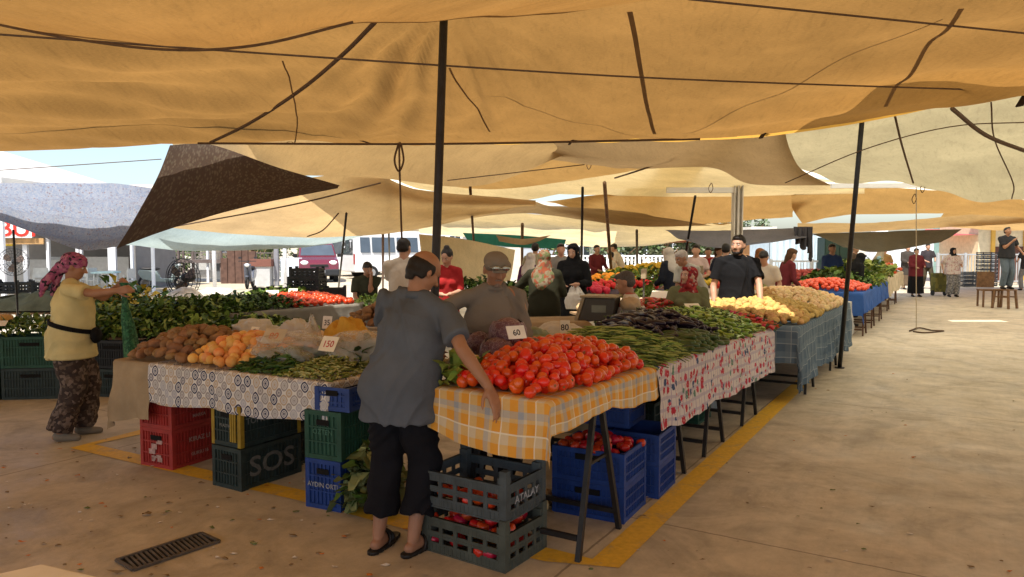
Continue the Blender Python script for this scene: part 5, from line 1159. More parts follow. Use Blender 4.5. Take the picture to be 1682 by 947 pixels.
# stall farther along the row
c2 = 'beyond'
leafpile('bundles of leeks and greens on the royal blue cloth', FR, 13.2, 15.8, -.1, 1.2, .81, .25, 900, .10, gl[1:], cat='greens', seed=41)
strands('pale celery and leeks on the far end of the blue cloth', FR, 14.5, 16, -.1, 1.2, .85, .25, 220, .5, .016, [gl[2], gl[3], mat('leek_white', (.55, .55, .35), .6)], yaw=0.3, yj=.4, name='leeks', cat='leeks', seed=5)
tp = heap_pts(FR, 10.98, 12.6, -.1, 1.15, .81, .14, .10, .036, 1, 21)
strew('tomato', 'red tomato on the royal blue cloth', 'tomato', 'tomatoes on the royal blue cloth', TOM, tp, cap=0, scale=(1.2, 1.4))
leafpile('dark green leafy heap behind the far tomatoes', FR, 12.2, 13.4, -.05, 1.2, .81, .2, 500, .09, gl[:2], cat='greens', seed=42)
leafpile('mixed lettuce heap on the cream cloth', FR, 16.8, 19.5, 0, 1.2, .85, .28, 600, .14, gl[1:], cat='lettuce', seed=43)
strew('tomato', 'red produce on the far cream cloth', 'red produce', None, TOM, heap_pts(FR, 19.6, 22.4, 0, 1.2, .85, .2, .16, .06, 1, 22), cap=0, scale=(1.8, 2.2))

# crates beneath the right row
RZ = UANG
mid = (G(840, 945)+G(705, 905)+G(885, 895)+(G(885, 895)+G(705, 905)-G(840, 945)))/4
va = math.atan2(.3, -.44)+PI
c1_ = crate_tray('olive grey tray crate of tomatoes, bottom of the near pair', mid, va, cr_ol, rows_=2)
c2_ = crate_tray('blue grey tray crate standing on the tomato crate beside the sandals', mid+Vector((-.005, .01, .245)), va+.03, cr_gy, lett='ATALAY')
FT = Fr(mid, (math.cos(va), math.sin(va)))
COUNT['tomato'] = 236
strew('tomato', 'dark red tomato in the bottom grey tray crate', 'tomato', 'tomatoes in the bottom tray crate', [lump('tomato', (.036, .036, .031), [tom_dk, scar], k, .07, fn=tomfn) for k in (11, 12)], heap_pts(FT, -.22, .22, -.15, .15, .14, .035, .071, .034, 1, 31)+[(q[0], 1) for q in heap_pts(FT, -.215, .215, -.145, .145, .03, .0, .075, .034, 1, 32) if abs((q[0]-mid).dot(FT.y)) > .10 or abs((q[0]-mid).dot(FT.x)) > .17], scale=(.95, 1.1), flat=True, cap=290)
strew('tomato', 'tomato lying low inside the upper grey tray crate', 'tomato', 'tomatoes in the upper tray crate', TOM, [(q[0], 0) for q in heap_pts(FT, -.215, .215, -.145, .145, .275, .0, .082, .034, 1, 33)], cap=300)
pb = (G(905, 840)+G(1062, 826))/2
FB = Fr(pb, (.88, -.475)); ba = FB.a
crate_deep('bottom blue crate behind the near trestle', pb, ba, cr_bl, .46, .40, .21)
crate_deep('blue crate filled with tomatoes behind the near trestle', pb+Vector((0, 0, .212)), ba, cr_bl, .46, .40, .20)
crate_deep('empty blue crate tilted at the back of the tomato crate', FB.p(-.16, .50, .43), ba, cr_bl2, .46, .34, .28)
crate_deep('lower blue crate at the right, next to the tomato crate', FB.p(-.03, .44, 0)+Vector((.1, .02, 0)), ba, cr_bl, .46, .38, .21)
crate_deep('upper blue crate at the right, next to the tomato crate', FB.p(-.03, .44, .212)+Vector((.1, .02, 0)), ba, cr_bl2, .46, .38, .20)
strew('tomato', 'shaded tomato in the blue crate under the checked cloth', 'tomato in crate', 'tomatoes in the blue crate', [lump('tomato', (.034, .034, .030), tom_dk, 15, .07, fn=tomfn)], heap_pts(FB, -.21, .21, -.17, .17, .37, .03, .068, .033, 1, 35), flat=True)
crate_deep('dark crate in shadow below the middle of the long table', RW(2.75, .75, 0), UANG, cr_dk, .55, .42, .30)
crate_deep('dark green crate standing below the green peppers', RW(3.35, .65, 0), UANG, cr_gr, .40, .55, .28)
cw = empty('water_pack', RW(3.9, .45, 0), UANG, 'shrink wrapped pack of water bottles on the floor under the peppers', 'water bottles')
wb = mat('water_plastic', (.6, .68, .72), .1, .05, alpha=.45)
for i in range(3):
    for j in range(2):
        m = MB().tube([(i*.09-.09, j*.09, 0), (i*.09-.09, j*.09, .22), (i*.09-.09, j*.09, .28), (i*.09-.09, j*.09, .31)], [.043, .043, .018, .014], 10); m.build('bottle', wb, cw, True)
ON2 = lump('onion', (.045, .045, .04), on_m, 3, .08)
for k, (px, py) in enumerate(((890, 838), (878, 833), (897, 822))):
    o = bpy.data.objects.new('onion', ON2); o.location = G(px, py)+Vector((0, 0, .035)); COL.objects.link(o)
    tag(o, ['pale onion on the floor beside the blue crates, the front one', 'pale onion on the floor behind the front one', 'pale onion on the floor touching the blue crate'][k], 'onion')
strands('pile of dry onion skins and roots on the floor beside the blue crates', Fr(G(884, 832), (1, 0)), -.08, .08, -.1, .1, 0, .05, 90, .09, .004, [mat('dry_root', (.45, .34, .18), .9)], name='onion_scraps', cat='scraps', seed=8)

# ================= stall on the left =================
LP = Vector((-3.0, 5.47, 0)); FL = Fr(LP, (.888, -.459)); ZL = .775
brd = MB(); brd.add([FL.p(x, y, z) for z in (ZL-.03, ZL-.008) for x, y in ((.30, .02), (2.10, .02), (2.10, .95), (.30, .95))], [(3, 2, 1, 0), (4, 5, 6, 7), (0, 1, 5, 4), (1, 2, 6, 5), (2, 3, 7, 6), (3, 0, 4, 7)])
tag(brd.build('display_board', ply), 'plywood board resting on the crates under the medallion cloth', 'board')
cloth('white tablecloth printed with navy and tan medallions', FL, .46, 2.12, .0, .98, ZL+.004, c_medal, dl=.0, dr=.05, df=.27, seed=22, wav=.35, hem=.07, step=.015)
cloth('beige sackcloth hanging over the left end of the stall', FL, .02, .47, .03, .98, ZL-.002, c_burlap, dl=.30, df=.42, dr=0, seed=24, wav=1.1, hem=.18)
sb = MB(); sb.add([FL.p(x, y, z) for z in (ZL-.03, ZL-.009) for x, y in ((.0, .05), (.29, .05), (.29, .95), (.0, .95))], [(3, 2, 1, 0), (4, 5, 6, 7), (0, 1, 5, 4), (1, 2, 6, 5), (2, 3, 7, 6), (3, 0, 4, 7)])
tag(sb.build('side_board', ply), 'short plywood board under the beige sackcloth', 'board')
def crL(label, pa, pb_, z, m_, h=.30, sy=.48, **k):
    a, b = G(*pa), G(*pb_); d = (b-a); d.z = 0; sx = d.length; ang = math.atan2(d.y, d.x); n = Vector((-d.y, d.x, 0)).normalized(); c = (a+b)/2+n*sy/2; c.z = z
    return crate_deep(label, c, ang, m_, sx, sy, h, **k)
r1 = crL('red crate at the bottom of the red stack, with worn white print', (232, 763), (284, 773), 0, cr_red, .29)
r2 = crL('red crate at the top of the red stack under the medallion cloth', (232, 763), (284, 773), .292, cr_red, .29)
d1 = crL('dark green crate with white painted letters, bottom of the middle stack', (350, 796), (397, 808), 0, cr_dk, .28, .52)
d2 = crL('dark crate with yellow corner ribs, top of the middle stack', (350, 794), (397, 806), .282, cr_dk, .28, .52, corner=cr_ye)
g1 = crL('bright blue crate with white lettering at the foot of the right stack', (503, 831), (560, 842), 0, cr_bl, .31, .44)
g2 = crL('dark green crate on top of the bright blue one', (503, 831), (562, 842), .312, cr_gr, .30, .52)
g3 = crL('low blue crate wedged under the right end of the medallion cloth', (520, 833), (576, 842), .615, cr_bl2, .145, .40)
dk2 = crL('dark green crate behind the middle stack', (420, 770), (470, 776), 0, cr_dk, .28, .40)
dk3 = crL('dark crate on top of the one behind the middle stack', (420, 770), (470, 776), .282, cr_bk, .28, .40)
def face_txt(cr, s, side, z, size, m_, sx=1.0, y=0.0):
    d = cr.children[0]; me = d.data; xs_ = [v.co.x for v in me.vertices]; ys_ = [v.co.y for v in me.vertices]
    if side == 'f': return text_on(cr, s, (y, min(ys_)-.0015, z), (PI/2, 0, 0), size, m_, sx=sx)
    return text_on(cr, s, (max(xs_)+.0015, y, z), (PI/2, 0, PI/2), size, m_, sx=sx)
face_txt(g1, 'AYDIN ORTI', 'f', .15, .042, white_ink, 1.0); face_txt(g2, 'OZTEN', 'f', .17, .045, mat('faint_green_print', (.06, .16, .11), .7))
face_txt(d1, 'SOS', 's', .14, .19, mat('faded_white_paint', (.12, .12, .11), .9, .3, 30), 1.2, .0)
face_txt(d2, 'PLASTIK', 'f', .14, .03, mat('faint_grey_print', (.16, .17, .16), .8)); face_txt(d2, 'TOPRAK', 's', .17, .06, mat('faint_grey_print', (.2, .2, .2)), 1, -.1)
face_txt(r1, 'KIRAZ LI', 's', .19, .05, mat('faint_white_print', (.42, .25, .22), .8), 1, .0); face_txt(r1, 'GURSU 16', 's', .08, .035, mat('faint_white_print', (.4, .2, .2))); face_txt(r2, 'MARKA', 's', .07, .035, mat('faint_white_print', (.4, .2, .2)))
# worn label on the red end
lb = MB(); rs = random.Random(4)
for k in range(9):
    x = rs.uniform(-.05, .05); z = rs.uniform(.05, .22); lb.box((x, 0, z), (rs.uniform(.02, .07), .0015, rs.uniform(.01, .045)))
o = lb.build('worn_label', mat('worn_white_label', (.42, .27, .24), .8, .4, 30), r1); o.location = (0, -.2425, 0)
ztL = ZL+.008
strew('potato', 'brown potato in the heap on the left stall', 'brown potato', 'brown potatoes on the left stall', POT, heap_pts(FL, .10, .78, .06, .80, ztL, .17, .072, .034, 1, 51), cap=1000, flat=True, scale=(.85, 1.2))
strew('peach', 'orange yellow peach in the heap beside the brown potatoes', 'peach', 'peaches on the left stall', PEA, heap_pts(FL, .72, 1.30, .06, .78, ztL, .15, .068, .036, 2, 52), scale=(.9, 1.2))
for q in heap_pts(FL, .55, .75, .04, .2, ztL, .0, .075, .034, 1, 61): pass
pepd = [mat('chilli_green', (.045, .10, .015), .4, .3), mat('chilli_dark_green', (.025, .06, .012), .4, .3)]
strands('slim dark green peppers spilling from the plastic bag', FL, 1.22, 1.72, .05, .62, ztL, .13, 480, .10, .009, pepd, yj=3, name='slim_green_peppers', cat='green peppers', seed=6)
bb = [mat('shelled_bean_green', (.24, .27, .07), .6, .3), mat('shelled_bean_pale', (.38, .38, .16), .6, .3), mat('shelled_bean_olive', (.13, .16, .03), .6, .3)]
strands('pale short green beans heaped on the right end of the medallion cloth', FL, 1.62, 2.10, .03, .85, ztL, .10, 1300, .05, .006, bb, yj=3, name='short_green_beans', cat='beans', seed=7)
leafpile('dark greens inside the bag behind the pale beans', FL, 1.75, 2.1, .4, .9, ztL, .12, 150, .06, gl[:2], cat='greens', seed=51)
bag('clear plastic bag folded back over the slim green peppers', FL.p(1.42, .42, ztL+.02), (.30, .26, .12), bagm, .2, 21, neck=False, amp=.26)
bag('clear plastic bag rolled open behind the pale beans', FL.p(1.86, .62, ztL+.02), (.24, .24, .13), bagm, .4, 22, neck=False, amp=.2)
bag('cloudy plastic bag behind the brown potatoes', FL.p(.62, .84, ztL+.04), (.22, .12, .12), bagw, 0, 23, neck=False, amp=.26)
bag('upright cloudy plastic bag behind the peaches', FL.p(.98, .90, ztL+.06), (.13, .11, .13), bagw, 0, 24, neck=False, amp=.24)
bag('pointed plastic bag standing beside the black fruit crate', FL.p(1.24, .80, ztL), (.08, .05, .18), bagm, .8, 25)
card('white price card reading 150 on the pale beans', FL.p(1.78, .38, ztL+.175), .15, .11, FL.a-.1, .55, '150', ink_r)
card('pale price card reading 80 tucked in the bag of peppers', FL.p(1.36, .30, ztL+.215), .17, .12, FL.a+.2, .75, '80', mat('orange_marker', (.5, .16, .06), .7), mat('buff_card', (.48, .38, .25), .7))
card('small white card stuck between the potatoes and peaches', FL.p(.86, .6, ztL+.20), .08, .05, FL.a, .5, '40', ink_k)
bc = crate_tray('black crate of pale round fruit at the back of the left stall', FL.p(1.20, .97, ztL), FL.a, cr_bk, .42, .30, .12, .15, group=None)
strew('peach', 'pale round fruit in the black crate', 'pale fruit', 'pale fruit in the black crate', [lump('pale_fruit', (.030, .030, .027), mush_m, k, .06) for k in (1, 2)], heap_pts(FL, 1.02, 1.38, .85, 1.09, ztL+.06, .06, .055, .028, 1, 54))
card('white price card above the black crate', FL.p(1.24, .98, ztL+.24), .09, .10, FL.a, .2, '35', ink_k, mat('white_card', (.7, .68, .62)))
yb = blanket = mesh('tmp', [(0, 0, 0)], [], c_yellow); bpy.data.objects.remove(yb)
def drape(label, fr, x0, x1, y0, y1, zb, h, m_, seed, name, cat, fall=.1):
    n = 40; X, Y = np.meshgrid(np.linspace(-1, 1, n), np.linspace(-1, 1, n), indexing='ij'); f = h*np.clip(1-np.abs(X)**3, 0, 1)*np.clip(1-np.abs(Y)**3, 0, 1)*(1+.25*fbm(X*1.5, Y*1.5, seed))
    f = f+.02*np.sin(X*9+3*fbm(X*2, Y*2, seed))*f/h*2; PX = x0+(x1-x0)*(X+1)/2+.02*fbm(X*3, Y*3, seed+2); PY = y0+(y1-y0)*(Y+1)/2+.02*fbm(X*3, Y*3, seed+4)
    P = np.stack([fr.o.x+fr.x.x*PX+fr.y.x*PY, fr.o.y+fr.x.y*PX+fr.y.y*PY, zb+np.maximum(f, 0)+.004], -1); idx = np.arange(n*n).reshape(n, n)
    F_ = np.stack([idx[:-1, :-1], idx[1:, :-1], idx[1:, 1:], idx[:-1, 1:]], -1).reshape(-1, 4).tolist()
    return tag(mesh(name, P.reshape(-1, 3), F_, m_, uv=np.stack([PX, PY], -1).reshape(-1, 2), smooth=True), label, cat)
drape('mustard yellow blanket bundled at the back right of the left stall', FL, 1.22, 1.80, .72, 1.08, ztL, .24, c_yellow, 3, 'blanket', 'blanket')
drape('grey beige sack folded below the yellow blanket', FL, 1.50, 1.98, .56, .84, ztL+.02, .15, c_burlap, 4, 'folded_sack', 'sack')
# leaves on the floor by the blue crate
leafpile('wilted cabbage leaves piled on the floor beside the blue crate', Fr(G(603, 838), (1, 0)), -.10, .10, -.05, .30, 0, .30, 420, .10, [mat('wilted_leaf', (.13, .16, .06), .8, .3), gl[1], mat('wilted_pale', (.27, .30, .12), .8)], name='cabbage_leaves', cat='leaves', seed=61, long=1.3)

# ================= stalls farther left =================
FG = Fr(Vector((-5.15, 8.25, 0)), (.93, -.15)); cr_k = 0
tb = table('low table carrying the big heap of leafy greens', FG, 0, 2.6, .0, 1.2, .62, [.5, 2.0])
leafpile('big heap of dark leafy greens and lettuces on the left', FG, .0, 2.5, .0, 1.15, .62, .29, 9000, .058, [gl[0], gl[1], gl[1], gl[2], gl[2], gl[3]], name='leafy_greens', seed=71, over=.1)
lab = ['first from the left', 'second from the left', 'third from the left', 'rightmost']
for k in range(4):
    for j in range(2): crate_deep('dark crate under the greens heap, %s, %s' % (lab[k], ('on the floor', 'upper one')[j]), FG.p(.3+.62*k, -.08, .31*j), FG.a+PI/2*0, cr_dk if (k+j) % 2 else cr_bk, .56, .34, .30)
FN = Fr(Vector((-6.6, 7.75, 0)), (.97, .12))
for k in range(3):
    for j in range(2): crate_deep('dark green crate in the far left row, %s, %s' % (('leftmost', 'middle', 'rightmost')[k], ('on the floor', 'on top')[j]), FN.p(.3+.60*k, 0, .335*j), FN.a, cr_gr if j else cr_dk, .57, .38, .33)
leafpile('parsley and herbs spread over the far left crates', FN, .0, 1.9, -.1, .9, .68, .12, 1500, .05, gl, name='herbs', cat='herbs', seed=72)
strew('squash', 'yellow squash lying on the herbs at the left edge', 'squash', 'squashes at the left edge', [lump('squash', (.13, .07, .06), mat('squash_skin', (.50, .28, .08), .6, .2), 3, .15)], [(FN.p(.85, .05, .80), 0), (FN.p(1.02, .18, .80), 0), (FN.p(.8, .35, .84), 0)], flat=True)
card('scrap of pale card on the herbs at the left edge', FN.p(1.15, -.06, .80), .14, .09, .2, 1.0)
FN2 = Fr(Vector((-8.0, 10.3, 0)), (1, 0)); table('table at the left edge with yellow flowers', FN2, 0, 3.2, 0, 1.2, .70, [.6, 2.4])
drape('olive green blanket on the table at the left edge', FN2, 0, 2.4, 0, 1.1, .71, .22, uvm('olive_blanket', f_plain((.13, .12, .06), .3)), 9, 'green_blanket', 'blanket')
leafpile('bunch of yellow squash blossoms behind the woman', FN2, 1.9, 2.9, 0, .8, .72, .3, 400, .08, [mat('yellow_blossom', (.55, .36, .03), .7), gl[1]], name='blossoms', cat='blossoms', seed=73)
for k in range(2): crate_tray(['black tray crate on the olive blanket', 'second black tray crate at the left edge'][k], FN2.p(.5+k*.7, .7, .92), 0, cr_bk, .5, .35, .16, .2, group=None)
# table with grey cover, greens and tomatoes
pa, pb_ = G(385, 516, .86), G(612, 497, .86); dM = pb_-pa; FM = Fr(pa, (dM.x, dM.y)); LM = dM.length
table('table behind the left stall under the grey cover', FM, 0, LM, 0, 1.6, .85, [.5, LM-.5])
cloth('grey cover hanging down the table behind the left stall', FM, 0, LM, 0, 1.65, .865, c_gcov, dl=.3, dr=.1, df=.55, seed=33, wav=.5, step=.03)
leafpile('dark green herbs on the left half of the grey covered table', FM, .05, LM*.5, .1, 1.2, .87, .10, 1300, .05, gl[:2], name='herbs', cat='herbs', seed=74)
strew('tomato', 'red tomatoes on the grey covered table', 'tomato', None, TOM, heap_pts(FM, LM*.42, LM*.92, .05, 1.2, .87, .09, .068, .033, 1, 56), cap=0)
leafpile('green peppers and herbs behind the tomatoes on the grey cover', FM, LM*.55, LM, 1.0, 1.6, .87, .12, 500, .06, gl[1:3], name='herbs', cat='herbs', seed=75)
card('white card standing on the herbs of the grey covered table', FM.p(LM*.52, .8, 1.02), .16, .08, .2, .8); card('second small white card near the tomatoes', FM.p(LM*.75, 1.0, 1.02), .12, .06, .1, .8)
for k, (px, z, w) in enumerate(((505, .88, .5), (505, 1.02, .46), (505, 1.16, .42), (468, .88, .44), (545, .88, .4), (440, .88, .4))):
    p = A(px, 480, 10.6 if k else 10.5); crate_tray('black tray crate behind the tomatoes, ' + ('lowest of the stack', 'middle of the stack', 'topmost of the stack', 'just left of the stack', 'right of the stack', 'farthest left')[k], Vector((p.x, p.y, z)), .1*k-.2, cr_bk, w, .34, .14, .17, group='black tray crates on the covered table')
bag('cloudy bag at the left end of the grey covered table', FM.p(.25, 1.4, .87), (.22, .16, .14), bagw, 0, 26, neck=False)
bag('large cloudy bag heap left of the black trays', FM.p(.75, 1.5, .87), (.26, .16, .13), bagw, 0, 27, neck=False)
wl = G(700, 500, .86)
FQ = Fr(G(740, 492, .80), (1, .1)); table('table of greens behind the man in the grey T-shirt', FQ, -.8, 1.4, 0, 1.0, .80, [0])
leafpile('dark green herbs heaped behind the red dressed woman', FQ, -.8, 1.4, 0, .9, .81, .22, 900, .08, gl[:2], name='herbs', cat='herbs', seed=76)
leafpile('pale green herbs on the table near the seated man', Fr(G(640, 506, .8), (1, 0)), -.5, .6, 0, .8, .80, .10, 300, .06, gl[1:3], name='herbs', cat='herbs', seed=77)
table('table beside the seated man in the dark green T-shirt', Fr(G(640, 506, .8), (1, 0)), -.55, .65, -.05, .85, .80, [0])
# potatoes behind the man's shoulder
FPp = Fr(G(606, 535, .85), (1, .1)); table('small table with brown potatoes left of the man in the grey T-shirt', FPp, -.22, .8, -.1, .5, .80, [.3])
strew('potato', 'brown potato on the small table behind the yellow blanket', 'brown potato', 'brown potatoes behind the yellow blanket', POT, heap_pts(FPp, -.22, .6, -.08, .42, .81, .20, .07, .033, 1, 57), flat=True)

# ================= behind the seller =================
def box_cover(label, p, rz, L_, W_, H_, m_, seed, name='covered_box', cat='covered table'):
    f = Fr(p, (math.cos(rz), math.sin(rz))); return cloth(label, f, -L_/2, L_/2, -W_/2, W_/2, H_, m_, dl=H_*.7, dr=H_*.7, df=H_*.75, db=H_*.5, seed=seed, wav=.7, step=.035, cat=cat, name=name)
box_cover('beige cloth covered table behind the seller in the cap', Vector((.36, 6.9, 0)), .15, .62, .6, .93, c_burlap, 41)
box_cover('lower beige covered box in front of the electronic scale', Vector((.45, 5.9, 0)), .25, .6, .45, .70, uvm('pale_sackcloth', f_plain((.44, .35, .22)), bump=.5), 42)
for lbx, p, rz in (('white plastic chair back behind the electronic scale', Vector((1.0, 7.0, 0)), .4),):
    chw = empty('plastic_chair', p, rz, lbx, 'chair')
    wp = mat('white_chair_plastic', (.5, .5, .47), .5)
    for sx in (-1, 1):
        for sy in (-1, 1): MB().bar((sx*.22, sy*.22, 0), (sx*.19, sy*.18, .43 if sy < 0 else .80), .035).build('leg', wp, chw)
    MB().box((0, 0, .43), (.44, .42, .03)).build('seat', wp, chw, bevel=.01); MB().box((0, .2, .68), (.40, .025, .26)).build('backrest', wp, chw, bevel=.01)
# electronic scale on its post
sc = empty('electronic_scale', Vector((.82, 6.9, 0)), -.35, 'electronic weighing scale on a dark post, seen from behind', 'scale')
scm = mat('scale_plastic', (.30, .24, .15), .5, .1); scd = mat('scale_dark', (.06, .055, .045), .5)
MB().tube([(0, 0, 0), (0, 0, .92)], .05, 10).build('post', scd, sc, True); MB().tube([(0, 0, 0), (0, 0, .05)], .2, 16).build('base', scd, sc, True)
m = MB(); m.prism([(-.20, .98), (.16, .98), (.20, 1.10), (.20, 1.20), (-.12, 1.20)], -.16, .16); m.build('housing', scd, sc, bevel=.008)
m = MB(); m.prism([(-.205, .975), (-.125, 1.205), (-.16, 1.21), (-.245, .985)], -.17, .17); m.build('front_panel', scm, sc, bevel=.004); sc.scale = (.85, .85, .95)
MB().box((.03, -.163, 1.10), (.16, .006, .07)).build('display', mat('lcd', (.16, .17, .13), .2), sc); MB().box((.02, 0, 1.215), (.40, .36, .02)).build('pan', scm, sc, bevel=.006)
# scale in front of the man in black
s2 = empty('platform_scale', RW(5.15, 1.50, 0), UANG+.3, 'flat weighing scale with a wide pale pan in front of the man in black', 'scale')
s2.location.z = .80
MB().box((0, 0, .06), (.34, .32, .12)).build('body', scd, s2, bevel=.01); MB().box((0, 0, .16), (.50, .40, .03)).build('pan', mat('steel_pan', (.50, .44, .34), .35, metal=.3), s2, bevel=.008)
MB().tube([(.2, .18, 0), (.2, .18, .42)], .012, 8).build('stem', scd, s2, True); MB().box((.2, .18, .48), (.20, .06, .12)).build('display', scm, s2, bevel=.006)
table('side table carrying the flat scale behind the potatoes', FR, 4.72, 6.8, 1.24, 1.9, .80, [5.2, 6.3])
s3 = dup(s2, RW(7.4, 1.55, .80), (0, 0, UANG+2.0), label='second scale with its display raised, behind the onions')
bag('big red sack lying behind the onions', RW(7.6, 1.2, .90), (.35, .22, .16), mat('red_sack', (.55, .05, .03), .6, .2, bump=.5, bscale=30), .4, 29, neck=False, name='sack', cat='sack')
leafpile('heap of green produce behind the red sack', FR, 8.1, 8.9, 1.0, 1.7, .85, .2, 250, .07, gl[1:], cat='greens', seed=44)
crate_deep('blue crate behind the onions', RW(9.3, 1.4, .6), UANG, cr_bl, .6, .45, .35)
# purple striped table and the fruit tables in the middle distance
FV = Fr(G(958, 500, .45), (1, .08)); dV = G(958, 500, .45).y
FV = Fr(Vector(((958-841)*12.6/1214, 12.6, 0)), (.86, .45))
table('middle distance table under the purple striped cover', FV, 0, 4.0, 0, 1.5, .83, [1, 3])
cloth('purple and grey striped cover on the table of fruit', FV, 0, 4.0, 0, 1.55, .85, c_purp, dl=.5, df=.55, dr=.3, seed=51, wav=.25, step=.05)
fruit = lambda n, c, r=.05: lump(n, (r, r, r*.92), mat(n+'_skin', c, .5, .2, rnd=.3), 3, .05)
fo, fy, fp_, fg, fr_ = fruit('orange_fruit', (.75, .22, .02)), fruit('yellow_fruit', (.72, .45, .05)), fruit('pink_fruit', (.60, .10, .12)), fruit('green_fruit', (.18, .28, .03)), fruit('red_fruit', (.50, .03, .02))
def fruits(label, f, x0, x1, y0, y1, z, h, me, sp=.12, seed=0, cat='fruit'):
    strew(me.name.split('.')[0], label, cat, None, [me], heap_pts(f, x0, x1, y0, y1, z, h, sp, .05, 1, seed), cap=0, scale=(1.0, 1.3))
leafpile('green herbs on the striped cover', FV, .3, 3.8, .1, .9, .86, .12, 700, .09, gl[:3], cat='herbs', seed=45)
fruits('tomatoes mixed along the front of the striped cover', FV, .1, 1.7, .0, .5, .86, .08, fr_, .13, 61, 'red produce')
fruits('mixed orange fruit at the left of the striped cover', FV, .6, 1.8, .5, 1.2, .87, .16, fo, .13, 62)
FW = Fr(Vector((3.3, 15.6, 0)), (1, .12))
table('broad far fruit table in front of the white railing', FW, -1.2, 4.6, 0, 2.4, .8, [-.6, 1.4, 3.4])
cloth('dark cover on the broad far fruit table', FW, -1.25, 4.65, -.05, 2.45, .81, uvm('dark_cover', f_plain((.05, .045, .055))), df=.5, dl=.3, seed=52, step=.08)
fruits('yellow fruit terrace on the broad far table', FW, -.8, 2.6, 1.2, 2.3, .95, .22, fy, .14, 63); fruits('orange fruit at the top of the broad far table', FW, .6, 3.2, 1.9, 2.4, 1.05, .22, fo, .14, 64)
fruits('pink peaches at the front right of the broad far table', FW, .5, 2.6, .1, 1.1, .86, .16, fp_, .12, 65); fruits('red fruit at the front of the broad far table', FW, -.2, 1.2, .0, .6, .86, .10, fr_, .12, 66)
fruits('pink and red fruit right of the peaches', FW, 2.6, 4.4, .2, 1.3, .86, .15, fp_, .13, 67); leafpile('green vegetables at the left of the broad far table', FW, -1.1, .5, .6, 1.6, .85, .2, 400, .1, gl[1:], cat='greens', seed=46)
FX = Fr(Vector((.25, 12.2, 0)), (1, .1)); table('far table of red tomatoes left of the woman in the floral scarf', FX, -.35, 1.4, 0, 1.0, .80, [.3])
fruits('red tomatoes heaped left of the woman in the floral scarf', FX, -.35, 1.4, 0, 1.0, .82, .14, fr_, .10, 68, 'red produce')
FY = Fr(Vector((1.15, 8.6, 0)), (1, .2)); table('table of garlic and nuts in front of the black coated woman', FY, -.25, 1.5, 0, .9, .80, [.5])
fruits('pale garlic bulbs and nuts on the table before the black coated woman', FY, -.25, .9, 0, .8, .81, .08, lump('garlic', (.03, .03, .028), mat('garlic_skin', (.45, .30, .16), .7, .2, rnd=.3), 3, .06), .07, 69, 'garlic')
fruits('small red tomatoes on the near middle table', FY, .5, 1.5, .3, .9, .81, .08, lump('red_fruit', (.03, .03, .028), mat('red_fruit_skin', (.5, .03, .02)), 3, .06), .07, 70, 'red produce')
drape('pale cream sack lying on the garlic table', FY, .0, .7, .1, .6, .84, .14, uvm('pale_sackcloth2', f_plain((.42, .33, .22))), 12, 'cloth_sack', 'sack')
FZ = Fr(Vector((2.25, 10.4, 0)), (1, .1)); table('table with a cardboard box behind the seated man', FZ, -.2, 1.2, 0, .9, .74, [.5])
bx_ = empty('cardboard_box', FZ.p(.42, .25, .74), .1, 'pale cardboard box on the table behind the seated man', 'box'); MB().box((0, 0, .13), (.62, .35, .26)).build('carton', mat('cardboard', (.40, .30, .19), .8), bx_, bevel=.004); MB().box((0, -.1, .268), (.64, .14, .006)).build('flap', mat('cardboard', (.4, .3, .19)), bx_)
leafpile('pale green cabbages and leaves by the cardboard box', FZ, -.6, .1, 0, .5, .76, .16, 160, .09, gl[2:], cat='greens', seed=47)
crate_deep('blue crate under the table with the cardboard box', FZ.p(.5, .1, 0), .1, cr_bl, .6, .4, .42)
crate_deep('dark crate beside the blue one under that table', FZ.p(-.05, .1, 0), .1, cr_bk, .4, .4, .42)
FA = Fr(Vector((4.6, 13.6, 0)), UX); table('table of yellow produce left of the man in black', FA, -.5, 3.4, .0, 1.0, .85, [0, 2.6])
fruits('yellow produce left of the man in black', FA, -.5, 3.4, 0, 1.0, .87, .18, fy, .13, 71)
# white-topped table at the lower left corner
wt = empty('plastic_table', Vector((-1.62, 1.98, 0)), .38, 'cream plastic table whose corner shows at the lower left', 'table')
ct = G(70, 924, .74); a1 = G(-160, 975, .74); a2 = G(175, 948, .74)
wt.location = (0, 0, 0); wt.rotation_euler = (0, 0, 0)
e1 = (a1-ct).normalized(); e2 = (a2-ct).normalized(); q = [ct, ct+e1*.8, ct+e1*.8+e2*.8, ct+e2*.8]
MB().add([v+Vector((0, 0, dz)) for dz in (-.03, 0) for v in q], [(3, 2, 1, 0), (4, 5, 6, 7), (0, 1, 5, 4), (1, 2, 6, 5), (2, 3, 7, 6), (3, 0, 4, 7)]).build('table_top', mat('cream_plastic', (.80, .74, .60), .5), wt, bevel=.01)
cen = (q[0]+q[2])/2
for v in q:
    b0 = v.lerp(cen, .15); MB().bar((b0.x, b0.y, 0), (b0.x, b0.y, .71), .04).build('leg', mat('cream_plastic', (.8, .74, .6)), wt)
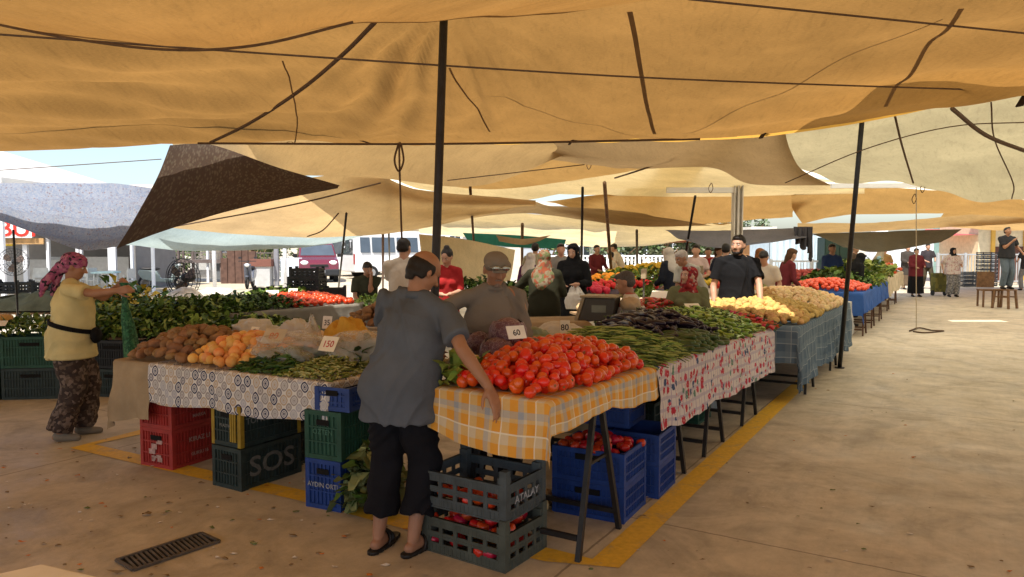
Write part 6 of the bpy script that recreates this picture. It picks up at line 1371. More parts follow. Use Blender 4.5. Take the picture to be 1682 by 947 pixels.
# ================= people =================
def remesh(mb, voxel, smooth_it=2, disp=None):
    me = bpy.data.meshes.new('t'); me.from_pydata([tuple(v) for v in mb.v], [], mb.f); o = bpy.data.objects.new('t', me); COL.objects.link(o)
    md = o.modifiers.new('r', 'REMESH'); md.mode = 'VOXEL'; md.voxel_size = voxel; md.use_smooth_shade = True
    dg = bpy.context.evaluated_depsgraph_get(); dg.update(); ev = o.evaluated_get(dg); m2 = bpy.data.meshes.new_from_object(ev)
    n = len(m2.vertices); co = np.empty(n*3); m2.vertices.foreach_get('co', co); co = co.reshape(-1, 3)
    e = np.empty(len(m2.edges)*2, dtype=np.int64); m2.edges.foreach_get('vertices', e); e = e.reshape(-1, 2)
    deg = np.bincount(e.ravel(), minlength=n)[:, None].astype(float)
    for _ in range(smooth_it):
        acc = np.zeros_like(co); 
        for k in range(3): acc[:, k] = np.bincount(e[:, 0], co[e[:, 1], k], n)+np.bincount(e[:, 1], co[e[:, 0], k], n)
        co = co*.4+.6*acc/np.maximum(deg, 1)
    if disp is not None:
        m2.vertices.foreach_set('co', co.ravel()); m2.update(); nr_ = np.empty(n*3); m2.vertices.foreach_get('normal', nr_); co = co+nr_.reshape(-1, 3)*disp(co)[:, None]
    m2.vertices.foreach_set('co', co.ravel()); m2.update()
    bpy.data.objects.remove(o); bpy.data.meshes.remove(me)
    m2.polygons.foreach_set('use_smooth', np.ones(len(m2.polygons), dtype=bool))
    return m2
def put_mesh(name, me, m_, parent):
    me.name = name; me.materials.clear(); me.materials.append(m_); o = bpy.data.objects.new(name, me); return link(o, parent)
def cap_(mb, p, q, r1, r2=None, n=14):
    r2 = r1 if r2 is None else r2; p, q = Vector(p), Vector(q); d = (q-p); 
    if d.length < 1e-5: return mb.ell(p, r1)
    d.normalize(); pts = []; rs = []
    for t in (-1, -.92, -.7, -.38, 0): pts.append(p+d*t*r1); rs.append(r1*math.sqrt(max(0.0004, 1-t*t)))
    for t in (0, .38, .7, .92, 1): pts.append(q+d*t*r2); rs.append(r2*math.sqrt(max(0.0004, 1-t*t)))
    return mb.tube(pts, rs, n)
def ik(s, t, l1, l2, hint):
    s, t, hint = Vector(s), Vector(t), Vector(hint); d = t-s; L_ = d.length; mx = (l1+l2)*.995
    if L_ > mx: t = s+d.normalized()*mx; d = t-s; L_ = mx
    L_ = max(L_, abs(l1-l2)*1.05+.01); u = d.normalized(); a = (l1*l1-l2*l2+L_*L_)/(2*L_); h = math.sqrt(max(0, l1*l1-a*a))
    w = (hint-u*hint.dot(u)); w = w.normalized() if w.length > 1e-4 else Vector((0, 0, -1)); return s+u*a+w*h, t
def hand_(mb, w, d, palm, side, curl=.35, k=1.0, fine=True):
    """w wrist, d direction, palm normal, side=+1 when the thumb is towards d x palm"""
    w = Vector(w); d = Vector(d).normalized(); palm = Vector(palm); palm = (palm-d*palm.dot(d)).normalized(); x = d.cross(palm)*side
    if not fine:
        cap_(mb, w, w+d*.06*k, .028*k, .034*k, 10); cap_(mb, w+d*.07*k, w+d*.15*k+palm*.03*k, .026*k, .012*k, 10); cap_(mb, w+d*.02*k+x*.02*k, w+d*.075*k+x*.05*k, .013*k, .009*k, 8); return
    kn = []
    for i, (off, L_) in enumerate(((.030, .094), (.010, .100), (-.011, .095), (-.031, .086))):
        q = w+d*L_*k+x*off*k; kn.append(q); cap_(mb, w+x*off*.55*k+d*.005, q, .014*k, .0115*k, 10)
        cap_(mb, w+d*.03*k+x*off*.7*k+palm*.006*k, q+palm*.005*k, .011*k, .010*k, 8)
    for i, (q, fl_) in enumerate(zip(kn, (.95, 1.05, .98, .78))):
        p = q; a = curl*(.6+.15*i); dd = d.copy(); sp_ = x*(.06-.045*i)
        for j, (sl, r1, r2) in enumerate(((.042, .0098, .0088), (.028, .0088, .0080), (.022, .0080, .0064))):
            a2 = a*(j+1)*.75; dn = (d*math.cos(a2)+palm*math.sin(a2)+sp_).normalized(); e = p+dn*sl*fl_*k; cap_(mb, p, e, r1*k, r2*k, 8); p = e
    b0 = w+d*.02*k+x*.024*k; t1 = b0+(d*.6+x*.75+palm*.35).normalized()*.042*k; t2 = t1+(d*.85+x*.35+palm*.4).normalized()*.032*k; t3 = t2+(d*.95+x*.05+palm*.4).normalized()*.024*k
    cap_(mb, w+d*.005, b0, .016*k, .0165*k, 8); cap_(mb, b0, t1, .0165*k, .012*k, 8); cap_(mb, t1, t2, .0115*k, .0105*k, 8); cap_(mb, t2, t3, .0102*k, .0075*k, 8)
def wrinkle(amp, seed=0, sc=1.0):
    def f(co):
        h = co[:, 0]+co[:, 1]*.6; a = fbm(h*5*sc, co[:, 2]*5*sc, seed, 2); w = .35*vn(h*3, co[:, 2]*3, seed+9)
        b = 1-2.4*np.abs(vn((h+.9*co[:, 2]+w)*8*sc, (h*.35-co[:, 2]*.3)*5*sc, seed+4)); b2 = 1-2.4*np.abs(vn((h-1.1*co[:, 2]+w)*9*sc, (h*.3+co[:, 2]*.3)*5*sc, seed+6)); return amp*(.55*a+.55*b+.45*b2-.2)
    return f
def person(label, loc, face, h=1.70, vox=.012, sk=None, g=1.0, belly=0.0, lean=0, side=0, twist=0, sit=None, lh=None, rh=None, lhd=None, rhd=None, head=(0, 0), top=None, bottom=None, hair=('short', None), shoes=None,
           feet=((-.12, .02), (.12, .02)), fine=False, elb=None, female=False, group=None, curl=.35, extra=None, name='person', eyes=True):
    sk = sk or skin; s = h/1.72; o = empty(name, loc, -R(face), label, 'person', group); loc = Vector(loc)
    inv = (Matrix.Translation(loc) @ Matrix.Rotation(-R(face), 4, 'Z')).inverted()
    pz = .93*s if sit is None else sit+.10*s
    pel = Vector((0, 0, pz)); RU = Matrix.Rotation(R(side), 3, 'Y') @ Matrix.Rotation(-R(lean), 3, 'X') @ Matrix.Rotation(-R(twist), 3, 'Z')
    up = lambda x, y, z: pel+RU @ Vector((x*s, y*s, (z-.93)*s))
    hc = up(0, .018, 1.60); RH = RU @ Matrix.Rotation(-R(head[0]), 3, 'Z') @ Matrix.Rotation(-R(head[1]), 3, 'X')
    hp = lambda x, y, z: hc+RH @ Vector((x*s, y*s, z*s))
    mb = MB(); E = lambda m, c, r, M_=None: m.ell(c, [q*s for q in r], 18, 12, M_)
    # ---- trunk
    gx = g
    E(mb, pel, (.155*gx, .115*gx, .12), RU); E(mb, up(0, .01+.02*belly, 1.08), (.140*gx+.02*belly, .10*gx+.05*belly, .15), RU); E(mb, up(0, .0, 1.27), (.155*gx, .105*gx, .17), RU)
    if female: [E(mb, up(q*.072, .085*gx, 1.25), (.062, .055, .06), RU) for q in (-1, 1)]
    sw = (.165 if female else .185)*(.6+.4*gx)
    [cap_(mb, up(q*.045, -.008, 1.435), up(q*(sw-.02), -.005, 1.385), .055*s, .050*s) for q in (-1, 1)]
    cap_(mb, up(0, -.005, 1.40), hp(0, -.02, -.06), .056*s*(.8+.2*gx), .048*s)
    # ---- head
    E(mb, hp(0, -.014, .022), (.076, .096, .088), RH); E(mb, hp(0, .022, -.028), (.062, .066, .088), RH); E(mb, hp(0, .040, -.082), (.042, .042, .032), RH)
    if vox < .02:
        cap_(mb, hp(0, .082, .008), hp(0, .108, -.030), .009*s, .0135*s, 8); [E(mb, hp(q*.012, .098, -.034), (.009, .009, .008), RH) for q in (-1, 1)]
        cap_(mb, hp(-.036, .070, .024), hp(0, .079, .020), .011*s, .011*s, 8); cap_(mb, hp(.036, .070, .024), hp(0, .079, .020), .011*s, .011*s, 8)
        cap_(mb, hp(-.021, .074, -.064), hp(.021, .074, -.064), .0078*s, None, 8); cap_(mb, hp(-.016, .075, -.075), hp(.016, .075, -.075), .008*s, None, 8)
        [E(mb, hp(q*.038, .056, -.028), (.024, .024, .024), RH) for q in (-1, 1)]
    [E(mb, hp(q*.078, -.006, -.012), (.010, .020, .032), RH @ Matrix.Rotation(q*.35, 3, 'Z')) for q in (-1, 1)]
    # ---- arms
    J = {}
    for q, tgt, hd, key in ((-1, lh, lhd, 'l'), (1, rh, rhd, 'r')):
        sh = up(q*sw, -.005, 1.395); 
        if tgt is None: t = sh+Vector((q*.06*s, .06*s, -.50*s))
        elif len(tgt) == 4: t = up(*tgt[:3])
        else: t = inv @ Vector(tgt)
        hint = Vector((q*.55, -.6, -.5)) if elb is None or elb[0 if q < 0 else 1] is None else Vector(elb[0 if q < 0 else 1])
        el, t = ik(sh, t, .285*s, .25*s, hint); J[key] = (sh, el, t)
        cap_(mb, sh, el, .048*s*(.75+.25*g), .036*s*(.8+.2*g)); cap_(mb, el, el.lerp(t, .35), .038*s, .038*s*(.8+.2*g)); cap_(mb, el.lerp(t, .3), t, .038*s, .026*s)
        d = (t-el).normalized(); pal = Vector((-q, 0, 0))
        if hd is not None: d = inv.to_3x3() @ Vector(hd[0]); pal = inv.to_3x3() @ Vector(hd[1])
        hand_(mb, t, d, pal, -q if True else q, curl, s*1.0, fine)
    # ---- legs
    LG = []
    for q, ft in ((-1, feet[0]), (1, feet[1])):
        hip = pel+RU @ Vector((q*.088*s, 0, -.02*s)) if sit is None else pel+Vector((q*.10*s, .02, 0)); an = Vector((ft[0]*s, ft[1]*s, .085*s+(ft[2] if len(ft) > 2 else 0)))
        kn, an = ik(hip, an, .43*s, .42*s, Vector((q*.05, 1, 0)) if sit is None else Vector((q*.15, .5, 1))); LG.append((hip, kn, an))
        cap_(mb, hip, kn, .086*s*(.6+.4*g), .054*s); cap_(mb, kn, kn.lerp(an, .35), .054*s, .056*s); cap_(mb, kn.lerp(an, .3), an, .056*s, .036*s)
        fy = Vector((q*.10, 1, 0)).normalized(); z0 = Vector((0, 0, -.045*s)); cap_(mb, an+z0-fy*.035*s, an+z0+fy*.06*s, .033*s, .034*s); cap_(mb, an, an+z0*1.2+fy*.10*s, .034*s, .024*s); cap_(mb, an+z0*1.3+fy*.08*s, an+z0*1.3+fy*.155*s, .028*s, .020*s)
        for tq in (-.02, -.008, .006, .02): cap_(mb, an+z0*1.35+fy*.13*s+Vector((tq*s, 0, 0)), an+z0*1.42+fy*(.172-.4*abs(tq+.01))*s+Vector((tq*1.2*s, 0, 0)), .0095*s, .0085*s, 6)
    body = put_mesh('body', remesh(mb, vox, 2 if vox > .008 else 3), sk, o)
    # ---- clothes
    cv = max(vox, .0085 if fine else .010); wr = (.015 if fine else .0055 if vox < .014 else .004)
    if top:
        tm, slv, hem, ease = top[0], top[1], top[2], top[3] if len(top) > 3 else .014
        m = MB(); e = ease
        E(m, up(0, 0, 1.27), (.155*gx+e, .105*gx+e, .165+e), RU)
        if female: [E(m, up(q*.072, .085*gx, 1.25), (.062+e, .055+e, .06+e), RU) for q in (-1, 1)]
        [cap_(m, up(q*.045, -.008, 1.43), up(q*(sw-.02), -.005, 1.385), (.052+e*.8)*s, (.050+e*.8)*s) for q in (-1, 1)]; E(m, up(0, -.008, 1.42), (.078, .068, .04), RU)
        # hanging part follows the trunk then falls straight
        be = bottom[3] if bottom and len(bottom) > 3 else .02; bw = .150*gx+.015*belly+e+be*.22; bd = .112*gx+.035*belly+e+be*.25; rg = []
        for z, kx_, ky_ in ((1.40, .62, .5), (1.34, .88, .82), (1.25, 1.0, .98), (1.12, 1.0, 1.0), (1.0, 1.08, 1.1), (.93, 1.10, 1.16)): rg.append((up(0, .004+.022*belly*(1 if 1.0 < z < 1.2 else .4), z), bw*kx_*s, bd*ky_*s, RU))
        zc = .93; base = up(0, .01, .93); k = 3
        for i in range(1, k+1):
            z = .93+(hem-.93)*i/k
            if sit is None: rg.append((Vector((base.x, base.y*.9, pel.z+(z-.93)*s)), (bw*1.08+.003*i)*s, (bd*1.12+.003*i)*s))
        m.rings(rg, 24)
        for q, key in ((-1, 'l'), (1, 'r')):
            sh, el, t = J[key]
            if slv == 'short': m.ell(sh, (.050+e*.8)*s, 14, 10); m.tube([sh, sh.lerp(el, .35), sh.lerp(el, .74)], [(.050+e*.8)*s, (.051+e*.9)*s*(.8+.2*g), (.053+e)*s*(.8+.2*g)], 16)
            elif slv == 'elbow': m.ell(sh, (.050+e*.8)*s, 14, 10); m.tube([sh, el], [(.050+e)*s, (.046+e)*s], 16)
            elif slv == 'long': cap_(m, sh, el, (.049+e*.8)*s, (.040+e*.8)*s); m.ell(el, (.042+e*.8)*s, 12, 8); m.tube([el, t.lerp(el, .06)], [(.041+e*.8)*s, (.034+e*.8)*s], 14)
        put_mesh('shirt' if slv != 'coat' else 'coat', remesh(m, cv, 3, wrinkle(wr, 3)), tm, o)
    if bottom:
        bm, kind, endz, e = bottom[0], bottom[1], bottom[2], bottom[3] if len(bottom) > 3 else .02
        m = MB()
        if kind == 'skirt' and sit is None:
            rg = []
            for i in range(7):
                f = i/6; z = (1.0-(1.0-endz)*f); c = Vector(((LG[0][2].x+LG[1][2].x)/2*f, (LG[0][2].y+LG[1][2].y)/2*f, z*s)) if z < .93 else up(0, .01, z)
                rg.append((c, (.160*gx+e+.05*f)*s, (.120*gx+e+.06*f)*s))
            m.rings(rg, 24)
        else:
            E(m, pel, (.150*gx+e*.5, .112*gx+e*.5, .12), RU)
            for hip, kn, an in LG:
                tot = (hip.z-endz*s)/(hip.z-an.z+1e-5) if sit is None else 1.0
                ep = an+Vector((0, 0, 0)) if endz < .11 or sit is not None else kn.lerp(an, min(1, max(0, (kn.z-endz*s)/(kn.z-an.z))))
                cap_(m, hip, kn, (.084*(.6+.4*g)+e*.7)*s, (.062+e)*s); m.tube([kn, ep], [(.062+e)*s, (.055+e*1.15)*s], 18)
        put_mesh('skirt' if kind == 'skirt' else 'trousers', remesh(m, cv, 3, wrinkle(wr*1.1, 8)), bm, o)
    if shoes:
        m = MB(); kind, sm = shoes
        for (hip, kn, an), q in zip(LG, (-1, 1)):
            fy = Vector((q*.10, 1, 0)).normalized(); fx = Vector((fy.y, -fy.x, 0)); b0 = Vector((an.x, an.y, an.z-.085*s))
            if kind == 'shoe':
                cap_(m, an-fy*.02*s+Vector((0, 0, -.04*s)), an+fy*.06*s+Vector((0, 0, -.045*s)), .042*s, .042*s); cap_(m, an+fy*.06*s+Vector((0, 0, -.05*s)), an+fy*.15*s+Vector((0, 0, -.058*s)), .040*s, .030*s)
            else:
                z = b0.z+.012
                for t in np.linspace(0, 1, 7): m.tube([b0-fy*.06*s+fy*.255*s*t+Vector((0, 0, .0)), b0-fy*.06*s+fy*.255*s*t+Vector((0, 0, .022))], [(.036+.014*math.sin(PI*t))*s]*2, 14)
                for t0, t1, zz in ((.05, .11, .075), (.10, .06, .07)):
                    P = [b0+fx*(.050*math.cos(a))*s+fy*(t0+(t1-t0)*(a/PI))*s+Vector((0, 0, .012+(zz*math.sin(a))*s)) for a in np.linspace(0, PI, 9)]
                    for a, b in zip(P[:-1], P[1:]): m.bar(a, b, .012, .026)
        put_mesh('sandals' if kind != 'shoe' else 'shoes', remesh(m, .006 if fine else max(vox, .010), 1), sm, o)
    # ---- hair and headwear
    hk, hm = hair[0], hair[1] or hair_k; hv = max(vox*.8, .006)
    if hk:
        m = MB(); nm = 'hair'
        if hk == 'short': E(m, hp(0, -.024, .034), (.081, .097, .084), RH); E(m, hp(0, -.045, -.01), (.078, .068, .06), RH); E(m, hp(0, .045, .078), (.05, .04, .028), RH)
        elif hk == 'bald':
            for a in np.linspace(-3.35, .21, 24): m.ell(hp(.068*math.cos(a), .080*math.sin(a)-.014, .012-.006*abs(math.cos(a))), [q*s for q in (.019, .023, .036)], 10, 8, RH)
            for a in np.linspace(-2.9, -.24, 18): m.ell(hp(.066*math.cos(a), .072*math.sin(a)-.014, -.032), [q*s for q in (.018, .022, .036)], 10, 8, RH)
            for a in np.linspace(-2.1, -1.04, 8): m.ell(hp(.052*math.cos(a), .058*math.sin(a)-.016, -.072), [q*s for q in (.016, .018, .026)], 10, 8, RH)
        elif hk == 'long': E(m, hp(0, -.026, .034), (.084, .10, .086), RH); E(m, hp(0, -.06, -.05), (.075, .06, .11), RH); cap_(m, hp(0, -.075, -.08), hp(0, -.085, -.22), .055*s, .035*s); E(m, hp(0, .04, .08), (.06, .045, .03), RH)
        elif hk == 'bun': E(m, hp(0, -.026, .034), (.084, .10, .086), RH); E(m, hp(0, -.05, .115), (.045, .045, .04), RH); E(m, hp(0, -.05, -.01), (.076, .065, .06), RH)
        elif hk == 'cap':
            nm = 'cap'; E(m, hp(0, -.008, .055), (.088, .106, .068), RH); cap_(m, hp(-.06, .045, .038), hp(.06, .045, .038), .035*s, None)
            for t in np.linspace(-.055, .055, 9): cap_(m, hp(t, .06, .040), hp(t*.85, .150-abs(t)*.5, .022-abs(t)*.15), .0075*s, .0065*s, 8)
        elif hk == 'scarf':
            nm = 'headscarf'; E(m, hp(0, -.030, .026), (.091, .105, .094), RH); E(m, hp(0, -.028, -.05), (.085, .085, .09), RH); cap_(m, hp(-.045, .03, -.125), hp(.045, .03, -.125), .045*s)
            for q in (-1, 1): cap_(m, hp(q*.062, .034, .02), hp(q*.050, .044, -.095), .022*s, .026*s)
            cap_(m, hp(-.05, .05, .085), hp(.05, .05, .085), .022*s)
            m.rings([(hp(0, -.03, -.05), .09*s, .09*s, RU), (up(0, -.02, 1.47), .115*s, .10*s, RU), (up(0, -.015, 1.40), .175*s, .125*s, RU), (up(0, -.03, 1.28), .165*s, .142*s, RU), (up(0, -.06, 1.18), .08*s, .10*s, RU)], 22)
        elif hk == 'tied':
            nm = 'headscarf'; E(m, hp(0, -.022, .040), (.093, .112, .090), RH); E(m, hp(0, -.075, -.02), (.072, .062, .075), RH); E(m, hp(0, -.125, -.035), (.045, .045, .05), RH)
            cap_(m, hp(.0, -.13, -.05), hp(.04, -.19, -.20), .042*s, .038*s); cap_(m, hp(.04, -.19, -.20), hp(.03, -.20, -.33), .040*s, .018*s); cap_(m, hp(-.02, -.12, -.06), hp(-.03, -.13, -.30), .040*s, .022*s); cap_(m, hp(-.05, .045, .075), hp(.05, .045, .075), .026*s)
        put_mesh(nm, remesh(m, hv, 2, wrinkle(.004 if nm == 'headscarf' else .002, 5, 2)), hm, o)
        if hk == 'cap': 
            m = MB(); E(m, hp(0, -.030, -.005), (.081, .080, .05), RH); put_mesh('hair', remesh(m, hv, 1), hair_g, o)
    if extra: extra(o, hp, up, J, s, RH, LG)
    if eyes and vox < .02 and hk != 'x':
        for q in (-1, 1):
            m = MB(); E(m, hp(q*.030, .0715, .004), (.0135, .011, .0085), RH); m.build('eye', eye_w, o, True)
            m = MB(); E(m, hp(q*.030, .0790, .004), (.0058, .0045, .0062), RH); m.build('iris', eye_d, o, True)
            m = MB(); cap_(m, hp(q*.016, .085, .022), hp(q*.044, .072, .023), .004*s, .003*s, 6); m.build('eyebrow', hair_k, o, True)
    return o
def pattern_mat(name, cols, scale, kind='vor', rough=.85, bump=.3):
    if name in MATS: return MATS[name]
    b = NB(name); p = b.co('Object')
    if kind == 'vor':
        v_ = b.n('ShaderNodeTexVoronoi', {'Scale': scale, 'Vector': p}); f = b.xyz(v_.outputs['Color'])[0]
    elif kind == 'stripe': f = b.mt('FRACT', b.mt('MULTIPLY', b.mt('ADD', b.xyz(p)[2], b.mt('MULTIPLY', b.noise(3, p), .03)), scale))
    else: f = b.ramp(b.noise(scale, p, 3, .6, 1.0), [(.35, 0), (.65, 1)])
    n = len(cols); c = b.ramp(f, [(i/n, q) for i, q in enumerate(cols)], 'CONSTANT' if kind != 'noise' else 'LINEAR')
    b.set(b.b.inputs['Base Color'], c); b.set(b.b.inputs['Roughness'], rough); b.set(b.b.inputs['Specular IOR Level'], .15); b.set(b.b.inputs['Normal'], b.bump(b.noise(25, p, 4), bump, .01)); MATS[name] = b.m; return b.m
cl = lambda n, c, v=.15, **k: mat(n, c, .9, v, 5, spec=.12, bump=.35, bscale=30, bdist=.01, **k)
c_gtee = cl('grey_blue_jersey', (.095, .108, .130)); c_navy = cl('navy_black_trousers', (.010, .010, .013)); c_linen = cl('grey_brown_linen', (.20, .18, .155), .08)
c_ytee = cl('pale_yellow_jersey', (.58, .50, .25)); c_shal = pattern_mat('brown_floral_trousers', [(.045, .032, .028), (.055, .04, .034), (.16, .12, .10), (.04, .03, .028), (.10, .075, .06)], 42)
c_pink = pattern_mat('pink_floral_scarf', [(.30, .075, .17), (.36, .10, .21), (.03, .025, .035), (.22, .07, .13), (.40, .16, .24)], 48); c_fscarf = pattern_mat('green_orange_floral_scarf', [(.15, .115, .065), (.20, .055, .025), (.10, .11, .045), (.18, .14, .09), (.13, .05, .03)], 30)
c_rscarf = pattern_mat('red_floral_scarf', [(.24, .02, .02), (.30, .04, .035), (.32, .22, .18), (.16, .015, .02)], 34); c_blk = cl('black_cloth', (.008, .008, .009)); c_wht = cl('white_jersey', (.52, .46, .38)); c_whs = pattern_mat('white_red_striped_jersey', [(.55, .48, .42), (.56, .5, .43), (.35, .10, .08)], 9, 'stripe')
c_red = cl('red_cloth', (.27, .018, .018)); c_dgrn = cl('dark_olive_jersey', (.035, .038, .024)); c_green = cl('sage_green_knit', (.13, .13, .06)); c_mar = cl('maroon_cloth', (.12, .02, .025)); c_jean = cl('grey_blue_jeans', (.10, .13, .16)); c_chk = pattern_mat('light_checked_shirt', [(.5, .42, .38), (.55, .48, .44), (.40, .25, .24), (.5, .45, .4)], 30)
c_char = cl('charcoal_jersey', (.030, .030, .034)); c_lblue = cl('light_blue_cloth', (.22, .36, .42)); c_purple = cl('purple_cloth', (.10, .03, .09)); c_blue = cl('blue_cloth', (.04, .09, .25)); c_grey2 = cl('grey_cloth', (.2, .19, .18)); c_gry = pattern_mat('grey_floral_skirt', [(.10, .10, .10), (.28, .27, .25), (.14, .13, .13)], 45)
leather = mat('black_leather', (.015, .013, .012), .45, .2, 20, bump=.3)

# 1 the customer in front
def ex_customer(o, hp, up, J, s, RH, LG):
    m = MB(); m.rings([(up(0, -.012, 1.445), .078*s, .070*s), (up(0, -.012, 1.475), .072*s, .066*s), (up(0, -.014, 1.482), .063*s, .058*s)], 22); m.build('collar', c_gtee, o, True)
person('bald man in grey blue T-shirt and black cropped trousers, one hand on checked cloth', Vector((-.60, 3.88, 0)), 24, 1.62, .0065, skin, g=1.12, belly=.9, lean=11, side=8, twist=-2,
       rh=A(803, 636, 3.60), rhd=((.30, -.25, -.62), (-.55, .55, -.15)), lh=(-.30, .42, 1.10, 0), lhd=None, head=(34, 20), top=(c_gtee, 'short', .75, .022), bottom=(c_navy, 'trousers', .20, .034), hair=('bald', hair_k), shoes=('sandal', leather),
       feet=((-.105, -.06), (.10, -.02)), fine=True, extra=ex_customer, elb=(None, (.3, -.5, -.3)), curl=.55, eyes=False)
# 2 seller in the cap
def ex_seller(o, hp, up, J, s, RH, LG):
    g_ = MB()
    for q in (-1, 1):
        g_.ell(hp(q*.034, .125-.004, .042), [.030*s, .010*s, .019*s], 14, 8, RH)
    cap_(g_, hp(-.01, .132, .046), hp(.01, .132, .046), .004); 
    for q in (-1, 1): cap_(g_, hp(q*.062, .112, .045), hp(q*.085, .02, .035), .003)
    g_.build('sunglasses', mat('mirror_glasses', (.35, .38, .36), .08, .1, metal=.8), o, True)
    m = MB(); E = lambda c, r: m.ell(c, [q*s for q in r], 14, 10, RH)
    cap_(m, hp(-.02, .087, -.055), hp(.02, .087, -.055), .008*s); E(hp(0, .055, -.098), (.032, .028, .018)); E(hp(0, .066, -.085), (.022, .02, .014))
    put_mesh('moustache_and_stubble', remesh(m, .006, 2), mat('grey_stubble', (.22, .17, .14), .9, .3, 80), o)
    m = MB(); m.rings([(up(0, -.01, 1.44), .085*s, .078*s), (up(0, -.012, 1.475), .075*s, .07*s), (up(0, -.014, 1.48), .063*s, .058*s)], 20); m.build('collar', c_linen, o, True)
    m = MB(); p = [up(0, .118+.01*(1.38-z)*2, z) for z in (1.36, 1.30, 1.24)]; 
    for q in p: m.ell(q, .006, 8, 6)
    m.build('shirt_buttons', mat('pale_button', (.45, .4, .34)), o, True)
person('man in a brown cap with sunglasses on it, behind the red cabbages', Vector((-.16, 4.92, 0)), 158, 1.60, .0065, skin, g=1.12, belly=.8, lean=12, rh=A(718, 560, 4.55), lh=A(868, 600, 4.62), head=(4, 4),
       top=(c_linen, 'long', .82, .020), bottom=(c_navy, 'trousers', .08, .03), hair=('cap', cl('brown_cap_cloth', (.20, .17, .135))), shoes=('shoe', leather), fine=True, extra=ex_seller, elb=((-.6, -.3, -.4), (.7, -.2, -.3)))
# 3 woman in yellow
def ex_woman(o, hp, up, J, s, RH, LG):
    m = MB(); P = [up(.222*math.cos(a), .196*math.sin(a)+.018, 1.045-.04*math.sin(a)) for a in np.linspace(0, 2*PI, 30)]
    for a, b in zip(P[:-1], P[1:]): m.bar(a, b, .010, .038)
    m.build('belt', c_blk, o); m = MB(); m.ell(up(.10, .235, .98), (.085*s, .05*s, .075*s), 14, 10); m.build('pouch', c_blk, o, True)
person('woman in pink floral headscarf and pale yellow T-shirt holding up a green net sack', G(128, 718)-Vector((.04, 0, 0)), 72, 1.56, .008, skin, g=1.12, belly=.7, lean=4, rh=A(193, 477, 5.95), lh=A(196, 468, 6.25), head=(4, 12),
       top=(c_ytee, 'short', .76, .020), bottom=(c_shal, 'trousers', .07, .052), hair=('tied', c_pink), shoes=('shoe', cl('taupe_shoes', (.20, .17, .13))), feet=((-.10, .05), (.12, -.08)), fine=True, female=True, extra=ex_woman, curl=1.5, elb=((-.3, .2, -1), (.3, .2, -1)))
sk_ = MB(); a = A(203, 474, 6.05); k_ = 16; rg = []
for i in range(k_):
    f = i/(k_-1); c = a+Vector((.085*f, .03*f, -1.02*f+.0)); rr = .020+.068*min(1, f*1.7)-.03*max(0, f-.75); c.z = max(c.z, .35); rg.append((c, rr*.8, rr))
sk_.rings([(a+Vector((0, 0, .05)), .045, .03)]+rg, 18)
V_ = np.array([tuple(v) for v in sk_.v]); V_[:, 0] += .016*vn(V_[:, 2]*6, V_[:, 1]*20, 3); V_[:, 1] += .014*vn(V_[:, 2]*7, V_[:, 0]*20, 5)
tag(mesh('mesh_sack', V_, sk_.f, pattern_mat('green_net_sack', [(.02, .09, .045), (.03, .13, .06), (.015, .06, .03), (.06, .17, .08)], 70, rough=.6), smooth=True), 'long green net sack held up by the woman in yellow', 'sack')

V3 = lambda x, y: Vector((x, y, 0))
def at_d(px, d): return Vector(((px-841)*d/FPX, d, 0))
MID = .013
# 4..6 behind the customer
person('man in a plain cream T-shirt standing with his back turned behind the customer', at_d(664, 8.7), -5, 1.72, MID, skin_l, g=1.1, lean=4, head=(25, 10), top=(c_wht, 'short', .85, .02), bottom=(c_jean, 'trousers', .08, .02), shoes=('shoe', leather), rh=(.1, .4, 1.05, 0), lh=(-.1, .4, 1.05, 0))
person('young woman in a red dress with dark hair in a bun looking down', at_d(733, 9.6), 170, 1.60, MID, skin_l, g=.95, female=True, lean=5, head=(30, 25), top=(c_red, 'elbow', .70, .016), bottom=(c_red, 'skirt', .45, .02), hair=('bun', hair_k), shoes=('shoe', leather), rh=(.12, .28, 1.12, 0), lh=(-.05, .28, 1.12, 0))
person('man in a dark olive T-shirt seated with his hand raised to his mouth', at_d(600, 12.6), 155, 1.70, MID, skin, g=1.15, sit=.50, lean=14, head=(-15, 14), top=(c_dgrn, 'short', .9, .02), bottom=(c_blk, 'trousers', .1, .02), shoes=('shoe', leather), feet=((-.14, .40), (.14, .40)), lh=(-.03, .14, 1.50, 0), rh=(.15, .35, 1.05, 0))
ch = empty('stool', at_d(600, 12.65), 0, 'dark crate like seat under the seated man in olive', 'stool')
MB().box((0, .02, .46), (.42, .38, .05)).build('seat', cr_bk, ch); [MB().bar((x, y, 0), (x, y, .44), .035).build('leg', cr_bk, ch) for x in (-.18, .18) for y in (-.14, .16)]
# 7,8
person('woman from behind in a green and orange floral headscarf and dark green coat', at_d(893, 8.9), 15, 1.58, MID, skin_l, g=1.15, female=True, lean=3, head=(-10, 6), top=(cl('dark_green_coat', (.022, .022, .012)), 'long', .62, .03), bottom=(c_blk, 'skirt', .15, .03), hair=('scarf', c_fscarf), shoes=('shoe', leather), lh=(-.24, .30, 1.35, 0), rh=(.12, .35, 1.15, 0))
person('tall woman in a black headscarf and black coat holding a clear carrier bag', at_d(942, 10.7), 195, 1.66, MID, skin_l, g=1.1, female=True, lean=3, head=(8, 16), top=(c_blk, 'long', .62, .03), bottom=(c_blk, 'skirt', .15, .03), hair=('scarf', c_blk), shoes=('shoe', leather), rh=(.10, .30, 1.12, 0), lh=(-.12, .30, 1.14, 0))
bag('clear carrier bag of vegetables held by the woman in black', at_d(945, 10.35)+Vector((0, 0, .74)), (.14, .09, .20), bagw, 0, 31)
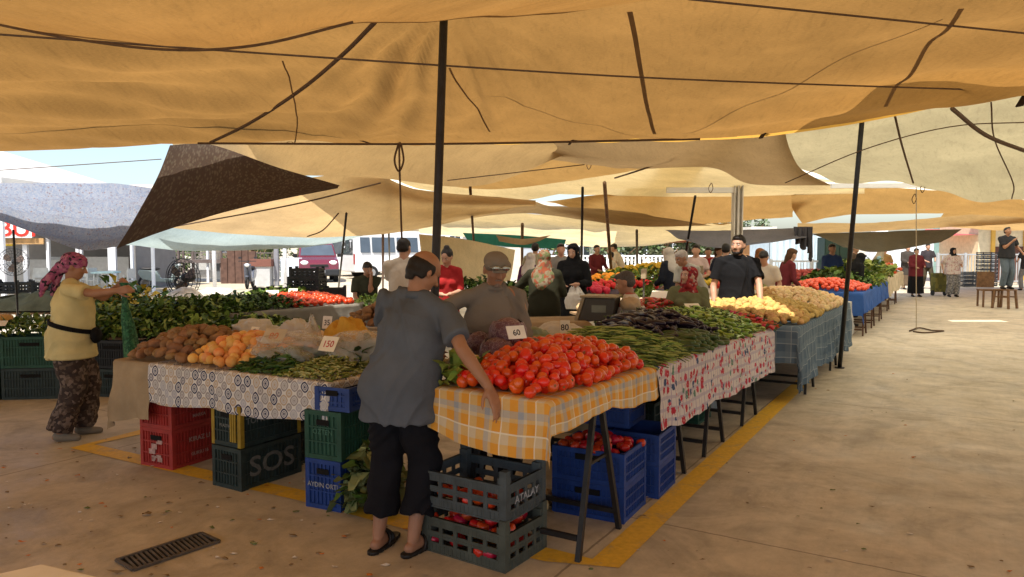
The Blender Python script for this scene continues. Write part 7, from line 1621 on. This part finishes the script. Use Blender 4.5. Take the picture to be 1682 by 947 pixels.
# 9 seated man striped
person('old man in a white T-shirt with red stripes seated in profile beside the scale', at_d(1048, 7.0), -72, 1.62, .011, skin, g=1.1, sit=.56, lean=10, head=(-4, 8), top=(c_whs, 'elbow', .9, .03), bottom=(c_grey2, 'trousers', .1, .03), hair=('short', hair_g), shoes=('shoe', leather), feet=((-.14, .42), (.14, .42)), lh=(-.12, .30, 1.18, 0), rh=(.05, .42, 1.02, 0), belly=.8)
st = empty('stool', at_d(1050, 7.02), .3, 'low stool under the old man in the striped T-shirt', 'stool'); MB().box((0, 0, .53), (.36, .36, .04)).build('seat', wood_pole, st); [MB().bar((x, y, 0), (x*.9, y*.9, .52), .03).build('leg', wood_pole, st) for x in (-.15, .15) for y in (-.15, .15)]
# 10..13
person('smiling woman in a red floral headscarf and sage green top behind the green peppers', at_d(1132, 8.2), -160, 1.52, .010, skin_l, g=1.2, female=True, lean=5, sit=.62, head=(38, -6), top=(c_green, 'long', .8, .028), bottom=(c_blk, 'trousers', .1, .03), hair=('scarf', c_rscarf), shoes=('shoe', leather), feet=((-.12, .35), (.12, .35)), rh=(.18, .35, 1.10, 0), lh=(-.15, .35, 1.10, 0))
st = empty('chair', at_d(1132, 8.25), .3, 'wooden seat under the woman in the red headscarf', 'chair'); MB().box((0, 0, .58), (.42, .4, .04)).build('seat', wood_pole, st); [MB().bar((x, y, 0), (x*.9, y*.9, .57), .035).build('leg', wood_pole, st) for x in (-.17, .17) for y in (-.15, .15)]
person('grey haired man in a pale shirt bending behind the woman in the red headscarf', at_d(1150, 10.6), -115, 1.66, MID, skin, g=1.1, lean=30, head=(0, -5), top=(cl('pale_grey_shirt', (.38, .36, .31)), 'short', .85, .025), bottom=(c_grey2, 'trousers', .08, .02), hair=('short', hair_w), shoes=('shoe', leather), lh=(-.1, .45, 1.05, 0), rh=(.1, .40, 1.0, 0))
def ex_black(o, hp, up, J, s, RH, LG):
    m = MB(); E = lambda c, r: m.ell(c, [q*s for q in r], 14, 10, RH); E(hp(0, .050, -.092), (.044, .038, .030)); E(hp(-.045, .02, -.06), (.022, .04, .045)); E(hp(.045, .02, -.06), (.022, .04, .045)); cap_(m, hp(-.024, .086, -.054), hp(.024, .086, -.054), .007*s)
    put_mesh('beard', remesh(m, .007, 2), hair_k, o); MB().ell(up(-.075, .118, 1.31), (.014, .006, .014), 8, 6).build('shirt_logo', mat('grey_emblem', (.3, .3, .3)), o)
    m = MB(); m.rings([(up(0, -.01, 1.44), .085*s, .078*s), (up(0, -.012, 1.475), .075*s, .07*s), (up(0, -.014, 1.48), .063*s, .058*s)], 20); m.build('collar', c_blk, o, True)
person('bearded man in a black polo shirt standing behind the golden potatoes', at_d(1211, 8.75), 190, 1.76, .010, skin_l, g=1.15, lean=2, head=(28, 0), top=(c_blk, 'short', .85, .022), bottom=(c_jean, 'trousers', .08, .02), hair=('short', hair_k), shoes=('shoe', leather), fine=True, extra=ex_black, rh=(.26, .14, .90, 0), lh=(-.22, .30, .96, 0))
LO = .020
far_people = [
 ('woman in a dark navy coat and pale headscarf turned away at the far fruit table', at_d(1108, 12.6), -40, 1.62, dict(female=True, top=(cl('navy_coat', (.012, .014, .022)), 'long', .62, .03), bottom=(c_blk, 'skirt', .15), hair=('scarf', cl('pale_scarf', (.40, .36, .32))), lean=12)),
 ('old woman with a white headscarf and purple top left of the floral scarf', at_d(868, 12.9), 30, 1.52, dict(female=True, top=(c_purple, 'long', .75, .03), bottom=(c_blk, 'skirt', .15), hair=('scarf', cl('white_scarf', (.5, .46, .42))), lean=8)),
 ('dark haired man in a beige shirt partly behind the woman in purple', at_d(879, 15.0), 10, 1.70, dict(top=(cl('beige_shirt', (.26, .22, .15)), 'short', .85), bottom=(c_grey2, 'trousers', .08))),
 ('man in a grey shirt just left of the woman in black', at_d(921, 13.6), 170, 1.68, dict(top=(c_grey2, 'short', .85), bottom=(c_blk, 'trousers', .08))),
 ('slim person in a maroon jacket standing against the white railing', at_d(980, 19.0), 150, 1.66, dict(top=(c_mar, 'long', .75), bottom=(c_blue, 'trousers', .08))),
 ('dark haired person bending low behind the broad far fruit table', at_d(1013, 18.9), -90, 1.50, dict(top=(c_wht, 'short', .85), bottom=(c_grey2, 'trousers', .08), lean=15)),
 ('man in a cream shirt leaning left above the broad far fruit table', at_d(1022, 20.5), -70, 1.74, dict(top=(c_wht, 'short', .85), bottom=(c_grey2, 'trousers', .08), lean=20)),
 ('dark haired woman facing left behind the grey haired man', at_d(1143, 14.0), 200, 1.66, dict(female=True, top=(cl('pale_pink_blouse', (.45, .34, .32)), 'short', .8), bottom=(c_grey2, 'skirt', .2), hair=('long', hair_k))),
 ('child sized person in a bright red T-shirt in the middle distance', at_d(1163, 17.0), 190, 1.60, dict(top=(c_red, 'short', .8), bottom=(c_jean, 'trousers', .08))),
 ('woman with brown hair and a pale top left of the man in black', at_d(1180, 15.5), 150, 1.62, dict(female=True, top=(c_chk, 'short', .8), bottom=(c_jean, 'trousers', .08), hair=('long', cl('brown_hair', (.07, .035, .018))))),
 ('dark dressed person close behind the left shoulder of the man in black', at_d(1192, 13.2), 20, 1.68, dict(top=(cl('navy_shirt', (.014, .017, .03)), 'short', .8), bottom=(c_blk, 'trousers', .08))),
 ('black haired man in a white shirt looking down beside the scale', at_d(1258, 11.6), -150, 1.58, dict(top=(c_wht, 'short', .85), bottom=(c_jean, 'trousers', .08), lean=16, head=(0, 25))),
 ('woman with long auburn hair bending behind the raised scale display', at_d(1241, 13.0), 60, 1.60, dict(female=True, top=(cl('rust_blouse', (.22, .09, .03)), 'long', .8), bottom=(c_blk, 'skirt', .2), hair=('long', cl('auburn_hair', (.16, .06, .02))), lean=10)),
 ('woman with brown hair and a maroon top leaning right behind the scale', at_d(1283, 13.0), 80, 1.62, dict(female=True, top=(c_mar, 'long', .8), bottom=(c_blk, 'skirt', .2), hair=('long', cl('brown_hair', (.07, .035, .018))), lean=18)),
 ('person in a blue jacket standing before the dark green cabinet', at_d(1366, 16.5), 170, 1.68, dict(top=(cl('navy_blue_jacket', (.03, .05, .13)), 'long', .75), bottom=(c_jean, 'trousers', .08))),
 ('person in a black coat bending to the right behind the onions', at_d(1394, 15.0), 80, 1.55, dict(female=True, top=(c_blk, 'long', .7, .03), bottom=(c_blk, 'skirt', .2), hair=('scarf', c_blk), lean=26)),
 ('person in a brown jacket beside the rusty leaning pole', at_d(1404, 19.0), 150, 1.68, dict(top=(cl('brown_jacket', (.09, .06, .04)), 'long', .75), bottom=(c_blk, 'trousers', .08))),
 ('person in a light blue top at the far stall', at_d(1437, 20.0), 120, 1.62, dict(top=(c_lblue, 'short', .8), bottom=(c_jean, 'trousers', .08), female=True, hair=('scarf', cl('beige_scarf', (.35, .3, .22))), lean=14)),
 ('person in an ochre top at the far end of the stalls', at_d(1452, 22.5), 60, 1.62, dict(top=(cl('ochre_shirt', (.3, .2, .08)), 'short', .8), bottom=(c_jean, 'trousers', .08))),
 ('heavy set person in dark clothes walking at the left of the group in the aisle', G(1489, 475), 175, 1.66, dict(g=1.25, top=(cl('dark_taupe_coat', (.045, .038, .032)), 'long', .55, .03), bottom=(cl('brown_skirt', (.10, .07, .045)), 'skirt', .15))),
 ('woman in a maroon top and long black skirt walking towards the camera', G(1503, 487), 178, 1.56, dict(female=True, g=1.25, top=(c_mar, 'long', .72, .03), bottom=(c_blk, 'skirt', .12, .03), hair=('short', hair_k), shoes=('shoe', leather))),
 ('man in dark clothes with trousers walking just behind the woman in maroon', G(1522, 474), 185, 1.72, dict(top=(cl('dark_check_shirt', (.035, .03, .034)), 'short', .8), bottom=(cl('khaki_trousers', (.05, .04, .025)), 'trousers', .08), shoes=('shoe', leather), feet=((-.12, .2), (.12, -.1)))),
 ('woman in a light checked blouse and black scarf pulling a shopping trolley', G(1563, 487), 180, 1.58, dict(female=True, g=1.3, top=(c_chk, 'elbow', .78, .03), bottom=(c_gry, 'trousers', .08, .05), hair=('scarf', cl('black_scarf', (.012, .012, .014))), shoes=('shoe', leather), rh=(.30, -.05, .92, 0))),
 ('person in white in the bright passage at the right edge', at_d(1685, 27), 0, 1.70, dict(top=(c_char, 'short', .8), bottom=(c_grey2, 'trousers', .08))),
]
for lb, p, fc, hh, kw in far_people:
    kw = dict(kw); kw.setdefault('shoes', ('shoe', leather)); kw.setdefault('sk', skin_l); kw.setdefault('lh', (-.15, .28, 1.08, 0)); kw.setdefault('rh', (.15, .28, 1.05, 0))
    person(lb, p, fc, hh, vox=LO if p.y > 11 else MID, **kw)
# man on the stool at the right
sp = G(1650, 506); so = empty('wooden_stool', sp, .5, 'brown wooden stool with splayed legs carrying the standing man', 'stool')
stw = mat('brown_stool_wood', (.16, .085, .04), .6, .3, 14)
MB().box((0, 0, .485), (.40, .40, .03)).build('seat', stw, so, bevel=.006); [MB().bar((x, y, 0), (x*.82, y*.82, .47), .05).build('leg', stw, so) for x in (-.2, .2) for y in (-.2, .2)]
m = MB(); [m.bar((x*.17, -.17, .30), (x*.17, .17, .30), .03) for x in (-1, 1)]; m.build('stretcher', stw, so)
person('man in a charcoal T-shirt and jeans standing up on the wooden stool', sp+Vector((0, 0, .502)), 175, 1.62, .014, skin, g=1.15, head=(0, -14), top=(c_char, 'short', .85, .022), bottom=(c_jean, 'trousers', .08, .025), hair=('short', hair_k), shoes=('shoe', leather), feet=((-.10, 0), (.10, 0)), rh=(.03, .24, 1.32, 0), lh=(-.32, .16, 1.02, 0))
wch = empty('chair', sp+Vector((-.12, .50, 0)), -.2, 'brown wooden chair back standing behind the stool', 'chair')
MB().box((0, 0, .45), (.42, .42, .04)).build('seat', stw, wch); [MB().bar((x, y, 0), (x, y, .44), .04).build('leg', stw, wch) for x in (-.18, .18) for y in (-.18, .18)]; MB().box((0, .2, .72), (.42, .04, .42)).build('backrest', stw, wch)
# trolley
tr = empty('shopping_trolley', G(1541, 485), .1, 'olive green two wheeled shopping trolley pulled along the aisle', 'shopping trolley')
MB().box((0, 0, .43), (.40, .28, .62)).build('bag', pattern_mat('olive_plaid_canvas', [(.12, .11, .03), (.17, .15, .04), (.09, .085, .03)], 9), tr, bevel=.03)
[MB().tube([(q*.2, -.02, .09), (q*.2+.03*q, -.02, .09)], .09, 16).build('wheel', cr_bk, tr) for q in (-1, 1)]
MB().tube([(-.15, .12, .1), (-.15, .14, .95), (.15, .14, .95), (.15, .12, .1)], .012, 6).build('frame', steel, tr)
